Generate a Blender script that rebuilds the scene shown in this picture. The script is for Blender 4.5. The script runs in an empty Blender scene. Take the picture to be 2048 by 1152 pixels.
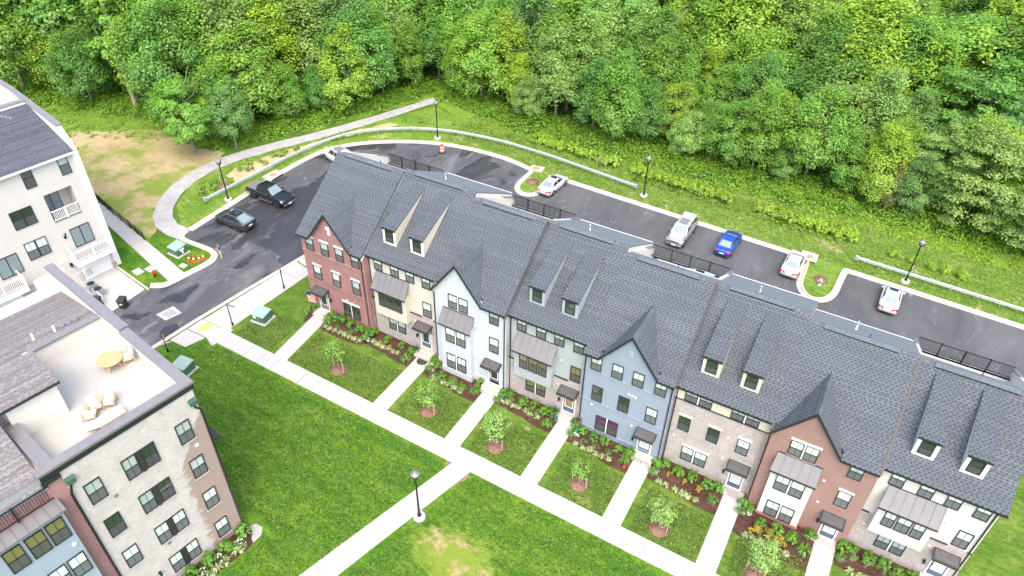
import bpy, math, random
import numpy as np
from mathutils import Vector, Matrix

# ---------------------------------------------------------------- camera, sky, sun, exposure
scene = bpy.context.scene
C = scene.collection
CAM_POS = (42.48346, -38.24046, 45.49857)
YAW, PITCH, ROLL = -0.5058, 0.6745, -0.02045
cam_data = bpy.data.cameras.new('camera')
cam = bpy.data.objects.new('camera', cam_data)
C.objects.link(cam)
d_ = Vector((math.sin(YAW)*math.cos(PITCH), math.cos(YAW)*math.cos(PITCH), -math.sin(PITCH)))
r_ = Vector((math.cos(YAW), -math.sin(YAW), 0))
n_ = d_.cross(r_)
rr = math.cos(ROLL)*r_ + math.sin(ROLL)*n_
dn = -math.sin(ROLL)*r_ + math.cos(ROLL)*n_
cam.matrix_world = Matrix(((rr.x, -dn.x, -d_.x, CAM_POS[0]), (rr.y, -dn.y, -d_.y, CAM_POS[1]),
                           (rr.z, -dn.z, -d_.z, CAM_POS[2]), (0, 0, 0, 1)))
cam_data.sensor_width = 36.0
cam_data.lens = 1465.67/2048*36.0
cam_data.clip_start = 0.5
cam_data.clip_end = 2000
scene.camera = cam

SUN_EL, SUN_AZ = math.radians(58), math.radians(148)     # high sun behind thin cloud, from the front-left of the row
world = bpy.data.worlds.new('World')
scene.world = world
world.use_nodes = True
wn = world.node_tree
sky = wn.nodes.new('ShaderNodeTexSky')
sky.sky_type = 'NISHITA'
sky.sun_disc = False
sky.sun_elevation = SUN_EL
sky.sun_rotation = SUN_AZ
sky.air_density = 1.0
sky.dust_density = 4.0
sky.ozone_density = 0.3
wn.nodes['Background'].inputs['Strength'].default_value = 0.15
wn.links.new(sky.outputs[0], wn.nodes['Background'].inputs['Color'])
sun_data = bpy.data.lights.new('sun', 'SUN')
sun_data.energy = 0.6
sun_data.angle = math.radians(90)
sun_data.color = (1.0, 0.985, 0.965)
sun = bpy.data.objects.new('sun', sun_data)
C.objects.link(sun)
sv = Vector((math.sin(SUN_AZ)*math.cos(SUN_EL), math.cos(SUN_AZ)*math.cos(SUN_EL), math.sin(SUN_EL)))
sun.rotation_euler = sv.to_track_quat('Z', 'Y').to_euler()
sun.location = (0, -60, 90)
vs = scene.view_settings
vs.view_transform = 'Standard'
vs.look = 'None'
vs.exposure = 1.68
vs.gamma = 1.0
vs.use_curve_mapping = False
scene.cycles.max_bounces = 6
scene.cycles.diffuse_bounces = 3
scene.cycles.glossy_bounces = 2
scene.cycles.transmission_bounces = 3
scene.cycles.transparent_max_bounces = 8

# ---------------------------------------------------------------- helpers
rnd = random.Random(7)
SX, SY = 0.0255, 0.011
def gz(x, y):
    return -SX*x + SY*y

def link(o, parent=None):
    C.objects.link(o)
    if parent is not None:
        o.parent = parent
    return o

def tag(o, label=None, cat=None, group=None, kind=None):
    if label: o['label'] = label
    if cat: o['category'] = cat
    if group: o['group'] = group
    if kind: o['kind'] = kind
    return o

def thing(name, loc, label, cat, group=None, rot=0.0):
    o = bpy.data.objects.new(name, None)
    o.empty_display_size = 0.3
    o.location = loc
    o.rotation_euler = (0, 0, rot)
    C.objects.link(o)
    return tag(o, label, cat, group)

class MB:
    """collects faces and links them as ONE mesh object"""
    def __init__(s):
        s.v = []; s.f = []; s.m = []; s.sm = []
    def add(s, vs, fs, mi=0, smooth=False):
        b = len(s.v)
        s.v.extend([tuple(p) for p in vs])
        for f in fs:
            s.f.append(tuple(i+b for i in f)); s.m.append(mi); s.sm.append(smooth)
        return s
    def poly(s, pts, mi=0):
        return s.add(pts, [tuple(range(len(pts)))], mi)
    def box(s, x0, x1, y0, y1, z0, z1, mi=0):
        v = [(x0,y0,z0),(x1,y0,z0),(x1,y1,z0),(x0,y1,z0),(x0,y0,z1),(x1,y0,z1),(x1,y1,z1),(x0,y1,z1)]
        return s.add(v, [(0,3,2,1),(4,5,6,7),(0,1,5,4),(1,2,6,5),(2,3,7,6),(3,0,4,7)], mi)
    def hexa(s, b, t, mi=0):
        """b, t: four bottom and four top points"""
        return s.add(list(b)+list(t), [(3,2,1,0),(4,5,6,7),(0,1,5,4),(1,2,6,5),(2,3,7,6),(3,0,4,7)], mi)
    def prism(s, pts, vec, mi=0):
        n = len(pts); q = [tuple(p[i]+vec[i] for i in range(3)) for p in pts]
        fs = [tuple(range(n-1,-1,-1)), tuple(range(n,2*n))]
        fs += [(i, (i+1) % n, n+(i+1) % n, n+i) for i in range(n)]
        return s.add(list(pts)+q, fs, mi)
    def bar(s, a, b, w, h=None, mi=0, up=(0,0,1)):
        h = w if h is None else h
        a = Vector(a); b = Vector(b); d = (b-a).normalized()
        u = Vector(up)
        if abs(d.dot(u)) > 0.98: u = Vector((1,0,0))
        r = d.cross(u).normalized(); u = r.cross(d)
        c = [(-w/2,-h/2),(w/2,-h/2),(w/2,h/2),(-w/2,h/2)]
        return s.hexa([a+r*x+u*y for x, y in c], [b+r*x+u*y for x, y in c], mi)
    def tube(s, pts, rads, n=7, mi=0, cap=True, smooth=True):
        rings = []
        P = [Vector(p) for p in pts]
        vs = []
        for i, p in enumerate(P):
            d = (P[min(i+1,len(P)-1)]-P[max(i-1,0)]).normalized()
            u = Vector((0,0,1)) if abs(d.z) < 0.9 else Vector((1,0,0))
            a = d.cross(u).normalized(); b = d.cross(a)
            r = rads[i] if hasattr(rads,'__len__') else rads
            for k in range(n):
                t = 2*math.pi*k/n
                vs.append(p+a*(r*math.cos(t))+b*(r*math.sin(t)))
        fs = []
        for i in range(len(P)-1):
            for k in range(n):
                fs.append((i*n+k, i*n+(k+1) % n, (i+1)*n+(k+1) % n, (i+1)*n+k))
        s.add(vs, fs, mi, smooth)
        if cap:
            b = len(s.v)-len(vs)
            s.f.append(tuple(b+k for k in range(n))); s.m.append(mi); s.sm.append(False)
            s.f.append(tuple(b+(len(P)-1)*n+k for k in range(n-1,-1,-1))); s.m.append(mi); s.sm.append(False)
        return s
    def lathe(s, prof, n=12, c=(0,0,0), mi=0, smooth=True):
        vs = []; fs = []
        for r, z in prof:
            for k in range(n):
                t = 2*math.pi*k/n
                vs.append((c[0]+r*math.cos(t), c[1]+r*math.sin(t), c[2]+z))
        for i in range(len(prof)-1):
            for k in range(n):
                fs.append((i*n+k, i*n+(k+1) % n, (i+1)*n+(k+1) % n, (i+1)*n+k))
        s.add(vs, fs, mi, smooth)
        b = len(s.v)-len(vs)
        s.f.append(tuple(b+k for k in range(n-1,-1,-1))); s.m.append(mi); s.sm.append(False)
        s.f.append(tuple(b+(len(prof)-1)*n+k for k in range(n))); s.m.append(mi); s.sm.append(False)
        return s
    def mesh(s, name, mats):
        me = bpy.data.meshes.new(name)
        me.from_pydata(s.v, [], s.f)
        if not isinstance(mats, (list, tuple)): mats = [mats]
        for m in mats: me.materials.append(m)
        if len(mats) > 1: me.polygons.foreach_set('material_index', s.m)
        me.polygons.foreach_set('use_smooth', s.sm)
        me.update()
        return me
    def build(s, name, mats, parent=None, off=None):
        if off is not None:
            s.v = [(x-off[0], y-off[1], z-off[2]) for x, y, z in s.v]
        return link(bpy.data.objects.new(name, s.mesh(name, mats)), parent)

def inst(name, me, parent=None, loc=(0,0,0), rot=(0,0,0), scale=None):
    o = bpy.data.objects.new(name, me)
    o.location = loc; o.rotation_euler = rot
    if scale: o.scale = scale
    return link(o, parent)

def structure(name, mb, mats):
    return tag(mb.build(name, mats), kind='structure')

def quads_object(name, verts, mats, parent=None, nper=4, link_it=True):
    """big mesh from an (N*nper, 3) array of loose polygons"""
    n = len(verts)//nper
    me = bpy.data.meshes.new(name)
    me.vertices.add(n*nper)
    me.vertices.foreach_set('co', np.asarray(verts, dtype=np.float32).ravel())
    me.loops.add(n*nper)
    me.loops.foreach_set('vertex_index', np.arange(n*nper, dtype=np.int32))
    me.polygons.add(n)
    me.polygons.foreach_set('loop_start', np.arange(0, n*nper, nper, dtype=np.int32))
    me.polygons.foreach_set('loop_total', np.full(n, nper, dtype=np.int32))
    for m in (mats if isinstance(mats, (list, tuple)) else [mats]): me.materials.append(m)
    me.update(calc_edges=True)
    if not link_it: return me
    return link(bpy.data.objects.new(name, me), parent)

# ---------------------------------------------------------------- materials
def newmat(name):
    m = bpy.data.materials.new(name); m.use_nodes = True
    nt = m.node_tree
    return m, nt, nt.nodes, nt.links, nt.nodes['Principled BSDF']

def ramp(nodes, stops):
    r = nodes.new('ShaderNodeValToRGB')
    e = r.color_ramp.elements
    while len(e) > 1: e.remove(e[-1])
    e[0].position = stops[0][0]; e[0].color = (*stops[0][1], 1)
    for p, c in stops[1:]:
        q = e.new(p); q.color = (*c, 1)
    return r

def noise(nodes, links, vec, scale, detail=4, rough=0.55, dist=0.0):
    n = nodes.new('ShaderNodeTexNoise')
    n.inputs['Scale'].default_value = scale; n.inputs['Detail'].default_value = detail
    n.inputs['Roughness'].default_value = rough; n.inputs['Distortion'].default_value = dist
    if vec is not None: links.new(vec, n.inputs['Vector'])
    return n

def mixc(nodes, links, fac, a, b, mode='MIX'):
    m = nodes.new('ShaderNodeMix'); m.data_type = 'RGBA'; m.blend_type = mode
    for sock, val in ((m.inputs[0], fac), (m.inputs[6], a), (m.inputs[7], b)):
        if hasattr(val, 'is_linked') or hasattr(val, 'links'): links.new(val, sock)
        elif isinstance(val, (int, float)): sock.default_value = val
        else: sock.default_value = (*val, 1)
    return m.outputs[2]

def math_(nodes, links, op, a, b=None, c=None):
    m = nodes.new('ShaderNodeMath'); m.operation = op
    for i, val in enumerate((a, b, c)):
        if val is None: continue
        if isinstance(val, (int, float)): m.inputs[i].default_value = val
        else: links.new(val, m.inputs[i])
    return m.outputs[0]

def bump(nodes, links, bsdf, h, strength=0.3, dist=0.02):
    b = nodes.new('ShaderNodeBump')
    b.inputs['Strength'].default_value = strength; b.inputs['Distance'].default_value = dist
    links.new(h, b.inputs['Height']); links.new(b.outputs[0], bsdf.inputs['Normal'])

def plain(name, col, rough=0.6, metal=0.0, var=0.12, scale=2.5, fine=0.0, spec=None):
    m, nt, N, L, B = newmat(name)
    B.inputs['Roughness'].default_value = rough; B.inputs['Metallic'].default_value = metal
    if spec is not None: B.inputs['Specular IOR Level'].default_value = spec
    tc = N.new('ShaderNodeTexCoord')
    n = noise(N, L, tc.outputs['Object'], scale, 5)
    lo = tuple(c*(1-var) for c in col); hi = tuple(min(1, c*(1+var)) for c in col)
    r = ramp(N, [(0.3, lo), (0.7, hi)])
    L.new(n.outputs[0], r.inputs[0]); L.new(r.outputs[0], B.inputs['Base Color'])
    if fine:
        n2 = noise(N, L, tc.outputs['Object'], 60, 2)
        bump(N, L, B, n2.outputs[0], fine, 0.01)
    return m

def wall_uv(N, L):
    """vector (x+y, z, 0) in object space, so one brick pattern serves every upright wall"""
    tc = N.new('ShaderNodeTexCoord'); sp = N.new('ShaderNodeSeparateXYZ'); cb = N.new('ShaderNodeCombineXYZ')
    L.new(tc.outputs['Object'], sp.inputs[0])
    L.new(math_(N, L, 'ADD', sp.outputs[0], sp.outputs[1]), cb.inputs[0]); L.new(sp.outputs[2], cb.inputs[1])
    return tc, sp, cb.outputs[0]

def brickmat(name, c1, c2, mortar, var=0.15, stain=None, stain_amt=0.0, msize=0.012, bstr=0.5):
    m, nt, N, L, B = newmat(name)
    tc, sp, uv = wall_uv(N, L)
    bt = N.new('ShaderNodeTexBrick')
    L.new(uv, bt.inputs['Vector'])
    bt.inputs['Scale'].default_value = 1.0
    bt.inputs['Brick Width'].default_value = 0.215; bt.inputs['Row Height'].default_value = 0.077
    bt.inputs['Mortar Size'].default_value = msize; bt.inputs['Mortar Smooth'].default_value = 0.2
    bt.inputs['Color1'].default_value = (*c1, 1); bt.inputs['Color2'].default_value = (*c2, 1)
    bt.inputs['Mortar'].default_value = (*mortar, 1)
    n = noise(N, L, tc.outputs['Object'], 1.3, 5)
    lo = 1-var; hi = 1+var
    r = ramp(N, [(0.3, (lo,)*3), (0.7, (min(hi,1.0),)*3)])
    L.new(n.outputs[0], r.inputs[0])
    col = mixc(N, L, 1.0, bt.outputs[0], r.outputs[0], 'MULTIPLY')
    if stain:
        mp = N.new('ShaderNodeMapping'); mp.inputs['Scale'].default_value = (6, 6, 1.6)
        L.new(tc.outputs['Object'], mp.inputs[0])
        n2 = noise(N, L, mp.outputs[0], 0.7, 6, 0.7)
        r2 = ramp(N, [(0.56, (0,)*3), (0.72, (1,)*3)])
        L.new(n2.outputs[0], r2.inputs[0])
        f = math_(N, L, 'MULTIPLY', r2.outputs[0], stain_amt)
        col = mixc(N, L, f, col, stain)
    L.new(col, B.inputs['Base Color'])
    B.inputs['Roughness'].default_value = 0.85
    inv = math_(N, L, 'SUBTRACT', 1.0, bt.outputs['Fac'])
    bump(N, L, B, inv, bstr, 0.02)
    return m

def siding(name, col, pitch=0.16, var=0.05, amt=0.6):
    m, nt, N, L, B = newmat(name)
    tc, sp, uv = wall_uv(N, L)
    f = math_(N, L, 'FRACT', math_(N, L, 'DIVIDE', sp.outputs[2], pitch))
    n = noise(N, L, tc.outputs['Object'], 0.8, 5)
    r = ramp(N, [(0.3, tuple(c*(1-var) for c in col)), (0.7, tuple(min(1, c*(1+var)) for c in col))])
    L.new(n.outputs[0], r.inputs[0]); L.new(r.outputs[0], B.inputs['Base Color'])
    B.inputs['Roughness'].default_value = 0.55
    bump(N, L, B, math_(N, L, 'SUBTRACT', 1.0, f), amt, 0.02)
    return m

M = {}
M['brick_red'] = brickmat('rose_red_brick', (0.33, 0.115, 0.11), (0.22, 0.07, 0.07), (0.46, 0.36, 0.345))
M['brick_red2'] = brickmat('dark_red_brick', (0.25, 0.058, 0.044), (0.13, 0.036, 0.032), (0.52, 0.43, 0.38), msize=0.014)
M['brick_beige'] = brickmat('whitewashed_brick', (0.47, 0.42, 0.40), (0.31, 0.27, 0.255), (0.52, 0.475, 0.45), stain=(0.26, 0.17, 0.14), stain_amt=0.35)
M['brick_blue'] = brickmat('painted_blue_brick', (0.265, 0.32, 0.385), (0.25, 0.305, 0.37), (0.235, 0.285, 0.35), var=0.06, bstr=0.35)
M['band_red'] = brickmat('soldier_course_brick', (0.33, 0.11, 0.09), (0.24, 0.08, 0.07), (0.45, 0.34, 0.30))
M['cream'] = siding('cream_siding', (0.53, 0.505, 0.43))
M['cream_fc'] = plain('cream_panel', (0.56, 0.52, 0.42), 0.6, var=0.05)
M['pale_blue'] = plain('pale_blue_brick_paint', (0.48, 0.515, 0.55), 0.55, var=0.04)
M['grey_green'] = siding('grey_green_siding', (0.32, 0.36, 0.365))
M['white_side'] = siding('white_siding', (0.56, 0.55, 0.515))
M['blue_bay'] = plain('blue_bay_panel', (0.29, 0.345, 0.42), 0.5, var=0.04)
M['white'] = plain('white_paint', (0.80, 0.80, 0.78), 0.45, var=0.03)
M['tl_side'] = siding('warm_white_lap_siding', (0.54, 0.525, 0.485), 0.2, 0.03, 0.7)
M['stucco'] = plain('cream_stucco', (0.58, 0.555, 0.50), 0.8, var=0.05, fine=0.1)
M['stone_lintel'] = plain('cast_stone', (0.70, 0.67, 0.63), 0.8, var=0.06)
M['black'] = plain('black_frame_paint', (0.022, 0.024, 0.028), 0.4, var=0.1)
M['iron'] = plain('black_iron', (0.018, 0.018, 0.02), 0.45, 0.2, var=0.15)
M['bronze'] = plain('dark_bronze_metal', (0.055, 0.05, 0.05), 0.4, 0.4, var=0.15)
M['metal_roof'] = plain('grey_standing_seam_metal', (0.20, 0.192, 0.195), 0.45, 0.25, var=0.08, scale=1.2)
M['canopy_top'] = plain('weathered_canopy_metal', (0.085, 0.082, 0.084), 0.55, 0.1, var=0.22, scale=3.5)
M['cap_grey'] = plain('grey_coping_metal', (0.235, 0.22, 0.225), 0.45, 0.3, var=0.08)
M['deck'] = plain('pale_roof_membrane', (0.40, 0.385, 0.35), 0.75, var=0.05, scale=0.7)
M['navy_door'] = plain('navy_door_paint', (0.065, 0.10, 0.16), 0.35, var=0.06)
M['concrete'] = plain('pale_concrete', (0.44, 0.41, 0.37), 0.85, var=0.07, scale=1.1, fine=0.15)
M['concrete_w'] = plain('new_white_concrete', (0.41, 0.395, 0.375), 0.85, var=0.05, scale=0.8, fine=0.15)
M['joint'] = plain('dark_joint', (0.20, 0.18, 0.16), 0.95, var=0.1)
M['kerb'] = plain('kerb_concrete', (0.50, 0.44, 0.37), 0.9, var=0.10, scale=1.6, fine=0.2)
M['galv'] = plain('galvanised_steel', (0.50, 0.54, 0.58), 0.4, 0.45, var=0.1)
M['steel_post'] = plain('dull_steel_post', (0.30, 0.33, 0.36), 0.55, 0.3, var=0.1)
M['green_box'] = plain('utility_green_paint', (0.055, 0.13, 0.085), 0.5, var=0.12)
M['green_top'] = plain('faded_green_lid', (0.27, 0.37, 0.32), 0.55, var=0.08)
M['orange'] = plain('safety_orange', (0.80, 0.115, 0.02), 0.5, var=0.08)
M['refl_white'] = plain('reflective_white', (0.82, 0.82, 0.82), 0.4, var=0.03)
M['red'] = plain('signal_red', (0.62, 0.03, 0.02), 0.45, var=0.08)
M['tactile'] = plain('yellow_tactile_pad', (0.72, 0.50, 0.13), 0.8, var=0.10, fine=0.3)
M['rubber'] = plain('tyre_rubber', (0.018, 0.018, 0.02), 0.85, var=0.1)
M['alloy'] = plain('alloy_rim', (0.42, 0.43, 0.45), 0.3, 0.8, var=0.1)
M['dark_alloy'] = plain('dark_rim', (0.05, 0.05, 0.055), 0.35, 0.6, var=0.1)
M['plastic_dk'] = plain('dark_plastic', (0.03, 0.031, 0.036), 0.5, var=0.1)
M['teak'] = plain('pale_teak', (0.55, 0.33, 0.155), 0.55, var=0.15, scale=7)
M['cushion'] = plain('white_cushion', (0.80, 0.78, 0.75), 0.9, var=0.03)
M['teal_cushion'] = plain('pale_teal_cushion', (0.42, 0.66, 0.66), 0.9, var=0.05)
M['pot_blue'] = plain('blue_glazed_pot', (0.02, 0.07, 0.36), 0.25, var=0.1)
M['pot_grey'] = plain('stone_pot', (0.35, 0.33, 0.31), 0.8, var=0.1)
M['mat_dark'] = plain('dark_doormat', (0.045, 0.04, 0.04), 0.95, var=0.2)
M['bark'] = plain('grey_brown_bark', (0.20, 0.165, 0.13), 0.9, var=0.3, scale=3, fine=0.4)
M['bark_pale'] = plain('pale_bark', (0.27, 0.23, 0.185), 0.9, var=0.2, scale=4)
M['stake'] = plain('weathered_stake', (0.48, 0.40, 0.30), 0.9, var=0.15)
M['flag_blue'] = plain('flag_blue', (0.03, 0.05, 0.2), 0.8)
M['skin'] = plain('skin', (0.55, 0.34, 0.25), 0.55, var=0.05)
M['hair'] = plain('dark_hair', (0.02, 0.014, 0.01), 0.7)
M['polo'] = plain('royal_blue_polo', (0.03, 0.075, 0.27), 0.85)
M['khaki'] = plain('khaki_trousers', (0.52, 0.44, 0.33), 0.85)
M['shoe'] = plain('pale_shoe', (0.5, 0.47, 0.43), 0.7)
M['terracotta'] = plain('rust_lid', (0.42, 0.22, 0.14), 0.8, var=0.2)

def glassmat():
    m, nt, N, L, B = newmat('window_glass')
    tr = N.new('ShaderNodeBsdfTransparent'); tr.inputs[0].default_value = (0.92, 0.98, 0.96, 1)
    gl = N.new('ShaderNodeBsdfGlossy'); gl.inputs['Roughness'].default_value = 0.04
    gl.inputs['Color'].default_value = (0.9, 0.95, 0.95, 1)
    fr = N.new('ShaderNodeLayerWeight'); fr.inputs['Blend'].default_value = 0.25
    mx = N.new('ShaderNodeMixShader')
    L.new(math_(N, L, 'MULTIPLY_ADD', fr.outputs['Facing'], 0.45, 0.06), mx.inputs[0]); L.new(tr.outputs[0], mx.inputs[1]); L.new(gl.outputs[0], mx.inputs[2])
    L.new(mx.outputs[0], N['Material Output'].inputs['Surface'])
    return m
M['glass'] = glassmat()
def screenmat():
    m, nt, N, L, B = newmat('insect_screen')
    tr = N.new('ShaderNodeBsdfTransparent'); tr.inputs[0].default_value = (0.50, 0.55, 0.55, 1)
    gl = N.new('ShaderNodeBsdfPrincipled'); gl.inputs['Base Color'].default_value = (0.16, 0.17, 0.17, 1)
    gl.inputs['Roughness'].default_value = 0.25
    mx = N.new('ShaderNodeMixShader'); mx.inputs[0].default_value = 0.45
    L.new(tr.outputs[0], mx.inputs[1]); L.new(gl.outputs[0], mx.inputs[2])
    L.new(mx.outputs[0], N['Material Output'].inputs['Surface'])
    return m
M['screen'] = screenmat()
M['blind'] = plain('white_blind', (0.86, 0.89, 0.85), 0.8, var=0.05)
M['blind_tan'] = plain('tan_blind', (0.25, 0.19, 0.08), 0.8, var=0.1)
M['blind_grey'] = plain('grey_blind', (0.50, 0.52, 0.52), 0.8, var=0.08)
M['room'] = plain('dim_room', (0.030, 0.045, 0.036), 0.9, var=0.4, scale=1.2)
M['room_purple'] = plain('purple_room', (0.13, 0.03, 0.10), 0.9, var=0.6, scale=2.2)
M['curtain'] = plain('pale_curtain', (0.62, 0.63, 0.58), 0.9, var=0.25, scale=6)

def paint(name, col, metal=0.25, rough=0.28):
    m, nt, N, L, B = newmat(name)
    B.inputs['Base Color'].default_value = (*col, 1)
    B.inputs['Metallic'].default_value = metal; B.inputs['Roughness'].default_value = rough
    B.inputs['Coat Weight'].default_value = 0.6; B.inputs['Coat Roughness'].default_value = 0.06
    tc = N.new('ShaderNodeTexCoord'); n = noise(N, L, tc.outputs['Object'], 2.0, 3)
    r = ramp(N, [(0.3, (rough*0.85,)*3), (0.7, (rough*1.25,)*3)])
    L.new(n.outputs[0], r.inputs[0]); L.new(r.outputs[0], B.inputs['Roughness'])
    return m
M['car_white'] = paint('white_car_paint', (0.56, 0.57, 0.58), 0.0)
M['car_silver'] = paint('pearl_silver_car_paint', (0.66, 0.66, 0.67), 0.3)
M['car_grey'] = paint('grey_car_paint', (0.30, 0.30, 0.315), 0.5)
M['car_blue'] = paint('blue_car_paint', (0.012, 0.075, 0.42), 0.35)
M['car_dark'] = paint('slate_grey_car_paint', (0.06, 0.07, 0.075), 0.5)
M['car_black'] = paint('black_car_paint', (0.012, 0.012, 0.022), 0.3)
M['car_glass'] = paint('tinted_car_glass', (0.015, 0.02, 0.024), 0.0, 0.06)
M['car_glass_l'] = paint('clear_car_glass', (0.20, 0.26, 0.27), 0.0, 0.08)
M['lamp_red'] = paint('tail_lamp_red', (0.55, 0.012, 0.02), 0.0, 0.2)
M['lamp_clear'] = paint('lamp_lens', (0.62, 0.64, 0.66), 0.2, 0.15)
M['amber_strip'] = paint('gold_strip', (0.45, 0.26, 0.04), 0.3, 0.3)

def shinglemat(name, cols):
    """each shingle is a mesh island of its own: it picks its own shade"""
    m, nt, N, L, B = newmat(name)
    g = N.new('ShaderNodeNewGeometry')
    r = ramp(N, cols); r.color_ramp.interpolation = 'LINEAR'
    L.new(g.outputs['Random Per Island'], r.inputs[0])
    tc = N.new('ShaderNodeTexCoord')
    n = noise(N, L, tc.outputs['Object'], 26, 3, 0.7)
    n2 = noise(N, L, tc.outputs['Object'], 0.35, 3)
    r1 = ramp(N, [(0.3, (0.78,)*3), (0.7, (1.0,)*3)]); L.new(n.outputs[0], r1.inputs[0])
    r2 = ramp(N, [(0.3, (0.86,)*3), (0.7, (1.0,)*3)]); L.new(n2.outputs[0], r2.inputs[0])
    c = mixc(N, L, 1.0, r.outputs[0], r1.outputs[0], 'MULTIPLY')
    c = mixc(N, L, 1.0, c, r2.outputs[0], 'MULTIPLY')
    L.new(c, B.inputs['Base Color'])
    B.inputs['Roughness'].default_value = 0.8
    bump(N, L, B, n.outputs[0], 0.35, 0.01)
    return m
M['shingle'] = shinglemat('slate_grey_shingle', [(0, (0.084, 0.098, 0.114)), (0.5, (0.101, 0.116, 0.133)), (1, (0.124, 0.14, 0.157))])
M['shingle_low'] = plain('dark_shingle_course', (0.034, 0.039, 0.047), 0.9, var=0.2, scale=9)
M['ridge'] = plain('ridge_cap_shingle', (0.10, 0.116, 0.132), 0.85, var=0.25, scale=6, fine=0.2)
M['shingle_rear'] = plain('rear_shingle_sky_sheen', (0.145, 0.166, 0.178), 0.85, var=0.12, scale=9, fine=0.2)  # paler than the front shingle: sky reflection on the rear slope, painted in
M['shingle_brown'] = shinglemat('weathered_brown_shingle', [(0, (0.145, 0.135, 0.135)), (0.5, (0.20, 0.188, 0.186)), (1, (0.27, 0.255, 0.25))])
M['shingle_brown_low'] = plain('dark_brown_shingle_course', (0.13, 0.118, 0.12), 0.9, var=0.2, scale=9)
M['shingle_navy'] = shinglemat('charcoal_blue_shingle', [(0, (0.065, 0.072, 0.092)), (0.5, (0.085, 0.094, 0.116)), (1, (0.115, 0.124, 0.148))])
M['shingle_navy_low'] = plain('dark_charcoal_course', (0.05, 0.055, 0.08), 0.9, var=0.2, scale=9)

def grassmat(name, lo, mid, hi, bare=None, bare_at=0.70, stripes=0.0, scale=1.0, bare_scale=0.22, blob=None):
    m, nt, N, L, B = newmat(name)
    tc = N.new('ShaderNodeTexCoord')
    mp = N.new('ShaderNodeMapping'); L.new(tc.outputs['Object'], mp.inputs[0])
    mp.inputs['Rotation'].default_value = (0, 0, 0.5)
    mp.inputs['Scale'].default_value = (1.0, 1.7, 1.0)
    n1 = noise(N, L, mp.outputs[0], 0.32*scale, 5, 0.6)
    n2 = noise(N, L, mp.outputs[0], 1.5*scale, 6, 0.72)
    n3 = noise(N, L, tc.outputs['Object'], 7.5*scale, 4, 0.8)
    a = math_(N, L, 'ADD', math_(N, L, 'MULTIPLY', n1.outputs[0], 0.32), math_(N, L, 'MULTIPLY', n2.outputs[0], 0.40))
    a = math_(N, L, 'ADD', a, math_(N, L, 'MULTIPLY', n3.outputs[0], 0.38))
    mq = N.new('ShaderNodeMapping'); mq.inputs['Scale'].default_value = (0.5, 5.0, 1.0); mq.inputs['Rotation'].default_value = (0, 0, 0.12); L.new(tc.outputs['Object'], mq.inputs[0])
    n5 = noise(N, L, mq.outputs[0], 0.9*scale, 4, 0.7)
    a = math_(N, L, 'ADD', a, math_(N, L, 'MULTIPLY', math_(N, L, 'SUBTRACT', n5.outputs[0], 0.5), 0.10))
    if stripes:
        w = N.new('ShaderNodeTexWave'); w.inputs['Scale'].default_value = 0.22; w.inputs['Distortion'].default_value = 1.2
        w.inputs['Detail'].default_value = 2.0; w.bands_direction = 'Y'
        L.new(tc.outputs['Object'], w.inputs['Vector'])
        a = math_(N, L, 'ADD', a, math_(N, L, 'MULTIPLY', math_(N, L, 'SUBTRACT', w.outputs[1], 0.5), stripes))
    r = ramp(N, [(0.40, lo), (0.55, mid), (0.68, hi)])
    L.new(a, r.inputs[0])
    col = r.outputs[0]
    if bare:
        nb = noise(N, L, tc.outputs['Object'], bare_scale, 7, 0.68)
        rb = ramp(N, [(bare_at, (0,)*3), (bare_at+0.07, (1,)*3)])
        L.new(math_(N, L, 'ADD', math_(N, L, 'MULTIPLY', nb.outputs[0], 0.86), math_(N, L, 'MULTIPLY', n3.outputs[0], 0.14)), rb.inputs[0])
        col = mixc(N, L, math_(N, L, 'MULTIPLY', rb.outputs[0], 0.85), col, bare)
    if blob:                                   # one worn, thin patch with earth showing, where it lies on the lawn
        bx, by, rx, ry = blob
        mb_ = N.new('ShaderNodeMapping'); mb_.inputs['Location'].default_value = (-bx/rx, -by/ry, 0); mb_.inputs['Scale'].default_value = (1/rx, 1/ry, 0)
        L.new(tc.outputs['Object'], mb_.inputs[0]); ln_ = N.new('ShaderNodeVectorMath'); ln_.operation = 'LENGTH'; L.new(mb_.outputs[0], ln_.inputs[0])
        dd = math_(N, L, 'ADD', math_(N, L, 'SUBTRACT', 1.0, ln_.outputs['Value']), math_(N, L, 'MULTIPLY', math_(N, L, 'SUBTRACT', n2.outputs[0], 0.5), 1.6))
        r4 = ramp(N, [(0.0, (0,)*3), (0.6, (1,)*3)]); L.new(dd, r4.inputs[0])
        col = mixc(N, L, math_(N, L, 'MULTIPLY', r4.outputs[0], 0.75), col, (0.20, 0.25, 0.035))
        nb2 = noise(N, L, tc.outputs['Object'], 0.75, 7, 0.7)
        r5 = ramp(N, [(0.50, (0,)*3), (0.60, (1,)*3)]); L.new(nb2.outputs[0], r5.inputs[0])
        r6 = ramp(N, [(0.25, (0,)*3), (0.5, (1,)*3)]); L.new(dd, r6.inputs[0])
        col = mixc(N, L, math_(N, L, 'MULTIPLY', math_(N, L, 'MULTIPLY', r5.outputs[0], r6.outputs[0]), 0.8), col, (0.40, 0.27, 0.16))
    L.new(col, B.inputs['Base Color'])
    B.inputs['Roughness'].default_value = 0.9
    B.inputs['Specular IOR Level'].default_value = 0.2
    h = math_(N, L, 'ADD', n3.outputs[0], n2.outputs[0])
    bump(N, L, B, h, 0.8, 0.06)
    return m
M['lawn'] = grassmat('green_lawn', (0.018, 0.070, 0.004), (0.062, 0.152, 0.008), (0.16, 0.24, 0.022), stripes=0.04, blob=(25.6, -15.6, 4.2, 2.6))
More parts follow.
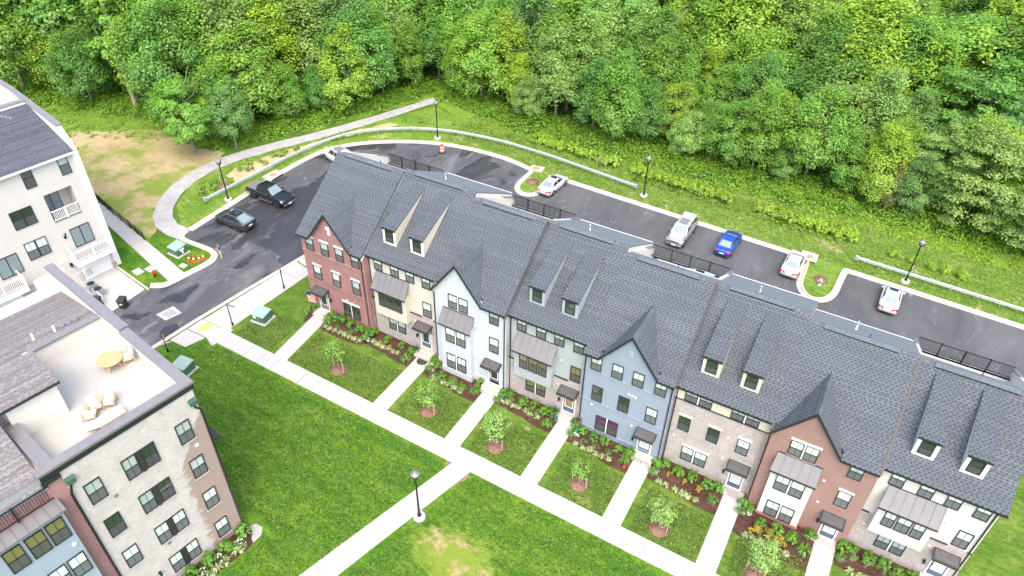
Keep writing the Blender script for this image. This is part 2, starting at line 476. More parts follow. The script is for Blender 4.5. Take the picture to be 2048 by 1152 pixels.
M['yard'] = grassmat('yard_grass', (0.028, 0.078, 0.008), (0.078, 0.15, 0.015), (0.185, 0.23, 0.045), bare=(0.27, 0.25, 0.09), bare_at=0.60, bare_scale=0.35)
M['verge'] = grassmat('verge_grass', (0.045, 0.125, 0.012), (0.115, 0.205, 0.022), (0.26, 0.305, 0.08), bare=(0.46, 0.37, 0.215), bare_at=0.575, bare_scale=0.28)
M['dry'] = grassmat('dry_seeded_lawn', (0.30, 0.215, 0.105), (0.38, 0.295, 0.155), (0.47, 0.38, 0.225), bare=(0.15, 0.225, 0.022), bare_at=0.47, bare_scale=0.12, scale=0.8)
M['meadow'] = grassmat('meadow_grass', (0.060, 0.14, 0.014), (0.13, 0.23, 0.022), (0.22, 0.30, 0.05), scale=0.9)
M['forest_floor'] = grassmat('forest_floor', (0.035, 0.08, 0.010), (0.07, 0.145, 0.016), (0.11, 0.19, 0.028))
M['mulch'] = grassmat('dark_mulch', (0.038, 0.018, 0.013), (0.075, 0.036, 0.026), (0.145, 0.08, 0.06), scale=2.0)
M['mulch_ring'] = grassmat('brown_mulch_ring', (0.10, 0.05, 0.035), (0.19, 0.105, 0.075), (0.30, 0.19, 0.14), scale=2.0)
M['soil'] = grassmat('sandy_soil', (0.38, 0.27, 0.14), (0.50, 0.37, 0.21), (0.58, 0.45, 0.28), bare=(0.13, 0.20, 0.02), bare_at=0.57, bare_scale=0.4)

def asphaltmat(name, base, light, wet=False):
    m, nt, N, L, B = newmat(name)
    tc = N.new('ShaderNodeTexCoord')
    mp = N.new('ShaderNodeMapping'); L.new(tc.outputs['Object'], mp.inputs[0])
    mp.inputs['Scale'].default_value = (1.0, 0.45, 1.0)
    mp.inputs['Rotation'].default_value = (0, 0, 0.15)
    n1 = noise(N, L, mp.outputs[0], 0.30, 6, 0.65, 0.6)
    n2 = noise(N, L, tc.outputs['Object'], 30, 2, 0.7)
    n3 = noise(N, L, mp.outputs[0], 0.9, 8, 0.75, 1.0)
    r = ramp(N, [(0.30, tuple(c*0.72 for c in base)), (0.52, base), (0.70, light)])
    L.new(n1.outputs[0], r.inputs[0])
    r2 = ramp(N, [(0.35, (0.84,)*3), (0.65, (1.0,)*3)]); L.new(n2.outputs[0], r2.inputs[0])
    col = mixc(N, L, 1.0, r.outputs[0], r2.outputs[0], 'MULTIPLY')
    rs = ramp(N, [(0.57, (0,)*3), (0.72, (1,)*3)]); L.new(n3.outputs[0], rs.inputs[0])
    col = mixc(N, L, math_(N, L, 'MULTIPLY', rs.outputs[0], 0.7), col, (0.27, 0.255, 0.25))
    rough = 0.8
    B.inputs['Roughness'].default_value = rough
    if wet:
        n4 = noise(N, L, mp.outputs[0], 0.16, 7, 0.62, 0.8)
        rw = ramp(N, [(0.50, (0,)*3), (0.525, (1,)*3)]); L.new(n4.outputs[0], rw.inputs[0])
        col = mixc(N, L, math_(N, L, 'MULTIPLY', rw.outputs[0], 0.62), col, (0.020, 0.019, 0.023))
        L.new(math_(N, L, 'MULTIPLY_ADD', rw.outputs[0], -0.5, 0.8), B.inputs['Roughness'])
    L.new(col, B.inputs['Base Color'])
    bump(N, L, B, n2.outputs[0], 0.35, 0.01)
    return m
M['asphalt'] = asphaltmat('dark_asphalt', (0.09, 0.092, 0.096), (0.117, 0.119, 0.123))
M['asphalt_wet'] = asphaltmat('worn_damp_asphalt', (0.082, 0.084, 0.091), (0.165, 0.165, 0.172), True)
def gravelmat():
    m, nt, N, L, B = newmat('grey_gravel')
    tc = N.new('ShaderNodeTexCoord')
    v = N.new('ShaderNodeTexVoronoi'); v.inputs['Scale'].default_value = 9; L.new(tc.outputs['Object'], v.inputs['Vector'])
    n = noise(N, L, tc.outputs['Object'], 0.7, 6, 0.7)
    r = ramp(N, [(0.3, (0.38, 0.365, 0.365)), (0.7, (0.56, 0.545, 0.535))]); L.new(n.outputs[0], r.inputs[0])
    r2 = ramp(N, [(0.0, (1.0,)*3), (0.5, (0.72,)*3)]); L.new(v.outputs['Distance'], r2.inputs[0])
    L.new(mixc(N, L, 1.0, r.outputs[0], r2.outputs[0], 'MULTIPLY'), B.inputs['Base Color'])
    B.inputs['Roughness'].default_value = 0.95
    bump(N, L, B, v.outputs['Distance'], 0.8, 0.05)
    return m
M['gravel'] = gravelmat()

def leafmat(name, use_obj=True, col=(0.09, 0.2, 0.02), var=0.35, trans=0.42):
    m, nt, N, L, B = newmat(name)
    g = N.new('ShaderNodeNewGeometry')
    oi = N.new('ShaderNodeObjectInfo')
    r = ramp(N, [(0.0, (1-var, 1-var, 1-var)), (0.7, (1.0, 1.0, 1.0)), (1.0, (1+var*0.9, 1+var*0.8, 1+var*0.7))])
    L.new(g.outputs['Random Per Island'], r.inputs[0])
    src = oi.outputs['Color'] if use_obj else None
    col_ = mixc(N, L, 1.0, r.outputs[0], src if src is not None else col, 'MULTIPLY')
    tc = N.new('ShaderNodeTexCoord')
    n = noise(N, L, tc.outputs['Object'], 0.55, 3)
    r3 = ramp(N, [(0.3, (0.86, 0.9, 0.95)), (0.7, (1.08, 1.05, 0.95))]); L.new(n.outputs[0], r3.inputs[0])
    col_ = mixc(N, L, 1.0, col_, r3.outputs[0], 'MULTIPLY')
    d = N.new('ShaderNodeBsdfDiffuse'); t = N.new('ShaderNodeBsdfTranslucent'); mx = N.new('ShaderNodeMixShader')
    gl = N.new('ShaderNodeBsdfGlossy'); gl.inputs['Roughness'].default_value = 0.45; gl.inputs['Color'].default_value = (0.9, 1, 0.9, 1)
    m2 = N.new('ShaderNodeMixShader'); m2.inputs[0].default_value = 0.035
    mx.inputs[0].default_value = trans
    L.new(col_, d.inputs[0]); L.new(col_, t.inputs[0])
    L.new(d.outputs[0], mx.inputs[1]); L.new(t.outputs[0], mx.inputs[2])
    L.new(mx.outputs[0], m2.inputs[1]); L.new(gl.outputs[0], m2.inputs[2])
    L.new(m2.outputs[0], N['Material Output'].inputs['Surface'])
    return m
M['leaf'] = leafmat('leaf')
M['leaf_stuff'] = leafmat('undergrowth_leaf', False, (0.10, 0.21, 0.022), 0.5)
M['flower_white'] = plain('white_petals', (0.78, 0.74, 0.74), 0.8)
# ---------------------------------------------------------------- ground, roads, paths
def ragged(pts, amp, step=0.5, seed=3):
    r = random.Random(seed); out = []
    for a, b in zip(pts, pts[1:]+pts[:1]):
        n = max(1, int(math.dist(a, b)/step)); tx, ty = (b[0]-a[0])/(math.dist(a, b) or 1), (b[1]-a[1])/(math.dist(a, b) or 1)
        w = 0
        for i in range(n):
            w = 0.6*w+r.uniform(-amp, amp)
            t = i/n; e = math.sin(math.pi*t)**0.3 if 0 < t < 1 else 0
            out.append((a[0]+(b[0]-a[0])*t-ty*w*e, a[1]+(b[1]-a[1])*t+tx*w*e))
    return out

def sheet(name, pts, h, mat, kind='structure', rough=0.0):
    if rough: pts = ragged(pts, rough, max(0.18, rough*2.0))
    mb = MB(); mb.poly([(x, y, gz(x, y)+h) for x, y in pts])
    return tag(mb.build(name, mat), kind=kind)

def catmull(pts, n=6, closed=False):
    out = []; N = len(pts)
    for i in range(N-1):
        p0 = pts[max(i-1, 0)]; p1 = pts[i]; p2 = pts[i+1]; p3 = pts[min(i+2, N-1)]
        for k in range(n):
            t = k/n
            out.append(tuple(0.5*((2*p1[j])+(-p0[j]+p2[j])*t+(2*p0[j]-5*p1[j]+4*p2[j]-p3[j])*t*t+(-p0[j]+3*p1[j]-3*p2[j]+p3[j])*t**3) for j in range(len(p1))))
    out.append(tuple(pts[-1]))
    return out

def offset(poly, d):
    out = []
    for i, p in enumerate(poly):
        a = poly[max(i-1, 0)]; b = poly[min(i+1, len(poly)-1)]
        tx, ty = b[0]-a[0], b[1]-a[1]; l = math.hypot(tx, ty) or 1
        out.append((p[0]-ty/l*d, p[1]+tx/l*d))
    return out

sheet('ground', [(-420, -260), (420, -260), (420, 520), (-420, 520)], 0.0, M['forest_floor'])

# edge of the asphalt, followed with the asphalt on the right-hand side
edge = catmull([(-19.3, -30.0), (-17.2, -18.0), (-15.35, -8.0), (-15.2, -7.2)], 2)[:-1]
curbA = [(-15.2, -7.0), (-14.1, -6.2), (-13.75, -5.2)] + [(-13.45, -3.6), (-13.1, -1.5), (-13.15, -0.5), (-13.75, 0.35), (-14.8, 0.75), (-16.2, 0.75), (-18.2, 0.6), (-19.1, 0.75), (-19.35, 1.5)]
curbA = catmull(curbA, 4)
curbB = catmull([(-19.4, 1.8), (-19.5, 8), (-19.55, 14), (-19.3, 19.5), (-18.4, 23.2), (-16.4, 26.2), (-12.9, 29.2), (-8.7, 31.6), (-4.3, 32.9), (0.4, 33.4), (3.6, 33.15), (5.55, 32.75)], 5)
isl1 = catmull([(5.7, 32.6), (5.72, 30.5), (5.8, 29.0), (6.3, 27.9), (7.3, 27.4), (8.3, 27.8), (8.85, 29.0), (9.1, 31.0), (9.25, 32.5), (9.6, 32.85)], 5)
isl2 = catmull([(38.7, 32.85), (39.2, 32.3), (39.35, 30.5), (39.5, 28.0), (40.3, 26.55), (41.3, 26.2), (42.3, 26.75), (42.9, 28.2), (43.05, 30.5), (43.2, 32.6), (43.5, 32.85)], 5)
rear = [(9.6, 32.85), (38.7, 32.85)]
rear2 = [(43.5, 32.85), (95, 32.85)]
bound = edge + curbA + curbB + isl1 + rear + isl2 + rear2
road_in = [(95, 13.3), (-1.2, 13.3), (-4.6, 13.3), (-5.9, 4.7), (-6.85, -2.06), (-7.6, -7.6), (-8.05, -11.8), (-9.2, -17), (-12.2, -36)]
sheet('parking_road', [p for p in bound if p[0] > -30] + road_in, 0.03, M['asphalt_wet'])
# fresher blacktop of the parking court behind the row
sheet('parking_court', [(7.3, 26.2), (9.4, 29), (10.0, 32.8), (38.6, 32.8), (39.3, 31.5), (39.4, 27.8), (40.2, 26.3), (41.3, 26.1), (42.4, 26.7), (43.0, 28.2), (43.15, 32.4), (43.5, 32.8), (95, 32.8), (95, 13.35), (5.5, 13.35), (5.8, 22)], 0.036, M['asphalt'])

def kerb(name, poly, sh=0.0):
    """gutter pan, raised kerb and back; land on the left of the polyline"""
    prof = [(-0.30, 0.040), (0.10, 0.046), (0.13, 0.17), (0.33, 0.17), (0.35, 0.0)]
    mb = MB(); rows = [[(x, y, gz(x, y)+h) for (x, y) in offset(poly, d+sh)] for d, h in prof]
    n = len(poly)
    vs = [p for r in rows for p in r]; fs = []
    for k in range(len(prof)-1):
        for i in range(n-1):
            fs.append((k*n+i, (k+1)*n+i, (k+1)*n+i+1, k*n+i+1))
    mb.add(vs, fs)
    return structure(name, mb, M['kerb'])
kerb('kerb', curbA, 0.32)
kerb('kerb', curbB + isl1 + rear + isl2 + rear2)

# green parts
sheet('yard_lawn', [(-4.6, -7.2), (-3.6, 3), (-2.6, 13), (0.5, 13), (0.5, 0), (56, 0), (56.2, 12.8), (95, 12.8), (95, -7.2)], 0.012, M['yard'])
sheet('front_lawn', [(-8.2, -12.2), (-5.9, -10.8), (-5.3, -9.0), (95, -9.0), (95, -70), (-16, -70)], 0.012, M['lawn'])
sheet('verge', [(-19.6, 1.2), (-19.9, 8), (-19.9, 14), (-19.6, 20), (-18.6, 23.6), (-16.5, 26.6), (-13, 29.6), (-8.8, 32), (-4.3, 33.3), (0.4, 33.8), (3.5, 33.5), (5.6, 33), (5.6, 27), (8.9, 27), (9.5, 33), (38.6, 33), (39.2, 26.1), (43.1, 26.1), (43.3, 33), (110, 33), (110, 43.6), (60, 42.6), (20, 42.2), (0, 40.4), (-8, 40), (-14.3, 40.6), (-17.6, 33.9), (-21, 25.5), (-24.3, 19), (-26.6, 12.9), (-26.5, 8.2), (-24.5, 4.4), (-20.5, 1.5)], 0.014, M['verge'])
sheet('meadow', [(-80, -2), (-62, 2), (-49, 7.6), (-43, 12.6), (-37.5, 16.7), (-32.5, 14.5), (-28.8, 18), (-22.8, 27.4), (-17.5, 40), (-14, 40.6), (-8, 40), (0, 40.4), (20, 42.2), (60, 42.6), (110, 43.6), (110, 54), (56, 52), (40, 47), (20, 45.5), (0, 43.5), (-9, 44), (-18, 46), (-26, 30), (-34, 22), (-46, 20), (-80, 22), (-90, 8)], 0.008, M['meadow'], rough=0.5)
sheet('clearing', [(44, 78), (54, 80), (53, 92), (45, 90)], 0.008, M['meadow'])
sheet('dry_lawn', [(-49, 9.0), (-37.4, 17.3), (-32.4, 14.4), (-28.7, 15.5), (-28.4, 12), (-27.9, 7), (-26, 2.3), (-23.4, 0.6), (-21.9, -2.0), (-24.9, -1.4), (-29, -0.6), (-34.8, 1.2), (-41, 4)], 0.016, M['dry'], rough=0.35)
sheet('shrub_bed_soil', [(-24.6, 11.8), (-25.0, 13.5), (-23.9, 17.5), (-22.0, 22), (-19.6, 27.2), (-18.0, 30.5), (-16.6, 33.2), (-15.2, 33.4), (-17.0, 30.2), (-18.4, 28.3), (-20.2, 25.0), (-21.2, 20.6), (-21.7, 16.5), (-22.0, 12.6), (-22.6, 11.4)], 0.020, M['soil'], rough=0.25)
# gravel path
path_c = catmull([(-15.3, 42.5), (-18.4, 34.2), (-21.9, 25.9), (-25.2, 19.4), (-27.5, 13.2), (-27.3, 7.6), (-25.2, 3.3), (-22.4, 1.2), (-19.3, 0.95)], 6)
pw = [0.75+0.25*min(1, i/20)+0.05*math.sin(i*1.7) for i in range(len(path_c))]
mb = MB(); Lp = [offset(path_c, w)[i] for i, w in enumerate(pw)]; Rp = [offset(path_c, -w)[i] for i, w in enumerate(pw)]
n = len(path_c)
mb.add([(x, y, gz(x, y)+0.026) for x, y in Lp] + [(x, y, gz(x, y)+0.026) for x, y in Rp], [(i, i+1, n+i+1, n+i) for i in range(n-1)])
structure('gravel_path', mb, M['gravel'])
mb = MB(); mb.poly([(x, y, gz(x, y)+0.02) for x, y in [(-12.6, 47.2), (-11.4, 46.8), (-10.6, 49.0), (-11.7, 49.4)]])
structure('gravel_path', mb, M['gravel'])

# concrete walks: a darker base sheet and slabs with open joints
def slabs(name, quad, n, mat, h=0.05, gap=0.03, base=True):
    """quad a,b,c,d: a-b is the left edge along the walk, d-c the right edge"""
    a, b, c, d = [Vector((p[0], p[1], 0)) for p in quad]
    if base:
        root = MB(); root.poly([(p[0], p[1], gz(p[0], p[1])+h-0.028) for p in quad])
        root = structure(name, root, M['joint'])
    ln = (b-a).length/n
    for i in range(n):
        t0 = i/n + gap/2/(ln*n); t1 = (i+1)/n - gap/2/(ln*n)
        q = [a.lerp(b, t0), a.lerp(b, t1), d.lerp(c, t1), d.lerp(c, t0)]
        jz = rnd.uniform(-0.004, 0.004)
        mb = MB()
        mb.hexa([(p.x, p.y, gz(p.x, p.y)+h-0.06) for p in q][::-1], [(p.x, p.y, gz(p.x, p.y)+h+jz) for p in q][::-1])
        mb.build('slab', mat, root)
    return root
XB = [0, 7.05, 14.2, 21.15, 28.0, 35.1, 41.95, 49.1, 56.0]
slabs('sidewalk', [(62, -7.38), (-4.0, -7.38), (-4.0, -9.0), (62, -9.0)], 42, M['concrete_w'])
wk = [(0.85, 2.3)] + [(XB[i]+5.3, XB[i]+6.75) for i in range(1, 8)]
for i, (a, b) in enumerate(wk):
    ytop = -1.3 if i == 0 else (-0.75 if i in (1, 3, 5, 7) else -1.25)
    sk = 0.55 if i == 0 else 0.0
    slabs('walkway', [(b+sk, -7.4), (b, ytop), (a, ytop), (a+sk, -7.4)], 4, M['concrete'] if i % 3 == 1 else M['concrete_w'])
slabs('walkway', [(22.95, -9.02), (16.8, -31.6), (14.9, -31.3), (21.3, -9.02)], 15, M['concrete_w'])
# broad walk along the street, corner landing and ramp
slabs('street_walk', [(-4.4, -7.4), (-3.6, 3.3), (-6.05, 3.7), (-7.35, -7.4)], 6, M['concrete_w'])
slabs('street_walk', [(-3.55, 3.4), (-2.4, 14.0), (-4.5, 14.0), (-6.0, 3.8)], 6, M['concrete_w'])
slabs('corner_landing', [(-5.35, -9.0), (-4.05, -7.42), (-7.42, -7.42), (-7.6, -9.1)], 1, M['concrete_w'], h=0.048)
slabs('corner_landing', [(-5.95, -10.85), (-5.3, -9.05), (-7.62, -9.15), (-7.75, -10.9)], 1, M['concrete_w'], h=0.048)
slabs('street_walk', [(-7.45, -10.95), (-7.42, -10.92), (-7.78, -10.92), (-8.1, -12.3)], 1, M['kerb'], h=0.048)
slabs('corner_landing', [(-3.98, -9.55), (-3.98, -6.98), (-5.0, -6.95), (-5.3, -9.0)], 1, M['concrete_w'], h=0.047)
mb = MB(); mb.hexa(*[[(x, y, gz(x, y)+h) for x, y in [(-6.85, -8.75), (-6.1, -8.7), (-6.0, -7.45), (-6.7, -7.5)]] for h in (0.03, 0.066)])
structure('tactile_paving', mb, M['tactile'])
# street kerb face along the broad walk
mb = MB()
pl = [(-8.15, -12.4), (-7.72, -8), (-6.95, -2.06), (-6.0, 4.7), (-4.7, 13.2)]
rows = [[(x, y, gz(x, y)+h) for x, y in offset(pl, d)] for d, h in [(0.34, 0.036), (-0.02, 0.042), (-0.10, 0.054)]]
vs = [p for r in rows for p in r]
mb.add(vs, [(k*5+i, (k+1)*5+i, (k+1)*5+i+1, k*5+i+1) for k in range(2) for i in range(4)])
structure('gutter', mb, M['kerb'])

PH = math.radians(9.4)
TV = Vector((math.sin(PH), math.cos(PH), 0)); NV = Vector((math.cos(PH), -math.sin(PH), 0))
OB = Vector((11.65, -21.25, 0)); OT = Vector((-20.8, -6.2, 0))
def LT(x, y): p = OT+NV*x+TV*y; return (p.x, p.y)
def LB(x, y): p = OB+NV*x+TV*y; return (p.x, p.y)
# driveways in front of the garages on the left, walk beside the building, small lawns
slabs('driveway', [LT(0.0, -0.35), LT(5.5, -0.25), LT(6.2, -3.9), LT(0.0, -3.9)], 2, M['concrete_w'], h=0.04)
slabs('driveway', [LT(0.0, -3.95), LT(6.2, -3.95), LT(6.2, -9.6), LT(0.0, -9.6)], 2, M['concrete_w'], h=0.04)
slabs('side_walk', [LT(-12, 4.6), LT(6.2, 3.65), LT(6.1, 1.95), LT(-12, 3.2)], 11, M['concrete_w'], h=0.045)
sheet('side_lawn', [LT(-20, 0.6), LT(0.3, -0.1), LT(5.6, -0.2), LT(6.3, 0.6), LT(6.2, 2.1), LT(-12, 3.3), LT(-20, 3.6)], 0.02, M['lawn'])
sheet('corner_lawn', [LT(-12, 4.5), LT(6.3, 3.5), (-13.4, -3.5), (-13.2, -1.2), (-13.8, 0.0), (-15, 0.5), (-18.2, 0.35), (-19.6, 0.7), (-21.9, -1.6), (-25, -1.1), (-29, -0.4), (-34.8, 1.2)], 0.021, M['lawn'])
mb = MB(); a = LT(0.3, -0.22); b = LT(5.9, -0.05)
mb.bar((a[0], a[1], gz(*a)+0.08), (b[0], b[1], gz(*b)+0.08), 0.16, 0.2)
structure('kerb', mb, M['kerb'])
# worn ground: trodden corners at the walk crossing
M['trodden'] = plain('trodden_earth', (0.22, 0.15, 0.085), 0.95, var=0.25, scale=3)
sheet('bare_patch', [(20.85, -9.02), (21.28, -9.04), (21.1, -9.7), (20.95, -9.5)], 0.018, M['trodden'], rough=0.08)
sheet('bare_patch', [(22.98, -9.25), (23.15, -9.4), (22.62, -10.8), (22.5, -10.8)], 0.018, M['trodden'], rough=0.06)

# damp stains with their own outlines on the worn street
M['damp'] = plain('damp_asphalt_stain', (0.038, 0.036, 0.043), 0.4, var=0.4, scale=1.6)
for pts in ([(-12.9, -8.3), (-12.9, -7.5), (-12.6, -6.2), (-12.1, -4.8), (-11.9, -4.0), (-11.6, -4.1), (-11.2, -5.3), (-10.8, -6.4), (-10.95, -7.0), (-11.9, -7.2), (-12.4, -7.9)],
            [(-9.6, -9.9), (-9.0, -9.1), (-8.6, -9.2), (-8.2, -9.6), (-7.7, -11.0), (-8.9, -11.2), (-9.4, -10.6)],
            [(-14.2, -11.0), (-13.4, -10.2), (-12.7, -9.8), (-12.3, -9.1), (-12.1, -9.7), (-12.3, -10.6), (-13.2, -10.9)],
            [(-11.0, -0.6), (-10.9, 0.6), (-10.9, 2.1), (-10.5, 2.5), (-10.0, 1.0), (-10.2, -0.3)]):
    sheet('damp_stain', pts, 0.034, M['damp'], rough=0.2)
# ---------------------------------------------------------------- the row of eight townhouses
EV = [8.54, 8.26, 8.26, 7.74, 7.74, 7.13, 7.13, 7.0]
KB = 0.54                                     # pitch of the rear roof plane
KF = 0.74                                     # pitch of the front roof plane
def zf(E, y): return E+0.52+KF*y

_wc = {}
def win_meshes(w, h, div=1):
    key = (round(w, 2), round(h, 2), div)
    if key in _wc: return _wc[key]
    f = MB(); t = 0.055; d0, d1 = -0.075, 0.03
    f.box(-w/2, w/2, d0, d1, h-t, h); f.box(-w/2, w/2, d0, d1, 0, t)
    f.box(-w/2, -w/2+t, d0, d1, t, h-t); f.box(w/2-t, w/2, d0, d1, t, h-t)
    f.box(-w/2+t, w/2-t, d0+0.012, d1, h*0.5-0.022, h*0.5+0.022)
    up = MB(); up.poly([(-w/2+t, -0.035, h/2+.02), (w/2-t, -0.035, h/2+.02), (w/2-t, -0.035, h-t), (-w/2+t, -0.035, h-t)])
    lo = MB(); lo.poly([(-w/2+t, -0.045, t), (w/2-t, -0.045, t), (w/2-t, -0.045, h/2-.02), (-w/2+t, -0.045, h/2-.02)])
    bl = MB(); bl.poly([(-w/2+t, -0.012, t), (w/2-t, -0.012, t), (w/2-t, -0.012, h-t), (-w/2+t, -0.012, h-t)])
    mu = MB(); mu.box(-0.010, 0.010, -0.052, -0.036, t, h-t)
    _wc[key] = (f.mesh('window_frame', M['black']), up.mesh('upper_pane', M['glass']), lo.mesh('lower_pane', M['screen']),
                bl, mu.mesh('muntin', M['black']), {})
    return _wc[key]

def window(root, cx, zb, w, h, y, back='blind', rot=0.0, muntin=True, lintel=None, sill=None, oy=None):
    """double-hung window; local -y of the mesh looks out of the wall"""
    f, up, lo, bl, mu, cache = win_meshes(w, h)
    loc = (cx, y, zb) if rot == 0 else (y, cx, zb)
    o = inst('window', f, root, loc, (0, 0, rot))
    inst('upper_pane', up, o); inst('lower_pane', lo, o)
    if back not in cache: cache[back] = bl.mesh('blind', M[back])
    inst('blind' if back.startswith('blind') or back == 'curtain' else 'backing', cache[back], o)
    if muntin: inst('muntin', mu, o)
    if lintel:
        k = ('l', lintel); 
        if k not in cache:
            b = MB(); b.box(-w/2-0.08, w/2+0.08, -0.05, 0.02, h+0.003, h+0.2); cache[k] = b.mesh('lintel', M[lintel])
        inst('lintel', cache[k], o)
    if sill:
        k = ('s', sill)
        if k not in cache:
            b = MB(); b.box(-w/2-0.06, w/2+0.06, -0.10, 0.02, -0.09, -0.003); cache[k] = b.mesh('sill', M[sill])
        inst('sill', cache[k], o)
    return o

def double(root, c, zb, w, h, y, back='blind', **kw):
    window(root, c-w/2-0.055, zb, w, h, y, back, **kw); window(root, c+w/2+0.055, zb, w, h, y, back, **kw)
    rot = kw.get('rot', 0.0)
    mb = MB(); mb.box(-0.05, 0.05, -0.06, 0.02, 0, h)
    o = mb.build('mullion', M['white'], root)
    o.location = (c, y, zb) if rot == 0 else (y, c, zb)
    o.rotation_euler = (0, 0, rot)

# ---- shingles: laid course by course over a roof plane
def shingle_courses(mb, O, U, V, poly, expo=0.185, pitch=0.325, tab=0.17, thick=0.013, seed=1, lift=0.004):
    """poly in (u, v) of the plane with origin O, eave direction U and up-slope direction V"""
    O = Vector(O); U = Vector(U).normalized(); V = Vector(V).normalized(); Nn = U.cross(V).normalized()
    if Nn.z < 0: Nn = -Nn
    r = random.Random(seed)
    vmin = min(p[1] for p in poly); vmax = max(p[1] for p in poly)
    row = 0; v = vmin
    while v < vmax-0.05:
        vm = v+expo*0.5
        xs = []
        for i in range(len(poly)):
            a, b = poly[i], poly[(i+1) % len(poly)]
            if (a[1]-vm)*(b[1]-vm) < 0:
                xs.append(a[0]+(b[0]-a[0])*(vm-a[1])/(b[1]-a[1]))
        xs.sort()
        for k in range(0, len(xs)-1, 2):
            u0, u1 = xs[k], xs[k+1]
            # the continuous under-course, slightly tilted so that its lower edge stands proud
            def P(u, vv, h): return O+U*u+V*vv+Nn*(h+lift)
            ve = min(v+expo+0.02, vmax)
            vd = v+expo*0.45
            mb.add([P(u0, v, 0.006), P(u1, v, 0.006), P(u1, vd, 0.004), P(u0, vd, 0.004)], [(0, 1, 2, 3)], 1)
            mb.add([P(u0, vd, 0.008), P(u1, vd, 0.008), P(u1, ve, 0.0), P(u0, ve, 0.0)], [(0, 1, 2, 3)], 0)
            u = u0-r.uniform(0, 0.04)-(0.5*pitch if row % 2 else 0)
            while u < u1:
                w = tab+r.uniform(-0.03, 0.03)
                a, b = max(u, u0), min(u+w, u1)
                if b-a > 0.04:
                    h = thick+r.uniform(-0.004, 0.004)
                    ov = r.uniform(-0.008, 0.008)
                    mb.add([P(a, v+ov, h), P(b, v+ov, h), P(b, vd, h*0.7), P(a, vd, h*0.7), P(a, v+ov, 0), P(b, v+ov, 0), P(a, vd, 0), P(b, vd, 0)],
                           [(0, 1, 2, 3), (4, 5, 1, 0), (6, 4, 0, 3), (5, 7, 2, 1)], 0)
                u += pitch+r.uniform(-0.02, 0.02)
        v += expo; row += 1

def make_mb(): return MB()

def canopy(root, cx, zt, y, w=1.62, d=0.92):
    mb = MB()
    x0, x1 = cx-w/2, cx+w/2; zb = zt-0.20
    mb.hexa([(x0, y, zt-0.16), (x1, y, zt-0.16), (x1, y-d, zb-0.16), (x0, y-d, zb-0.16)][::-1], [(x0, y, zt), (x1, y, zt), (x1, y-d, zb), (x0, y-d, zb)][::-1])
    o = mb.build('canopy', M['bronze'], root)
    t = MB(); e = 0.10; k = 0.20/d
    t.hexa([(x0+e, y-0.08, zt-0.08*k+.002), (x1-e, y-0.08, zt-0.08*k+.002), (x1-e, y-d+e, zb+e*k+.002), (x0+e, y-d+e, zb+e*k+.002)][::-1],
           [(x0+e, y-0.08, zt-0.08*k+.02), (x1-e, y-0.08, zt-0.08*k+.02), (x1-e, y-d+e, zb+e*k+.02), (x0+e, y-d+e, zb+e*k+.02)][::-1])
    t.build('canopy_top', M['canopy_top'], o)
    for sx in (x0+0.18, x1-0.18):
        b = MB(); b.bar((sx, y-0.03, zb-0.75), (sx, y-0.03, zb-0.1), 0.06); b.bar((sx, y-0.03, zb-0.72), (sx, y-d*0.75, zb-0.08), 0.05)
        b.build('bracket', M['bronze'], o)

def door(root, cx, zb, y, pane='room', h=2.15, w=0.95):
    mb = MB(); mb.box(cx-w/2, cx+w/2, y-0.05, y+0.02, zb, zb+h)
    o = mb.build('door', M['navy_door'], root)
    f = MB(); f.box(cx-w/2-0.11, cx-w/2-0.002, y-0.075, y+0.02, zb, zb+h); f.box(cx+w/2+0.002, cx+w/2+0.11, y-0.075, y+0.02, zb, zb+h)
    f.box(cx-w/2-0.11, cx+w/2+0.11, y-0.075, y+0.02, zb+h+0.002, zb+h+0.11)
    f.box(cx-w/2-0.12, cx+w/2+0.12, y-0.14, y+0.02, zb-0.06, zb-0.003)
    f.build('door_frame', M['stone_lintel'], o)
    l = MB(); a, b, c, d = cx-w*0.33, cx+w*0.33, zb+0.62, zb+h-0.18
    for q in ((a-0.07, a, c-0.07, d+0.07), (b, b+0.07, c-0.07, d+0.07), (a, b, c-0.07, c), (a, b, d, d+0.07)):
        l.box(q[0], q[1], y-0.075, y-0.052, q[2], q[3])
    l.build('lite_frame', M['white'], o)
    g = MB(); g.box(a, b, y-0.066, y-0.053, c, d); g.build('door_pane', M[pane], o)
    k = MB(); k.box(cx-w/2+0.06, cx-w/2+0.10, y-0.13, y-0.052, zb+1.0, zb+1.25); k.build('handle', M['iron'], o)
    return o

def downspout(root, x, y, zt, zb):
    mb = MB(); mb.tube([(x, y-0.35, zt), (x, y-0.30, zt-0.12), (x, y-0.07, zt-0.45), (x, y-0.07, zb+0.12), (x, y-0.22, zb+0.03)], 0.05, 6)
    mb.build('downspout', M['iron'], root)

def dots(root, pts, y):
    for x, z in pts:
        mb = MB(); mb.lathe([(0.10, 0), (0.10, 0.05), (0.05, 0.09)], 8)
        o = mb.build('vent_cap', M['white'], root); o.location = (x, y, z); o.rotation_euler = (math.pi/2, 0, 0)

def wall_lamp(root, x, y, z):
    mb = MB(); mb.box(-0.05, 0.05, -0.03, 0.02, -0.1, 0.12); mb.bar((0, 0, 0.1), (0, -0.16, 0.14), 0.03); mb.box(-0.07, 0.07, -0.23, -0.09, -0.16, 0.12)
    o = mb.build('wall_lamp', M['iron'], root); o.location = (x, y, z)

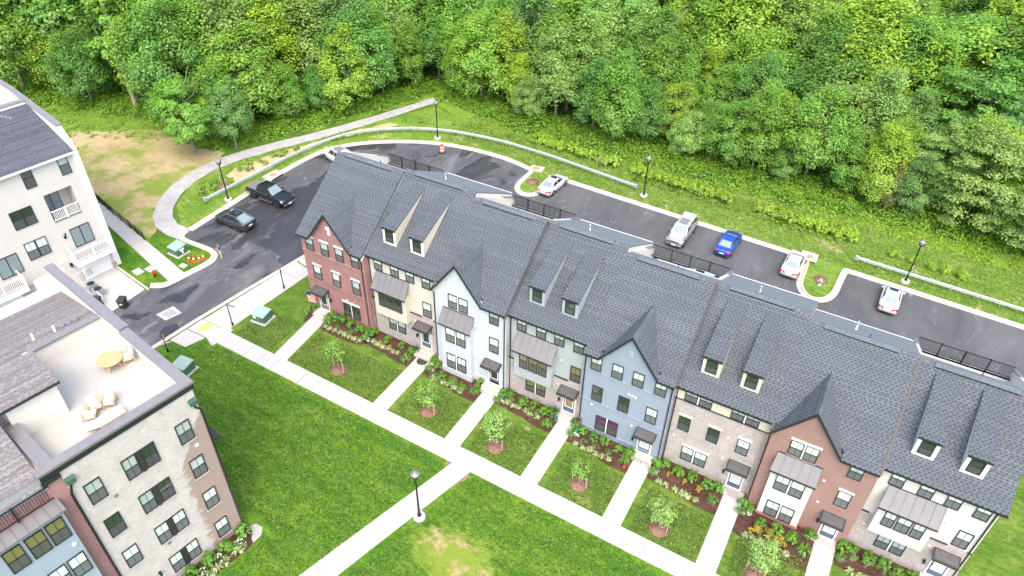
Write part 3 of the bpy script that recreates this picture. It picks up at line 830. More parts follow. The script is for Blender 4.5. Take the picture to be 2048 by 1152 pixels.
def standing_roof(root, x0, x1, yw, zw, yf, zfr, n):
    """sheet-metal bay roof with standing seams"""
    mb = MB(); t = 0.09
    mb.hexa([(x0+0.12, yw, zw-t), (x1-0.02, yw, zw-t), (x1, yf, zfr-t), (x0, yf, zfr-t)][::-1], [(x0+0.12, yw, zw), (x1-0.02, yw, zw), (x1, yf, zfr), (x0, yf, zfr)][::-1])
    o = mb.build('bay_roof', M['metal_roof'], root)
    for i in range(n+1):
        t_ = i/n
        xa = x0+0.14+(x1-x0-0.18)*t_; xb = x0+0.02+(x1-x0-0.04)*t_
        s = MB(); s.bar((xa, yw-0.01, zw+0.02), (xb, yf+0.01, zfr+0.02), 0.03, 0.05)
        s.build('seam', M['metal_roof'], o)
    f = MB(); f.bar((x0-0.01, yf-0.03, zfr-0.06), (x1+0.01, yf-0.03, zfr-0.06), 0.05, 0.13); f.bar((x0+0.1, yw-0.02, zw+0.03), (x1, yw-0.02, zw+0.03), 0.06, 0.05)
    f.build('bay_gutter', M['bronze'], o)

def railing(root, x0, x1, y, zb, zt, nposts=3, rot=0, name='railing'):
    mb = MB(); mb.bar((x0, y, zt), (x1, y, zt), 0.06, 0.05); mb.bar((x0, y, zb+0.1), (x1, y, zb+0.1), 0.05, 0.04)
    o = mb.build(name, M['iron'], root)
    for i in range(nposts):
        x = x0+(x1-x0)*(i+1)/(nposts+1) if nposts < 5 else x0+(x1-x0)*i/(nposts-1)
        p = MB(); p.box(-0.045, 0.045, -0.045, 0.045, zb, zt+0.08); q = p.build('post', M['iron'], o); q.location = (x, y, 0)
    n = int((x1-x0)/0.125); me = None
    for i in range(1, n):
        x = x0+(x1-x0)*i/n
        if me is None:
            p = MB(); p.box(-0.014, 0.014, -0.014, 0.014, zb+0.1, zt); me = p.mesh('picket', M['iron'])
        inst('picket', me, o, (x, y, 0))
    return o

SPEC = {
    0: dict(t='A', wall='brick_red', label='red brick end townhouse with a steep gable and a white plaque, farthest in the row'),
    1: dict(t='C', wall='cream', label='cream townhouse with twin dormers between the red brick end house and the pale blue one'),
    2: dict(t='B', wall='pale_blue', label='pale whitish-blue gabled townhouse with a metal-roofed bay left of its door'),
    3: dict(t='C', wall='grey_green', label='grey townhouse with a wide bay, brick ground floor and tan blinds'),
    4: dict(t='A', wall='brick_blue', label='slate-blue painted brick townhouse with a centred gable in mid row'),
    5: dict(t='D', wall='brick_beige', label='whitewashed brick townhouse with a cream top band and twin dormers'),
    6: dict(t='B', wall='brick_red2', label='red brick gabled townhouse with a white two-storey bay'),
    7: dict(t='C', wall='white_side', label='white townhouse with twin dormers at the near end of the row'),
}
def townhouse(i):
    S = SPEC[i]; T = S['t']; E = EV[i]
    x0w, x1w = XB[i], XB[i+1]; W = x1w-x0w
    zg = gz((x0w+x1w)/2, 0)
    root = thing('townhouse', (x0w, 0, zg), S['label'], 'townhouse', 'townhouses standing in one row')
    e = E-zg; b = -0.5                                  # eave height and footing in house space
    gable = T in 'AB'
    yw = -0.55 if gable else 0.0
    def ZP(y): return e+0.52+KF*y
    yr = 5.95 if (gable or i == 7) else 6.4
    zr = ZP(yr)
    terrace = i in (0, 2, 4, 7)
    wm = M[S['wall']]
    ye = -0.80 if gable else -0.28                      # eave line
    # front wall, closed back to the party walls
    mb = MB(); ztop = ZP(yw)-0.04
    if gable:
        xc = {0: 3.45, 4: 3.52}.get(i, 2.40); hw, zA = 2.3, e+3.12
        sl = (zA-e+0.0)/hw
        mb.prism([(0.0, yw, b), (W, yw, b), (W, yw, ztop), (xc+hw-0.1, yw, ztop), (xc, yw, zA-0.16), (xc-hw+0.1, yw, ztop), (0.0, yw, ztop)], (0, 0.25, 0))
        sw = MB(); sw.prism([(W-0.004, yw+0.25, b), (W-0.004, 5.0, b), (W-0.004, 5.0, ZP(5.0)-0.05), (W-0.004, yw+0.25, ZP(yw+.25)-0.05)], (-0.2, 0, 0)); sw.build('return_wall', wm, root)
        sw = MB()
        if i: sw.prism([(0.004, yw+0.25, b), (0.004, 1.0, b), (0.004, 1.0, ZP(1.0)-0.05), (0.004, yw+0.25, ZP(yw+.25)-0.05)], (0.2, 0, 0)); sw.build('return_wall', wm, root)
    else:
        mb.box(0.0, W, 0.0, 0.25, b, ztop)
    if i in (0, 7):                                     # open end wall of the row
        xe = 0.0 if i == 0 else W
        yb = 7.3; zb_ = zr-KB*(yb-yr)
        s = 0.22 if i == 0 else -0.22
        ew = MB(); ew.box(min(xe, xe+s), max(xe, xe+s), 7.301, 11.94, b, e+0.61); ew.prism([(xe, yw+0.253, b), (xe, yb, b), (xe, yb, zb_-0.1), (xe, yr, zr-0.06), (xe, yw+0.253, ZP(yw+0.253)-0.06)], (s, 0, 0)); ew.build('end_wall', wm, root)
    zfl = e+0.92
    ybk = 10.95 if i == 6 else 11.95; rw = MB(); rw.box(0.01, W-0.01, ybk, ybk+0.23, b, zfl if terrace else zr-KB*(min(12.2, 11.2 if i == 6 else 12.2)-yr)-0.2); rw.build('rear_wall', M['stucco'], root)
    mb.build('wall', wm, root)

    # roof deck and courses of shingles
    rk0 = -0.28 if i == 0 else 0.0
    rk1 = W+0.3 if i == 7 else W
    dk = MB()
    def slab(ya, za, yb, zb, t=0.14, xa=rk0, xb=rk1, mi=0):
        dk.hexa([(xa, ya, za-t), (xb, ya, za-t), (xb, yb, zb-t), (xa, yb, zb-t)], [(xa, ya, za), (xb, ya, za), (xb, yb, zb), (xa, yb, zb)], mi)
    if gable:
        xl_, xr_ = xc-hw, xc+hw; yn = yw+0.26
        slab(ye, ZP(ye), yr, zr, xb=xl_); slab(yn, ZP(yn), yr, zr, xa=xl_+.001, xb=xr_-.001); slab(ye, ZP(ye), yr, zr, xa=xr_)
    else: slab(ye, ZP(ye), yr, zr)
    yend = 7.35 if terrace else (11.2 if i == 6 else 12.45)
    slab(yr, zr, yend, zr-KB*(yend-yr), mi=1)
    if terrace and i == 4: pass
    ls = math.hypot(yr-ye, zr-ZP(ye))
    sh = MB()
    ring = [(0, -0.03), (rk1-rk0, -0.03), (rk1-rk0, ls-0.05), (0, ls-0.05)]
    if gable:
        vn = (yw+0.3-ye)*math.hypot(1, KF)
        ring = [(0, -0.03), (xc-hw-rk0, -0.03), (xc-hw-rk0, vn), (xc+hw-rk0, vn), (xc+hw-rk0, -0.03)]+ring[1:]
    shingle_courses(sh, (rk0, ye, ZP(ye)), (1, 0, 0), (0, 1, KF), ring, seed=10+i)
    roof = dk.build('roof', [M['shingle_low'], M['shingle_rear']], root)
    if gable:
        gm = MB()
        yfg = yw-0.28; yback = (zA-e-0.52)/KF
        for sgn in (-1, 1):
            xb = xc+sgn*hw*1.02; zb = zA-hw*1.02*sl
            yv = max((zb-e-0.52)/KF, yfg)
            gm.prism([(xc, yfg, zA), (xb, yfg, zb), (xb, yv, zb), (xc, yback+0.05, zA)], (0, 0, -0.12))
            sdir = Vector((sgn, 0, -sl)).normalized(); up = -sdir
            lenr = hw*1.02*math.hypot(1, sl)
            # u runs back along +y, v runs up the slope from the low edge
            poly = [(0, 0), (max(yv-yfg, 0.02), 0), (yback-yfg, lenr-0.03), (0, lenr-0.03)]
            shingle_courses(sh, (xb, yfg, zb), (0, 1, 0), tuple(up), poly, seed=40+i+sgn)
        gm.build('gable_roof', M['shingle_low'], root)
        # ridge cap and black rake boards
        rc = MB()
        nb = int((yback-yfg)/0.3)
        for k in range(nb):
            ya = yfg+k*0.3
            for sgn in (-1, 1):
                rc.hexa([(xc, ya, zA+0.0), (xc, ya+0.32, zA+0.0), (xc+sgn*0.15, ya+0.32, zA-0.15*sl+0.0), (xc+sgn*0.15, ya, zA-0.15*sl)],
                        [(xc, ya, zA+0.055), (xc, ya+0.32, zA+0.035), (xc+sgn*0.16, ya+0.32, zA-0.15*sl+0.035), (xc+sgn*0.16, ya, zA-0.15*sl+0.05)])
        tag(rc.build('ridge_shingle', M['shingle'], root), kind='stuff')
        for sgn in (-1, 1):
            rb = MB(); xb = xc+sgn*hw*1.02; zb = zA-hw*1.02*sl
            pts = [(xc, yfg-0.03, zA+0.03), (xb, yfg-0.03, zb+0.03), (xb, yfg-0.03, zb-0.24), (xc, yfg-0.03, zA-0.26)]
            rb.prism(pts, (0, 0.05, 0)); rb.build('rake_board', M['black'], root)
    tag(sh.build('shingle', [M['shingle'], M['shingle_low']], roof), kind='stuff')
    # ridge vent
    rv = MB()
    k0, k1 = rk0+0.95, rk1-1.25
    for yy, s in ((-0.22, 1), (0.0, -1)):
        pass
    rv.hexa([(k0, yr-0.26, zr-0.15), (k1, yr-0.26, zr-0.15), (k1, yr, zr+0.02), (k0, yr, zr+0.02)], [(k0, yr-0.26, zr-0.09), (k1, yr-0.26, zr-0.09), (k1, yr, zr+0.10), (k0, yr, zr+0.10)])
    rv.hexa([(k0, yr, zr+0.02), (k1, yr, zr+0.02), (k1, yr+0.28, zr-0.12), (k0, yr+0.28, zr-0.12)], [(k0, yr, zr+0.10), (k1, yr, zr+0.10), (k1, yr+0.28, zr-0.05), (k0, yr+0.28, zr-0.05)])
    rvo = rv.build('ridge_vent', M['ridge'], root)
    rs = MB(); rs.box(k0+0.02, k1-0.02, yr-0.285, yr-0.262, zr-0.165, zr-0.085); rs.build('vent_slot', M['black'], rvo)
    rcap = MB()
    xk = rk0
    while xk < rk1-0.05:
        if xk < k0-0.2 or xk > k1-0.1:
            x2 = min(xk+0.3, rk1)
            rcap.hexa([(xk, yr-0.17, zr-0.12), (x2, yr-0.17, zr-0.12), (x2, yr, zr+0.01), (xk, yr, zr+0.01)], [(xk, yr-0.18, zr-0.09), (x2, yr-0.18, zr-0.10), (x2, yr, zr+0.03), (xk, yr, zr+0.045)])
            rcap.hexa([(xk, yr, zr+0.01), (x2, yr, zr+0.01), (x2, yr+0.17, zr-0.08), (xk, yr+0.17, zr-0.08)], [(xk, yr, zr+0.045), (x2, yr, zr+0.03), (x2, yr+0.18, zr-0.06), (xk, yr+0.18, zr-0.045)])
        xk += 0.3
    tag(rcap.build('ridge_cap', M['shingle'], root), kind='stuff')
    # eave gutter
    segs = [(rk0, rk1)] if not gable else [(rk0, xc-hw*1.0), (xc+hw*1.0, rk1)]
    for a, bb in segs:
        g = MB(); g.box(a, bb, ye-0.11, ye-0.005, ZP(ye)-0.13, ZP(ye)-0.005); g.build('gutter', M['iron'], root)
    # step in the roof on the right where the next house is lower
    if i in (0, 2, 4, 6):
        st = MB(); hs = EV[i]-EV[i+1]+0.02
        xs = W
        ys0 = ye
        st.prism([(xs+0.002, ys0, ZP(ys0)-hs-0.1), (xs+0.002, yr+0.1, zr-hs-0.1), (xs+0.002, yr+0.1, zr-0.02), (xs+0.002, ys0, ZP(ys0)-0.02)], (-0.06, 0, 0))
        st.build('step_flashing', M['white'] if i == 0 else M['cap_grey'], root)
        fb = MB(); fb.bar((xs+0.02, ys0, ZP(ys0)+0.012), (xs+0.02, yr, zr+0.012), 0.12, 0.05)
        fb.build('rake_board', M['black'], root)
    # terrace cut into the rear roof
    if terrace:
        tf = MB(); tf.box(0.2, W-0.2, 7.1, 12.3, zfl-0.2, zfl); tf.build('terrace_floor', M['deck'], root)
        bk = MB(); bk.box(0.2, W-0.2, 7.1, 7.3, zfl, zr-KB*(7.3-yr)-0.15); bk.build('terrace_wall', M['white'], root)
        for xs in (0.0, W-0.22):
            fw = MB(); zt = lambda y: zr-KB*(y-yr)+0.12
            fw.prism([(xs, 7.36, zfl-0.3), (xs, 12.6, zfl-0.3), (xs, 12.6, zt(12.6)), (xs, 7.36, zt(7.36))], (0.22, 0, 0)); fo = fw.build('fin_wall', M['stucco'], root)
            cp = MB(); cp.hexa([(xs-0.06, 10.6, zt(10.6)+.003), (xs+0.28, 10.6, zt(10.6)+.003), (xs+0.28, 12.68, zt(12.68)+.003), (xs-0.06, 12.68, zt(12.68)+.003)],
                               [(xs-0.06, 10.6, zt(10.6)+0.09), (xs+0.28, 10.6, zt(10.6)+0.09), (xs+0.28, 12.68, zt(12.68)+0.09), (xs-0.06, 12.68, zt(12.68)+0.09)]); cp.build('fin_cap', M['cap_grey'], fo)
        railing(root, 0.24, W-0.24, 12.2, zfl, zfl+1.08)
    else:
        for xs in (0.0, W-0.2):
            cw = MB(); cw.prism([(xs, yr-0.6, zfl), (xs, yend-0.02, zfl), (xs, yend-0.02, zr-KB*(yend-.02-yr)-0.145), (xs, yr, zr-0.145), (xs, yr-0.6, ZP(yr-.6)-0.145)], (0.2, 0, 0)); cw.build('attic_side', M['stucco'], root)
        fa = MB(); yy = yend; zz = zr-KB*(yend-yr); fa.box(0.0, W, yy+0.003, yy+0.05, zz-0.18, zz+0.02); fa.build('fascia', M['white'], root)
        vp = MB(); vp.tube([(W*0.42, 7.9, zr-1.0), (W*0.42, 7.9, zr-0.25)], 0.055, 8); vp.build('vent_pipe', M['white'], root)
    vx = W*0.55; vp = MB(); vp.tube([(vx, 6.75, zr-0.4), (vx, 6.75, zr-0.12)], 0.035, 6); vp.build('vent_pipe', M['iron'], root)

    # fronts
    gb = gz((x0w+x1w)/2, 0)-zg
    if T == 'A':
        li = 'stone_lintel' if i == 0 else None
        bk3 = ['curtain']*4 if i == 4 else ['blind_grey']*4
        for k, cx in enumerate((1.0, 2.72, 4.36, 6.1)):
            window(root, cx, e-1.62, 0.88, 1.42, yw, bk3[k], lintel=li, sill='band_red' if i == 0 else 'brick_blue', muntin=i == 4)
        for k, cx in enumerate((1.35, 3.55, 5.8)):
            window(root, cx, e-4.80, 0.88, 1.6, yw, ('room', 'room', 'blind')[k] if i == 4 else ('blind', 'blind', 'blind_grey')[k], lintel=li, sill='band_red' if i == 0 else 'brick_blue', muntin=i == 4)
        gx = 4.85 if i == 0 else 2.45
        double(root, gx, e-7.92, 0.88, 1.6, yw, 'room' if i == 0 else 'room_purple', lintel=li, muntin=False)
        dx = 1.52 if i == 0 else 5.72
        door(root, dx, e-8.28, yw, 'room' if i == 0 else 'blind_grey')
        canopy(root, dx, e-5.68, yw)
        for zb_ in (-1.86, -5.08, -8.12):
            bd = MB(); bd.box(0.0, W-0.004, yw-0.06, yw-0.002, e+zb_, e+zb_+0.17)
            bd.build('band_course', M['band_red'] if i == 0 else M['brick_blue'], root)
        if i == 0:
            pq = MB(); pq.box(3.42, 3.68, yw-0.06, yw+0.02, e+0.92, e+1.72); pq.box(3.24, 3.419, yw-0.06, yw+0.02, e+1.40, e+1.68); pq.build('plaque', M['white'], root)
            dots(root, [(4.42, e-6.0)], yw)
            wall_lamp(root, 2.45, yw, e-6.75)
        else:
            lv = MB(); lv.box(3.3, 3.78, yw-0.05, yw+0.02, e+0.95, e+1.5)
            for q in range(5): lv.box(3.34, 3.74, yw-0.08, yw-0.052, e+0.99+q*0.1, e+1.05+q*0.1)
            lv.build('gable_louvre', M['blue_bay'], root)
            dots(root, [(3.85, e-2.72), (4.1, e-2.75), (4.38, e-2.78), (1.0, e-5.35), (4.45, e-5.9)], yw)
            wall_lamp(root, 4.75, yw, e-7.1)
        downspout(root, W-0.28 if i == 0 else 0.13, yw, ZP(ye)-0.05, b+0.55)
        if i == 4: downspout(root, W-0.14, yw, ZP(ye)-0.05, b+0.55)
    elif T == 'B':
        li = 'stone_lintel' if i == 6 else None
        si = 'band_red' if i == 6 else None
        double(root, 2.45, e-1.58, 0.88, 1.42, yw, 'blind', lintel=li, sill=si)
        window(root, 5.85, e-1.58, 0.88, 1.42, yw, 'blind_grey', lintel=li, sill=si)
        window(root, 5.85, e-4.66, 0.88, 1.6, yw, 'blind', lintel=li, sill=si)
        door(root, 5.9, e-8.22, yw, 'blind_grey' if i == 6 else 'room')
        canopy(root, 5.8, e-5.63, yw)
        yb2 = yw-0.5
        bm = M['pale_blue'] if i == 2 else M['white_side']
        zbase = e-8.1 if i == 6 else e-8.05
        by = MB(); by.box(0.98, 3.86, yb2, yw-0.002, zbase, e-2.95); by.build('bay', bm, root)
        fb = MB(); fb.box(0.92, 3.92, yb2-0.07, yw-0.002, b, zbase-0.003); fb.build('bay_base', M['pale_blue'] if i == 2 else M['brick_red2'], root)
        if i == 6:
            lg = MB(); lg.box(0.9, 3.94, yb2-0.12, yw-0.002, zbase-0.0, zbase+0.10); lg.build('bay_ledge', M['band_red'], root)
        double(root, 2.42, e-4.95, 0.92, 1.62, yb2, 'blind')
        double(root, 2.42, e-7.95, 0.92, 1.62, yb2, 'blind')
        standing_roof(root, 0.86, 3.98, yw-0.003, e-1.78, yb2-0.28, e-3.02, 5)
        if i == 2:
            dots(root, [(4.0, e-2.55), (4.3, e-2.6), (4.58, e-2.65), (4.45, e-5.55)], yw)
            bd = MB(); bd.box(0.0, W-0.004, yw-0.05, yw-0.002, b, e-8.0); bd.build('band_course', M['pale_blue'], root)
        else:
            dots(root, [(4.3, e-2.8), (4.5, e-5.05), (1.5, e-5.35)], yw if False else yw)
            bd = MB(); bd.box(0.0, 0.9, yw-0.06, yw-0.002, b, e-8.0); bd.box(3.96, 5.2, yw-0.06, yw-0.002, b, e-8.0); bd.build('band_course', M['band_red'], root)
            wall_lamp(root, 4.98, yw, e-6.75)
        downspout(root, 0.13, yw, ZP(ye)-0.05, b+0.55)
        if i == 2: downspout(root, W-0.13, yw, ZP(ye)-0.05, b+0.55)
    elif T == 'C':
        bk = 'blind_tan' if i == 3 else 'blind'
        # brick ground floor
        br = MB(); zbr = e-4.42
        br.box(0.0, 0.85, -0.06, -0.002, b, zbr); br.box(0.851, 4.2, -0.06, -0.002, b, e-5.3); br.box(4.201, W, -0.06, -0.002, b, zbr)
        br.build('brick_facing', M['brick_beige'], root)
        lg = MB(); lg.box(4.2, 5.45, -0.13, -0.061, zbr-0.06, zbr+0.05); lg.box(6.65, W, -0.13, -0.061, zbr-0.06, zbr+0.05); lg.box(0, 0.55, -0.13, -0.061, zbr-0.06, zbr+0.05); lg.build('ledge', M['bronze'], root)
        for k, cx in enumerate((1.12, 2.85, 4.45, 6.1)):
            window(root, cx, e-1.14, 0.86, 1.36, 0, 'blind' if i != 3 else 'curtain')
        window(root, 6.02, e-4.30, 0.88, 1.6, 0, bk)
        double(root, 2.62, e-7.42, 0.86, 1.36, -0.06, bk if i == 3 else 'blind_grey', muntin=i != 1)
        door(root, 5.75, e-7.9, -0.06, 'blind_tan' if i == 3 else ('blind' if i == 7 else 'room'))
        canopy(root, 5.72, e-5.1, -0.06)
        yb2 = -0.62
        bm = wm if i != 1 else M['cream']
        by = MB(); by.box(0.84, 4.22, yb2, -0.003, e-5.55, e-2.65); by.build('bay', bm, root)
        for cx, w in ((1.68, 0.72), (2.56, 0.86), (3.44, 0.72)):
            window(root, cx, e-4.45, w, 1.66, yb2, 'room' if i == 1 else ('blind' if i == 7 else bk))
        standing_roof(root, 0.72, 4.34, -0.003, e-1.22, yb2-0.30, e-2.62, 6)
        dots(root, [(4.75, e-2.55), (4.62, e-5.25), (0.6, e-5.75)], 0)
        wall_lamp(root, 4.85, -0.06, e-6.8)
        if i == 7: downspout(root, W-0.15, 0, ZP(ye)-0.05, b+0.55)
        if i == 1: downspout(root, 0.16, 0, ZP(ye)-0.05, b+0.55)
        if i == 3: downspout(root, 0.14, 0, ZP(ye)-0.05, b+0.55)
    else:
        pn = MB(); pn.box(0.0, W, -0.05, -0.002, e-0.98, ztop-0.02); pn.build('top_panel', M['cream_fc'], root)
        for xq in (0.02, 3.45, W-0.1):
            tr = MB(); tr.box(xq, xq+0.08, -0.075, -0.052, e-0.95, ztop-0.03); tr.build('trim', M['cream_fc'], root)
        lg = MB(); lg.box(0.0, W, -0.11, -0.002, e-1.06, e-0.985); lg.build('ledge', M['bronze'], root)
        double(root, 1.70, e-0.92, 0.94, 1.2, -0.052, 'blind_grey'); double(root, 5.08, e-0.92, 0.94, 1.2, -0.052, 'blind_grey')
        window(root, 1.1, e-4.15, 0.88, 1.5, 0, 'room', lintel='stone_lintel', sill='brick_beige', muntin=False)
        window(root, 3.3, e-4.15, 0.88, 1.5, 0, 'room', lintel='stone_lintel', sill='brick_beige', muntin=False)
        window(root, 5.5, e-4.15, 0.88, 1.5, 0, 'blind', lintel='stone_lintel', sill='brick_beige')
        double(root, 2.35, e-7.18, 0.92, 1.48, 0, 'blind', lintel='stone_lintel')
        door(root, 5.72, e-7.9, 0, 'blind_grey')
        canopy(root, 5.68, e-5.05, 0)
        dots(root, [(4.35, e-3.0), (0.55, e-5.0), (4.4, e-5.3)], 0)
        wall_lamp(root, 4.75, 0, e-6.5)
        downspout(root, 0.12, 0, ZP(ye)-0.05, b+0.55)
    if not gable:                                     # two long shed dormers
        dm = {1: M['cream_fc'], 3: M['grey_green'], 5: M['cream_fc'], 7: M['white_side']}[i]
        for cx in (1.86, 4.68):
            yd = 0.98; zb_ = ZP(yd); zt_ = e+2.84; hw2 = 0.66
            yback = 5.55; zback = ZP(yback)
            ks = (zback-zt_)/(yback-yd)
            d = MB()
            d.box(cx-hw2, cx+hw2, yd, yd+0.12, zb_-0.2, zt_)
            for sgn in (-1, 1):
                xs = cx+sgn*hw2
                d.prism([(xs, yd+0.121, ZP(yd+.121)-0.1), (xs, yback, zback-0.1), (xs, yback, zback-0.02), (xs, yd+0.121, zt_+ks*0.12-0.01)], (-sgn*0.1, 0, 0))
            dob = d.build('dormer', dm, root)
            rf = MB(); xa, xb = cx-hw2-0.05, cx+hw2+0.05; yf_ = yd-0.10; zf_ = zt_-ks*0.10
            rf.hexa([(xa, yf_, zf_), (xb, yf_, zf_), (xb, yback+0.1, zback+ks*0.1), (xa, yback+0.1, zback+ks*0.1)],
                    [(xa, yf_, zf_+0.1), (xb, yf_, zf_+0.1), (xb, yback+0.1, zback+ks*0.1+0.02), (xa, yback+0.1, zback+ks*0.1+0.02)])
            rf.build('dormer_roof', M['shingle_low'], dob)
            ds = MB(); ls2 = math.hypot(yback-yf_, zback-zf_-0.08)
            shingle_courses(ds, (xa, yf_, zf_+0.1), (1, 0, 0), (0, yback+.1-yf_, zback+ks*.1+.02-zf_-0.1), [(0, -0.02), (xb-xa, -0.02), (xb-xa, ls2-0.02), (0, ls2-0.02)], seed=70+i)
            tag(ds.build('dormer_shingle', [M['shingle'], M['shingle_low']], dob), kind='stuff')
            fb = MB(); fb.box(xa, xb, yf_-0.05, yf_-0.003, zf_-0.08, zf_+0.10); fb.build('dormer_fascia', M['black'], dob)
            window(root, cx, zb_+0.24, 0.80, 1.12, yd, 'room', muntin=False)
            tm = MB(); tm.box(cx-hw2+0.0, cx-0.44, yd-0.03, yd-0.002, zb_, zt_-0.03); tm.box(cx+0.44, cx+hw2, yd-0.03, yd-0.002, zb_, zt_-0.03); tm.box(cx-0.44, cx+0.44, yd-0.03, yd-0.002, zb_, zb_+0.2)
            tm.build('dormer_trim', M['white'] if i in (1, 7) else dm, dob)
    # stoop
    dx = {0: 1.52}.get(i, 5.85); yd = yw-0.002 if gable else -0.062
    dz = (e-8.28 if T == 'A' else e-8.22 if T == 'B' else e-7.98 if T == 'C' else e-7.9)-0.07
    st = MB(); st.box(dx-0.85, dx+0.85, yd-0.75, yd, b, dz)
    if dz > 0.2: st.box(dx-0.85, dx+0.85, yd-1.05, yd-0.751, b, dz/2)
    st.build('stoop', M['concrete'] if i not in (5, 6) else (M['brick_beige'] if i == 5 else M['brick_red2']), root)
    return root
HOUSE = [townhouse(i) for i in range(8)]
# ---------------------------------------------------------------- the two buildings on the left
R90 = math.pi/2
def local_root(name, O, z, label, cat, group=None):
    return thing(name, (O.x, O.y, z), label, cat, group, -PH)

def stained_brick():
    """pale brick with a brown damp patch that has its own ragged outline"""
    m = brickmat('damp_stained_whitewashed_brick', (0.56, 0.52, 0.50), (0.42, 0.385, 0.37), (0.60, 0.56, 0.54), stain=(0.30, 0.22, 0.19), stain_amt=0.25)
    nt = m.node_tree; N, L = nt.nodes, nt.links; B = N['Principled BSDF']
    src = B.inputs['Base Color'].links[0].from_socket
    tc = N.new('ShaderNodeTexCoord'); sp = N.new('ShaderNodeSeparateXYZ'); L.new(tc.outputs['Object'], sp.inputs[0])
    mp = N.new('ShaderNodeMapping'); mp.inputs['Scale'].default_value = (1, 1, 2.2); L.new(tc.outputs['Object'], mp.inputs[0])
    n = noise(N, L, mp.outputs[0], 1.1, 8, 0.72)
    edge_ = math_(N, L, 'ADD', sp.outputs[1], math_(N, L, 'MULTIPLY', math_(N, L, 'SUBTRACT', n.outputs[0], 0.5), 2.6))
    r = ramp(N, [(0.0, (0,)*3), (0.28, (1,)*3)]); L.new(math_(N, L, 'ADD', edge_, 2.35), r.inputs[0])
    top = ramp(N, [(0.0, (1,)*3), (0.25, (0,)*3)])
    L.new(math_(N, L, 'ADD', math_(N, L, 'SUBTRACT', sp.outputs[2], math_(N, L, 'MULTIPLY_ADD', sp.outputs[1], 1.6, 12.2)), math_(N, L, 'MULTIPLY', math_(N, L, 'SUBTRACT', n.outputs[0], 0.5), 2.0)), top.inputs[0])
    f = math_(N, L, 'MULTIPLY', r.outputs[0], top.outputs[0])
    L.new(mixc(N, L, math_(N, L, 'MULTIPLY', f, 0.85), src, (0.30, 0.215, 0.18)), B.inputs['Base Color'])
    return m
M['brick_damp'] = stained_brick()

Z0 = -0.55
bl = local_root('rowhouse', OB, Z0, 'whitewashed brick four-storey corner rowhouse with a roof deck, lower left', 'rowhouse')
def z_(z): return z-Z0
mb = MB(); mb.box(-17.4, 0.0, -7.78, 0.0, -0.6, z_(12.75)); mb.box(-0.32, 0.0, -7.78, 0.0, z_(12.75), z_(14.0)); mb.box(-17.4, -0.321, -0.28, 0.0, z_(12.75), z_(14.0))
mb.build('wall', M['brick_damp'], bl)
# inside faces of the parapet, deck floor, stair house
mb = MB()
mb.box(-0.42, -0.322, -7.6, -0.29, z_(12.9), z_(14.0)); mb.box(-9.6, -0.423, -0.38, -0.281, z_(12.9), z_(14.0)); mb.box(-9.9, -9.601, -5.2, -0.281, z_(12.751), z_(14.06)); mb.box(-17.4, -9.901, -0.33, -0.281, z_(12.0), z_(13.99))
mb.box(-4.7, -0.43, -8.05, -7.78, z_(12.751), z_(14.0))
mb.build('parapet_lining', M['stucco'], bl)
mb = MB(); mb.box(-9.6, -0.43, -7.77, -0.385, z_(12.752), z_(12.92)); mb.build('deck_floor', M['deck'], bl)
for q, nm in (((-0.5, 0.14, -8.75, 0.16), 'front'), ((-7.2, -0.501, -0.46, 0.16), 'side'), ((-17.55, -7.32, -0.36, 0.27), 'rear side'), ((-10.0, -9.5, -4.9, -0.47), 'back'), ((-4.75, -0.501, -8.4, -7.72), 'south')):
    x0, x1, y0, y1 = q
    dz = {'front': 0.0, 'side': -0.004, 'rear side': 0.05, 'back': 0.02, 'south': -0.008}[nm]
    mb = MB(); mb.box(x0, x1, y0, y1, z_(14.02)+dz, z_(14.17)+dz); mb.build('coping', M['cap_grey'], bl)
mb = MB(); mb.box(0.002, 0.10, -8.7, 0.1, z_(13.62), z_(13.80)); mb.box(0.002, 0.16, -8.7, 0.1, z_(13.86), z_(14.015)); mb.build('cornice', M['black'], bl)
# stair house
mb = MB(); mb.box(-6.6, -4.4, -8.0, -5.3, z_(12.3), z_(15.45)); mb.build('stair_wall', M['stucco'], bl)
rf = MB()
rf.hexa([(-4.15, -9.0, z_(15.36)), (-4.15, -5.15, z_(15.36)), (-6.7, -5.15, z_(16.2)), (-6.7, -9.0, z_(16.2))], [(-4.15, -9.0, z_(15.5)), (-4.15, -5.15, z_(15.5)), (-6.7, -5.15, z_(16.34)), (-6.7, -9.0, z_(16.34))])
rf.hexa([(-6.7, -9.0, z_(16.2)), (-6.7, -5.15, z_(16.2)), (-9.95, -5.15, z_(13.8)), (-9.95, -9.0, z_(13.8))], [(-6.7, -9.0, z_(16.34)), (-6.7, -5.15, z_(16.34)), (-9.95, -5.15, z_(13.94)), (-9.95, -9.0, z_(13.94))])
ro = rf.build('stair_roof', M['shingle_brown_low'], bl)
sh = MB(); L_ = math.hypot(2.55, 0.84)
shingle_courses(sh, (-4.15, -9.0, z_(15.5)), (0, 1, 0), (-2.55, 0, 0.84), [(0, -0.02), (3.85, -0.02), (3.85, L_-0.02), (0, L_-0.02)], expo=0.19, pitch=0.33, tab=0.22, seed=91)
tag(sh.build('shingle', [M['shingle_brown'], M['shingle_brown_low']], ro), kind='stuff')
mb = MB(); mb.box(-4.2, -4.1, -9.0, -5.1, z_(15.36), z_(15.52)); mb.build('fascia', M['black'], bl)
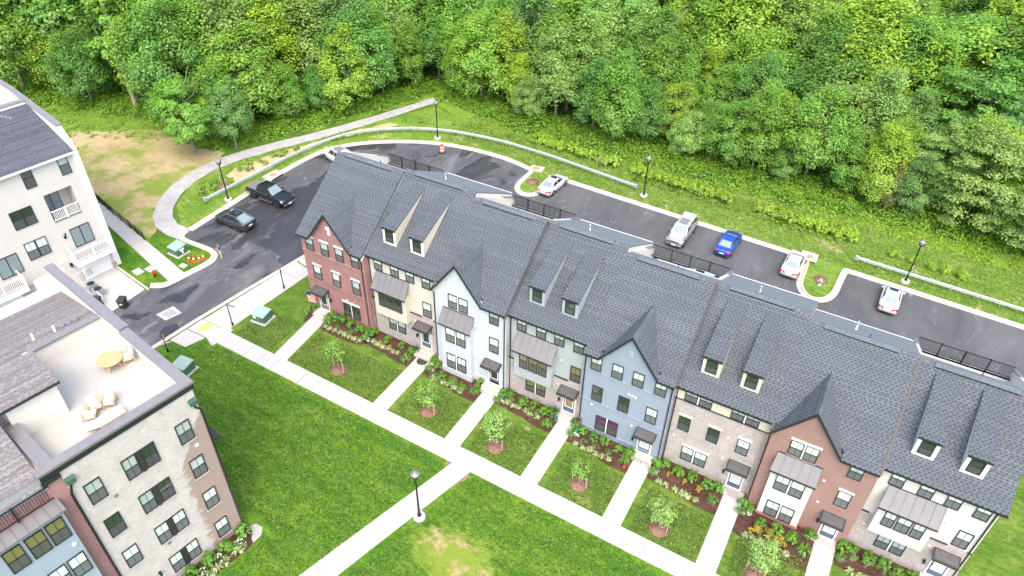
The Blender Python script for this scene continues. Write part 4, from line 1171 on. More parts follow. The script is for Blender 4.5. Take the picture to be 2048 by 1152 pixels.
# low rear roof
rr_ = MB(); rr_.hexa([(-9.91, -12.0, z_(13.72)), (-9.91, -0.34, z_(13.72)), (-16.9, -0.34, z_(12.45)), (-16.9, -12.0, z_(12.45))][::-1], [(-9.91, -12.0, z_(13.86)), (-9.91, -0.34, z_(13.86)), (-16.9, -0.34, z_(12.6)), (-16.9, -12.0, z_(12.6))][::-1])
ro = rr_.build('rear_roof', M['shingle_brown_low'], bl)
sh = MB(); L_ = math.hypot(6.99, 1.26)
shingle_courses(sh, (-16.9, -12.0, z_(12.6)), (0, 1, 0), (6.99, 0, 1.26), [(0, -0.02), (11.66, -0.02), (11.66, L_-0.02), (0, L_-0.02)], expo=0.2, pitch=0.34, tab=0.22, seed=92)
tag(sh.build('shingle', [M['shingle_brown'], M['shingle_brown_low']], ro), kind='stuff')
for (x, y, w) in ((-11.06, -2.33, 0), (-11.05, -1.91, 0), (-11.04, -1.5, 0)):
    mb = MB(); mb.hexa([(-0.2, -0.17, 0), (0.2, -0.17, 0), (0.2, 0.17, 0), (-0.2, 0.17, 0)], [(-0.13, -0.15, 0.13), (0.14, -0.15, 0.17), (0.14, 0.15, 0.17), (-0.13, 0.15, 0.13)])
    mb.build('roof_vent', M['cap_grey'], bl).location = (x, y, z_(13.65))
for (x, y) in ((-11.0, -2.8), (-11.3, -4.0)):
    mb = MB(); mb.lathe([(0.13, 0), (0.06, 0.05), (0.055, 0.5)], 8); mb.build('vent_pipe', M['white'], bl).location = (x, y, z_(13.6))
# windows of the brick front
for zt in (11.7, 8.42, 5.14, 1.84):
    pale = zt < 6
    zb = z_(zt-1.7)
    window(bl, -1.28, zb, 0.92, 1.7, 0.0, 'blind' if pale else 'blind_grey', rot=R90, sill='brick_beige')
    window(bl, -3.50, zb, 0.84, 1.7, 0.0, 'blind' if pale else 'room', rot=R90, sill='brick_beige')
    window(bl, -4.66, zb, 0.84, 1.7, 0.0, 'blind' if pale else 'blind_grey', rot=R90, sill='brick_beige')
    mb = MB(); mb.box(0.0, 0.05, -4.235, -3.925, zb-0.06, zb+1.7); mb.build('window_panel', M['bronze'], bl)
    if zt > 3: window(bl, -6.72 if zt < 10 else -6.75, zb, 0.92, 1.7, 0.0, 'blind' if pale else ('room' if zt < 9 else 'blind_grey'), rot=R90, sill='brick_beige')
for y in (-0.28, -7.55):
    zt = 13.1 if y < -4 else 13.15
    mb = MB(); mb.hexa([(0.02, y-0.22, z_(12.55)), (0.28, y-0.22, z_(12.55)), (0.28, y+0.22, z_(12.55)), (0.02, y+0.22, z_(12.55))], [(0.02, y-0.25, z_(12.95)), (0.34, y-0.25, z_(12.95)), (0.34, y+0.25, z_(12.95)), (0.02, y+0.25, z_(12.95))])
    hb = mb.build('rain_head', M['green_box'], bl)
mb = MB(); mb.tube([(0.15, -0.28, z_(12.6)), (0.15, -0.22, z_(12.2)), (0.09, 0.03, z_(11.9)), (0.06, 0.08, z_(11.0)), (0.06, 0.08, 0.2)], 0.07, 6); mb.build('downspout', M['iron'], bl)
mb = MB(); mb.tube([(0.15, -7.55, z_(12.6)), (0.15, -7.7, z_(12.2)), (0.09, -7.8, z_(11.7)), (0.09, -7.80, 0.2)], 0.07, 6); mb.build('downspout', M['iron'], bl)
for (y, z) in ((-0.9, 9.2), (-6.0, 9.5), (-4.6, 3.0)):
    mb = MB(); mb.box(0.0, 0.05, y-0.11, y+0.11, z_(z), z_(z)+0.2); mb.build('wall_vent', M['cap_grey'] if y < -2 else M['white'], bl)
mb = MB(); mb.box(0.0, 0.12, -5.95, -5.8, z_(1.1), z_(1.35)); mb.box(0.12, 0.3, -5.95, -5.8, z_(1.15), z_(1.4)); mb.build('wall_lamp', M['iron'], bl)
# small canopy and meter box that stand out from the end wall
mb = MB(); mb.hexa([(-2.2, 0.0, z_(8.2)), (-0.7, 0.0, z_(8.2)), (-0.7, 0.95, z_(7.7)), (-2.2, 0.95, z_(7.7))], [(-2.2, 0.0, z_(8.35)), (-0.7, 0.0, z_(8.35)), (-0.7, 0.95, z_(7.85)), (-2.2, 0.95, z_(7.85))]); mb.build('end_canopy', M['bronze'], bl)

# red brick and blue bay unit next door
rb = local_root('rowhouse', OB, Z0, 'red brick rowhouse with a blue bay and black balcony rail, bottom left corner', 'rowhouse')
mb = MB(); mb.box(-16.8, 0.0, -8.50, -7.79, -0.6, z_(13.55)); mb.box(-16.8, 0.0, -15.6, -8.501, -0.6, z_(13.0)); mb.build('wall', M['brick_red'], rb)
mb = MB(); mb.box(0.003, 0.62, -15.6, -8.62, -0.5, z_(11.75)); mb.build('bay', M['blue_bay'], rb)
mb = MB(); mb.hexa([(0.003, -15.6, z_(11.9)), (0.9, -15.6, z_(11.75)), (0.9, -8.45, z_(11.75)), (0.003, -8.45, z_(11.9))], [(0.003, -15.6, z_(12.04)), (0.9, -15.6, z_(11.89)), (0.9, -8.45, z_(11.89)), (0.003, -8.45, z_(12.04))]); bo = mb.build('bay_roof', M['metal_roof'], rb)
for k in range(12):
    y = -8.7-k*0.55
    mb = MB(); mb.bar((0.02, y, z_(12.06)), (0.88, y, z_(11.91)), 0.03, 0.05); mb.build('seam', M['metal_roof'], bo)
mb = MB(); mb.bar((0.05, -15.6, z_(13.18)), (0.05, -8.56, z_(13.18)), 0.07, 0.06); mb.bar((0.05, -15.6, z_(12.22)), (0.05, -8.56, z_(12.22)), 0.05, 0.05)
ra = mb.build('balcony_rail', M['iron'], rb)
p = MB(); p.box(-0.014, 0.014, -0.014, 0.014, z_(12.2), z_(13.16)); me = p.mesh('picket', M['iron'])
q = MB(); q.box(-0.05, 0.05, -0.05, 0.05, z_(12.05), z_(13.25)); mp_ = q.mesh('post', M['iron'])
for k in range(40):
    y = -8.62-k*0.135
    if k % 15 == 13: inst('post', mp_, ra, (0.05, y, 0))
    elif k: inst('picket', me, ra, (0.05, y, 0))
rf = MB(); rf.hexa([(-0.15, -15.6, z_(13.05)), (-0.15, -8.52, z_(13.05)), (-6.6, -8.52, z_(15.9)), (-6.6, -15.6, z_(15.9))], [(-0.15, -15.6, z_(13.2)), (-0.15, -8.52, z_(13.2)), (-6.6, -8.52, z_(16.05)), (-6.6, -15.6, z_(16.05))])
ro = rf.build('roof', M['shingle_brown_low'], rb)
sh = MB(); L_ = math.hypot(6.45, 2.85)
shingle_courses(sh, (-0.15, -15.6, z_(13.2)), (0, 1, 0), (-6.45, 0, 2.85), [(0, -0.02), (7.05, -0.02), (7.05, L_-0.05), (0, L_-0.05)], expo=0.19, pitch=0.33, tab=0.22, seed=95)
tag(sh.build('shingle', [M['shingle_brown'], M['shingle_brown_low']], ro), kind='stuff')
mb = MB(); mb.hexa([(0.06, -15.6, z_(13.0)), (0.06, -8.55, z_(13.0)), (-0.5, -8.55, z_(13.36)), (-0.5, -15.6, z_(13.36))], [(0.06, -15.6, z_(13.04)), (0.06, -8.55, z_(13.04)), (-0.5, -8.55, z_(13.41)), (-0.5, -15.6, z_(13.41))]); mb.build('flashing', M['shingle_rear'], rb)
mb = MB(); mb.box(0.002, 0.14, -8.75, -7.8, z_(13.3), z_(13.55)); mb.build('cornice', M['black'], rb)
for zt, bk in ((11.4, 'blind_tan'), (8.1, 'blind'), (4.8, 'blind')):
    for c in (-9.24, -10.27, -11.36):
        window(rb, c, z_(zt-1.74), 0.92, 1.74, 0.62, bk, rot=R90)
mb = MB(); mb.box(0.62, 0.70, -9.05, -8.85, z_(8.85), z_(9.0)); mb.build('wall_vent', M['white'], rb)
mb = MB(); mb.box(0.62, 0.66, -15.6, -8.62, z_(11.45), z_(11.74)); mb.build('fascia', M['blue_bay'], rb)

# white rowhouse, upper left
ZT = 0.45
tl = local_root('rowhouse', OT, ZT, 'cream-white lap-sided rowhouse with balconies and garages, upper left', 'rowhouse')
def y_(z): return z-ZT
H = 13.35
# front built round the recessed loggia
mb = MB()
mb.box(-13.0, 0.0, -15.0, -3.68, -0.6, y_(H)); mb.box(-13.0, 0.0, -1.18, 0.0, -0.6, y_(H)); mb.box(-13.0, 0.0, -3.679, -1.181, -0.6, y_(7.45)); mb.box(-13.0, 0.0, -3.679, -1.181, y_(10.3), y_(H)); mb.box(-13.0, -1.9, -3.679, -1.181, y_(7.451), y_(10.299))
mb.build('wall', M['tl_side'], tl)
mb = MB(); mb.box(-1.89, 0.06, -3.67, -1.19, y_(7.452), y_(7.5)); mb.build('loggia_floor', M['cap_grey'], tl)
mb = MB(); mb.box(-1.895, -1.83, -3.55, -1.9, y_(7.5), y_(9.75)); lo = mb.build('sliding_door', M['black'], tl)
for a, b_ in ((-3.48, -2.77), (-2.69, -1.97)):
    g = MB(); g.box(-1.828, -1.815, a, b_, y_(7.58), y_(9.67)); g.build('door_pane', M['car_glass_l'], lo)
mb = MB(); mb.box(0.003, 0.06, -15.0, 0.05, y_(H-0.22), y_(H)); mb.build('frieze', M['white'], tl)
mb = MB(); mb.box(0.003, 0.07, -0.13, 0.05, -0.5, y_(H-0.23)); mb.build('corner_board', M['white'], tl)
# roof
sl_ = 0.31
rf = MB(); rf.hexa([(0.3, -15, y_(H-0.1)), (0.3, 0.06, y_(H-0.1)), (-7.1, 0.06, y_(H-.1+7.4*sl_)), (-7.1, -15, y_(H-.1+7.4*sl_))], [(0.3, -15, y_(H+.06)), (0.3, 0.06, y_(H+.06)), (-7.1, 0.06, y_(H+.06+7.4*sl_)), (-7.1, -15, y_(H+.06+7.4*sl_))])
ro = rf.build('roof', M['shingle_navy_low'], tl)
sh = MB(); L_ = 7.4*math.hypot(1, sl_)
shingle_courses(sh, (0.3, -15, y_(H+.06)), (0, 1, 0), (-1, 0, sl_), [(0, -0.02), (15.02, -0.02), (15.02, L_-0.05), (0, L_-0.05)], expo=0.2, pitch=0.34, tab=0.22, seed=97)
tag(sh.build('shingle', [M['shingle_navy'], M['shingle_navy_low']], ro), kind='stuff')
mb = MB(); mb.box(0.30, 0.42, -15, 0.1, y_(H-0.12), y_(H+0.04)); mb.build('gutter', M['white'], tl)
# sloping fire wall at the end and the roof terrace behind
mb = MB(); mb.prism([(-1.4, 0.07, 0), (-20, 0.07, 0), (-20, 0.07, y_(16.1)), (-10, 0.07, y_(16.02)), (-1.7, 0.07, y_(15.15)), (-0.0, 0.07, y_(13.4)), (-0.0, 0.07, 0)], (0, 0.38, 0)); mb.build('fire_wall', M['white'], tl)
mb = MB(); mb.hexa([(-10, 0.0, y_(16.03)), (-1.6, 0.0, y_(15.16)), (-1.6, 0.56, y_(15.16)), (-10, 0.56, y_(16.03))][::-1], [(-10, 0.0, y_(16.15)), (-1.6, 0.0, y_(15.28)), (-1.6, 0.56, y_(15.28)), (-10, 0.56, y_(16.15))][::-1]); mb.box(-20, -10.001, 0.0, 0.56, y_(16.11), y_(16.2)); mb.build('coping', M['cap_grey'], tl)
mb = MB(); mb.box(-7.6, -7.15, -15, 0.0, y_(15.0), y_(15.95)); mb.build('terrace_wall', M['white'], tl)
mb = MB(); mb.box(-7.7, -7.05, -15, -0.005, y_(15.955), y_(16.06)); mb.build('coping', M['cap_grey'], tl)
mb = MB(); mb.box(-14, -7.601, -15, 0.069, y_(14.2), y_(14.9)); mb.build('terrace_floor', M['deck'], tl)
for x, y in ((-6.45, -2.45), (-6.2, -2.2), (-5.95, -1.98)):
    mb = MB(); mb.hexa([(-0.22, -0.13, -0.05), (0.22, -0.13, -0.18), (0.22, 0.13, -0.18), (-0.22, 0.13, -0.05)], [(-0.16, -0.11, 0.14), (0.18, -0.11, 0.1), (0.18, 0.11, 0.1), (-0.16, 0.11, 0.14)])
    mb.build('roof_vent', M['cap_grey'], tl).location = (x, y, y_(H+.12-x*sl_))
# windows
window(tl, -1.09, y_(11.45), 0.88, 1.92, 0, 'blind_grey', rot=R90, muntin=False)
window(tl, -4.2, y_(11.42), 0.9, 1.92, 0, 'room', rot=R90, muntin=False)
for c in (-5.38, -6.34):
    window(tl, c, y_(8.18), 0.93, 1.76, 0, 'room', rot=R90, muntin=False)
    window(tl, c, y_(4.87), 0.93, 1.8, 0, 'blind', rot=R90)
for c in (-9.5, -10.46): window(tl, c, y_(8.18), 0.93, 1.76, 0, 'room', rot=R90)
def slider(y0, y1, zb, zt):
    mb = MB(); mb.box(-0.02, 0.07, y0, y1, zb, zt); o = mb.build('sliding_door', M['black'], tl); mid = (y0+y1)/2
    for a, b_ in ((y0+0.07, mid-0.05), (mid+0.05, y1-0.07)):
        g = MB(); g.box(0.071, 0.085, a, b_, zb+0.1, zt-0.08); g.build('door_pane', M['car_glass_l'], o)
slider(-2.85, -1.03, y_(4.22), y_(6.24))
slider(-9.5, -7.6, y_(4.22), y_(6.24))
# balconies
def balusters(root, a, b, zb, zt):
    a = Vector(a); b = Vector(b); n = max(2, int((b-a).length/0.13)); me = MB(); me.box(-0.022, 0.022, -0.022, 0.022, zb, zt); me = me.mesh('baluster', M['white'])
    for i in range(1, n): p = a.lerp(b, i/n); inst('baluster', me, root, (p.x, p.y, 0))
def rail_run(root, a, b, zb, zt):
    mb = MB(); mb.bar((a[0], a[1], zt), (b[0], b[1], zt), 0.09, 0.07); mb.bar((a[0], a[1], zb), (b[0], b[1], zb), 0.07, 0.06)
    o = mb.build('balcony_rail', M['white'], root); balusters(o, (a[0], a[1], 0), (b[0], b[1], 0), zb, zt); return o
def posts(root, pts, zb, zt):
    for x, y in pts:
        mb = MB(); mb.box(x-0.06, x+0.06, y-0.06, y+0.06, zb, zt+0.06); mb.build('balcony_post', M['white'], root)
rail_run(tl, (0.02, -3.64), (0.02, -1.22), y_(7.62), y_(8.55)); posts(tl, [(0.02, -2.43)], y_(7.5), y_(8.55))
for y0, y1 in ((-3.75, -0.15), (-11.9, -8.2)):
    mb = MB(); mb.box(0.003, 1.45, y0, y1, y_(3.0), y_(3.5)); o = mb.build('balcony_floor', M['white'], tl)
    mb = MB(); mb.box(0.004, 1.3, y0+0.1, y1-0.1, y_(3.501), y_(3.53)); mb.build('shade_grey_decking', M['cap_grey'], o)  # grey painted on the balcony floor as the shade seen between balusters
    za, zb = y_(3.68), y_(4.62)
    rail_run(tl, (1.38, y0+0.05), (1.38, y1-0.05), za, zb); rail_run(tl, (0.1, y1-0.05), (1.38, y1-0.05), za, zb); rail_run(tl, (0.1, y0+0.05), (1.38, y0+0.05), za, zb)
    posts(tl, [(1.38, y0+0.05), (1.38, (y0+y1)/2), (1.38, y1-0.05)], y_(3.5), zb)
# garage doors, four panels each
for y0, y1 in ((-3.1, -0.5), (-7.3, -4.75), (-11.4, -8.8)):
    gd = MB(); gd.box(0.002, 0.03, y0-0.1, y1+0.1, -0.25, y_(2.85)); o = gd.build('garage_door', M['white'], tl)
    for k in range(4):
        p = MB(); p.box(0.031, 0.06, y0, y1, y_(0.42)+k*0.58, y_(0.42)+k*0.58+0.55); p.build('panel', M['white'], o)
for y in (-3.9, -8.05):
    mb = MB(); mb.box(0.0, 0.2, y-0.1, y+0.1, y_(2.6), y_(2.95)); mb.build('wall_lamp', M['iron'], tl)
mb = MB(); mb.box(0.0, 0.12, -3.35, -3.25, y_(5.9), y_(6.1)); mb.box(0.0, 0.12, -3.5, -3.3, y_(5.6), y_(5.85)); mb.build('wall_lamp', M['iron'], tl)
for y, z in ((-4.6, 3.3), (-4.1, 3.3), (-5.6, 3.4), (-6.1, 3.4)):
    mb = MB(); mb.box(0.0, 0.1, y-0.1, y+0.1, y_(z), y_(z)+0.14); mb.build('wall_vent', M['white'], tl)
mb = MB(); mb.box(0.003, 0.05, -8.6, -7.5, -0.3, y_(2.6)); mb.build('brick_pier', M['brick_beige'], tl)
mb = MB(); mb.box(0.003, 0.08, -0.45, -0.02, -0.3, y_(1.1)); mb.build('brick_pier', M['brick_beige'], tl)
# ---------------------------------------------------------------- street furniture
def ground(x, y, h=0.0): return (x, y, gz(x, y)+h)

lamp_me = {}
def street_lamp(x, y, label, base_h=0.0):
    t = thing('street_lamp', ground(x, y), label, 'street lamp', 'black lantern lamps on tall poles')
    if not lamp_me:
        b = MB(); b.lathe([(0.46, -0.3), (0.46, 0.16), (0.40, 0.24)], 16); lamp_me['base'] = b.mesh('footing', M['concrete_w'])
        p = MB(); p.lathe([(0.16, 0.24), (0.16, 0.30), (0.10, 0.42), (0.075, 0.8), (0.065, 4.45), (0.10, 4.5)], 10); lamp_me['pole'] = p.mesh('pole', M['iron'])
        l = MB(); l.lathe([(0.11, 4.5), (0.19, 4.6), (0.22, 4.64)], 8)
        for k in range(8):
            a = 2*math.pi*k/8; l.bar((0.2*math.cos(a), 0.2*math.sin(a), 4.62), (0.25*math.cos(a), 0.25*math.sin(a), 5.04), 0.035)
        lamp_me['cage'] = l.mesh('lantern_cage', M['iron'])
        g = MB(); g.lathe([(0.16, 4.64), (0.2, 5.02)], 10); lamp_me['glass'] = g.mesh('lantern_glass', M['lamp_clear'])
        r = MB(); r.lathe([(0.36, 5.03), (0.33, 5.09), (0.17, 5.17), (0.12, 5.2), (0.05, 5.3), (0.02, 5.34)], 12); lamp_me['roof'] = r.mesh('lantern_roof', M['cap_grey'])
    inst('footing', lamp_me['base'], t); inst('pole', lamp_me['pole'], t); c = inst('lantern', lamp_me['cage'], t)
    inst('lantern_glass', lamp_me['glass'], c); inst('lantern_roof', lamp_me['roof'], c)
street_lamp(-20.45, 8.23, 'black lamp post beside the guardrail at the parked black pickup')
street_lamp(-8.7, 33.2, 'black lamp post inside the bend of the guardrail nearest the gravel path end')
street_lamp(19.59, 34.89, 'black lamp post at the end of the long guardrail')
street_lamp(48.92, 34.3, 'black lamp post by the second guardrail on the far right')
street_lamp(21.9, -14.2, 'black lamp post on the front lawn beside the diagonal walk')

def guardrail(name, pts, label):
    c = catmull(pts, 8) if len(pts) > 2 else [tuple(Vector(pts[0]).lerp(Vector(pts[1]), i/40)) for i in range(41)]
    t = thing('guardrail', ground(*c[0]), label, 'guardrail', 'steel guardrails beyond the kerb')
    ox, oy, oz = t.location
    prof = [(0.0, 0.44), (0.09, 0.50), (0.09, 0.56), (0.0, 0.61), (0.09, 0.66), (0.09, 0.73), (0.0, 0.79), (-0.04, 0.79), (-0.04, 0.44)]
    rows = [[(x, y, gz(x, y)+h) for x, y in offset(c, -d)] for d, h in prof]; n = len(c); k = len(prof)
    mb = MB(); mb.add([p for r in rows for p in r], [(j*n+i, j*n+i+1, ((j+1) % k)*n+i+1, ((j+1) % k)*n+i) for j in range(k) for i in range(n-1)], smooth=False)
    mb.build('beam', M['galv'], t, off=t.location)
    ac = 0; last = c[0]
    pm = MB(); pm.box(-0.06, 0.06, -0.08, 0.08, -0.2, 0.74); pm = pm.mesh('post', M['steel_post'])
    for i in range(1, n-1):
        ac += math.dist(c[i], last); last = c[i]
        if ac > 1.9:
            ac = 0; a = math.atan2(c[i+1][1]-c[i-1][1], c[i+1][0]-c[i-1][0]); q = offset(c, 0.12)[i]
            inst('post', pm, t, (q[0]-ox, q[1]-oy, gz(*q)-oz), (0, 0, a))
    for p in (c[0], c[-1]):
        e = MB(); e.box(-0.16, 0.16, -0.12, 0.12, 0.36, 0.86); e.build('end_terminal', M['galv'], t).location = (p[0]-ox, p[1]-oy, gz(*p)-oz)
    return t
guardrail('guardrail', [(-21.9, 6.3), (-21.3, 12.5), (-20.5, 20.0), (-18.5, 26.8), (-14.1, 31.5), (-8.4, 34.6), (-1.4, 36.1), (5.9, 36.3), (12.5, 35.9), (18.3, 35.5)], 'long curved steel guardrail sweeping round the parking bend')
guardrail('guardrail', [(43.8, 35.0), (90, 35.0)], 'straight steel guardrail on the far right edge')

def transformer(x, y, rot, label, mark=False):
    t = thing('utility_box', ground(x, y), label, 'utility box', 'green utility boxes on pads', rot)
    p = MB(); p.box(-0.85, 0.85, -0.8, 0.8, -0.2, 0.1); p.build('pad', M['concrete_w'], t)
    b = MB(); b.hexa([(-0.68, -0.6, 0.1), (0.68, -0.6, 0.1), (0.68, 0.6, 0.1), (-0.68, 0.6, 0.1)], [(-0.68, -0.62, 0.85), (0.68, -0.62, 0.85), (0.68, 0.6, 1.0), (-0.68, 0.6, 1.0)]); o = b.build('cabinet', M['green_box'], t)
    l = MB(); l.hexa([(-0.72, -0.68, 0.84), (0.72, -0.68, 0.84), (0.72, 0.64, 1.0), (-0.72, 0.64, 1.0)], [(-0.70, -0.62, 0.93), (0.70, -0.62, 0.93), (0.70, 0.6, 1.08), (-0.70, 0.6, 1.08)]); l.build('lid', M['green_top'], t)
    k = MB(); k.box(-0.02, 0.02, -0.66, -0.603, 0.2, 0.8); k.box(0.2, 0.28, -0.66, -0.603, 0.45, 0.65); k.build('latch', M['steel_post'], o)
    s = MB(); s.box(0.683, 0.69, -0.28, 0.28, 0.62, 0.82); s.box(0.683, 0.69, -0.07, 0.13, 0.24, 0.619); 
    if mark: s.build('warning_label', M['refl_white'], o)
    else:
        s = MB(); s.box(-0.5, -0.2, -0.66, -0.61, 0.5, 0.75); s.build('warning_label', M['refl_white'], o)
transformer(-17.3, -1.55, -0.05, 'green utility box with a white label on the corner lawn', True)
transformer(-2.75, -4.5, 0.1, 'green utility box on the lawn by the red brick end house')
transformer(-3.7, -12.8, 0.1, 'green utility box in the shade of the roof deck building')

cone_me = None
for k, (x, y) in enumerate([(-15.35, -1.9), (-14.85, -1.75), (-14.5, -1.4), (-14.35, -0.95)]):
    t = thing('traffic_cone', ground(x, y, 0.02), ('faded pink-red', 'second', 'third', 'rearmost')[k] + (' traffic cone standing leftmost on the corner lawn', ' orange traffic cone from the left on the corner lawn', ' orange traffic cone from the left on the corner lawn', ' orange traffic cone standing rightmost on the corner lawn')[k], 'traffic cone', 'traffic cones on the corner lawn')
    b = MB(); b.box(-0.19, 0.19, -0.19, 0.19, 0, 0.04); b.build('base', M['orange'], t)
    b = MB(); b.lathe([(0.15, 0.04), (0.11, 0.28)], 10); b.lathe([(0.075, 0.48), (0.03, 0.76)], 10); b.build('cone', M['red'] if k == 0 else M['orange'], t)
    b = MB(); b.lathe([(0.113, 0.28), (0.078, 0.48)], 10); b.build('reflective_collar', M['refl_white'], t)
t = thing('traffic_drum', ground(-6.1, 30.4, 0.03), 'orange and white striped traffic drum standing in the parking bend', 'traffic drum')
b = MB(); b.lathe([(0.42, 0), (0.42, 0.08), (0.3, 0.1)], 12); b.build('base', M['rubber'], t)
for k in range(5):
    b = MB(); r0 = 0.29-0.012*k; b.lathe([(r0, 0.1+0.19*k), (r0-0.01, 0.1+0.19*(k+1))], 12); b.build('stripe', M['orange'] if k % 2 == 0 else M['refl_white'], t)
b = MB(); b.lathe([(0.22, 1.05), (0.2, 1.09)], 12); b.bar((-0.1, 0, 1.1), (-0.1, 0, 1.2), 0.03); b.bar((0.1, 0, 1.1), (0.1, 0, 1.2), 0.03); b.bar((-0.12, 0, 1.2), (0.12, 0, 1.2), 0.04); b.build('handle', M['orange'], t)

def sign(x, y, h, label, panel, rot):
    t = thing('street_sign', ground(x, y), label, 'street sign', None, rot)
    p = MB(); p.lathe([(0.09, 0), (0.09, 0.25), (0.06, 0.5), (0.045, 0.55), (0.045, h)], 8); p.build('post', M['iron'], t)
    if panel == 'plate':
        s = MB(); s.box(-0.25, 0.25, -0.06, -0.03, h-0.75, h); s.build('plate', M['iron'], t)
        s = MB(); s.box(-0.2, 0.2, -0.028, -0.024, h-0.70, h-0.05); s.build('plate_face', M['refl_white'], t)
    elif panel == 'blade':
        s = MB(); s.box(0.05, 0.85, -0.012, 0.012, h-0.28, h-0.06); s.build('name_blade', M['steel_post'], t)
    else:
        s = MB(); s.box(-0.12, 0.12, -0.06, -0.045, h-0.55, h); s.build('plate', M['iron'], t)
sign(-4.45, -6.6, 2.7, 'black street-name post with a blade at the walk corner', 'blade', 0.2)
sign(-6.75, -12.0, 2.3, 'black post with a dark rectangular plate at the lawn corner', 'plate', 3.0)
sign(-4.2, -0.15, 2.4, 'thin black sign post on the grass by the street walk', 'small', 2.6)

def bin_(x, y, rot, label):
    t = thing('wheelie_bin', ground(x, y, 0.04), label, 'trash bin', 'black wheeled bins', rot)
    b = MB(); b.hexa([(-0.26, -0.28, 0.08), (0.26, -0.28, 0.08), (0.26, 0.28, 0.08), (-0.26, 0.28, 0.08)], [(-0.33, -0.38, 1.0), (0.33, -0.38, 1.0), (0.33, 0.36, 1.0), (-0.33, 0.36, 1.0)]); b.build('body', M['plastic_dk'], t)
    l = MB(); l.hexa([(-0.36, -0.42, 1.0), (0.36, -0.42, 1.0), (0.36, 0.40, 1.0), (-0.36, 0.40, 1.0)], [(-0.32, -0.36, 1.1), (0.32, -0.36, 1.1), (0.32, 0.38, 1.12), (-0.32, 0.38, 1.12)]); l.build('lid', M['plastic_dk'], t)
    for sx in (-0.3, 0.3):
        w = MB(); w.tube([(sx-0.03, 0.3, 0.12), (sx+0.03, 0.3, 0.12)], 0.12, 10); w.build('wheel', M['rubber'], t)
    s = MB(); s.box(-0.12, 0.12, -0.36, -0.335, 0.55, 0.68); s.build('sticker', M['refl_white'], t)
bin_(-14.85, -10.1, 0.5, 'black trash bin standing alone at the end of the driveway')
bin_(-16.9, -11.3, 0.5, 'black trash bin half hidden behind the long grey coping')

# air conditioners and gas meters along the rear of the deck building
def ac(x, y, label):
    t = thing('air_conditioner', ground(x, y, 0.04), label, 'air conditioner', 'air conditioners by the driveway', -PH)
    p = MB(); p.box(-0.5, 0.5, -0.5, 0.5, 0, 0.08); p.build('pad', M['concrete'], t)
    b = MB(); b.box(-0.42, 0.42, -0.42, 0.42, 0.08, 0.82); b.build('casing', M['steel_post'], t)
    g = MB(); g.lathe([(0.36, 0.822), (0.36, 0.86), (0.30, 0.87)], 14); g.build('fan_guard', M['plastic_dk'], t)
    f = MB()
    for k in range(5): a = k*1.2566; f.bar((0, 0, 0.875), (0.28*math.cos(a), 0.28*math.sin(a), 0.885), 0.09, 0.01)
    f.build('fan', M['iron'], t)
ac(-19.4, -10.0, 'grey air conditioner nearest the garages behind the long grey coping')
ac(-18.2, -10.15, 'grey air conditioner closer to the trash bins behind the coping')
t = thing('meter_bank', ground(-21.0, -9.3), 'cluster of grey gas meters and pipes by the garage', 'gas meters', None, -PH)
for k in range(3):
    b = MB(); b.box(-0.14, 0.14, -0.1, 0.1, 0.75, 1.1); b.tube([(0, 0, 1.1), (0, 0, 1.3), (0.2, 0, 1.3)], 0.03, 6); b.build('meter', M['galv'], t).location = (0.1+(k % 2)*0.45, -0.35+0.4*k, 0.25*(k == 1))
b = MB(); b.tube([(0, -0.7, 0), (0, -0.7, 1.35), (0, 0.8, 1.35)], 0.035, 6); b.build('pipe', M['galv'], t)
t = thing('lattice_screen', ground(-17.3, -10.6), 'short white lattice screen beside the air conditioners', 'screen', None, -PH)
for k in range(7):
    b = MB(); b.box(-0.03, 0.03, -0.02, 0.02, 0, 0.95); b.build('slat', M['white'], t).location = (-0.45+0.15*k, 0, 0)
b = MB(); b.box(-0.5, 0.5, -0.03, 0.03, 0.9, 0.98); b.build('rail', M['white'], t)

# covers, inlets, markers
def inlet(name, quad, label, cat, lid):
    cx = sum(p[0] for p in quad)/4; cy = sum(p[1] for p in quad)/4
    t = thing(name, ground(cx, cy), label, cat)
    b = MB(); b.hexa([(x-cx, y-cy, gz(x, y)-gz(cx, cy)+0.0) for x, y in quad], [(x-cx, y-cy, gz(x, y)-gz(cx, cy)+(0.05 if lid == 'grate' else 0.215)) for x, y in quad]); b.build('slab', M['kerb'] if lid == 'round' else M['concrete'], t)
    if lid == 'round':
        l = MB(); l.lathe([(0.42, 0.217), (0.42, 0.235)], 16); l.build('manhole_lid', M['terracotta'], t)
    else:
        for k in range(7):
            g = MB(); g.bar((-0.5, -0.42+0.14*k, 0.06), (0.5, -0.42+0.14*k, 0.06), 0.08, 0.03); g.build('grate_bar', M['steel_post'], t)
    return t
ia = inlet('storm_inlet', [(-20.6, 13.7), (-19.15, 13.7), (-19.15, 15.8), (-20.4, 15.8)], 'storm drain slab with a rusty lid in the kerb behind the black pickup', 'storm drain', 'round')
b = MB(); b.box(0.62, 0.70, -0.9, 0.9, 0.05, 0.16); b.build('throat', M['iron'], ia)
ib = inlet('storm_inlet', [(38.5, 32.3), (40.2, 32.3), (40.2, 33.9), (38.5, 33.9)], 'storm drain slab with a rusty lid on the grass island by the white sedan', 'storm drain', 'round')
b = MB(); b.box(-0.8, 0.8, -0.84, -0.79, 0.05, 0.16); b.build('throat', M['iron'], ib)
inlet('drain_grate', [(-11.55, -9.25), (-10.15, -9.35), (-9.75, -7.85), (-11.15, -7.6)], 'pale concrete drain grate set in the damp street', 'drain grate', 'grate')
b = inlet('storm_inlet', [(5.3, 32.6), (6.9, 32.9), (6.8, 34.0), (5.2, 33.7)], 'pale storm drain slab at the corner of the first grass island', 'storm drain', 'round')
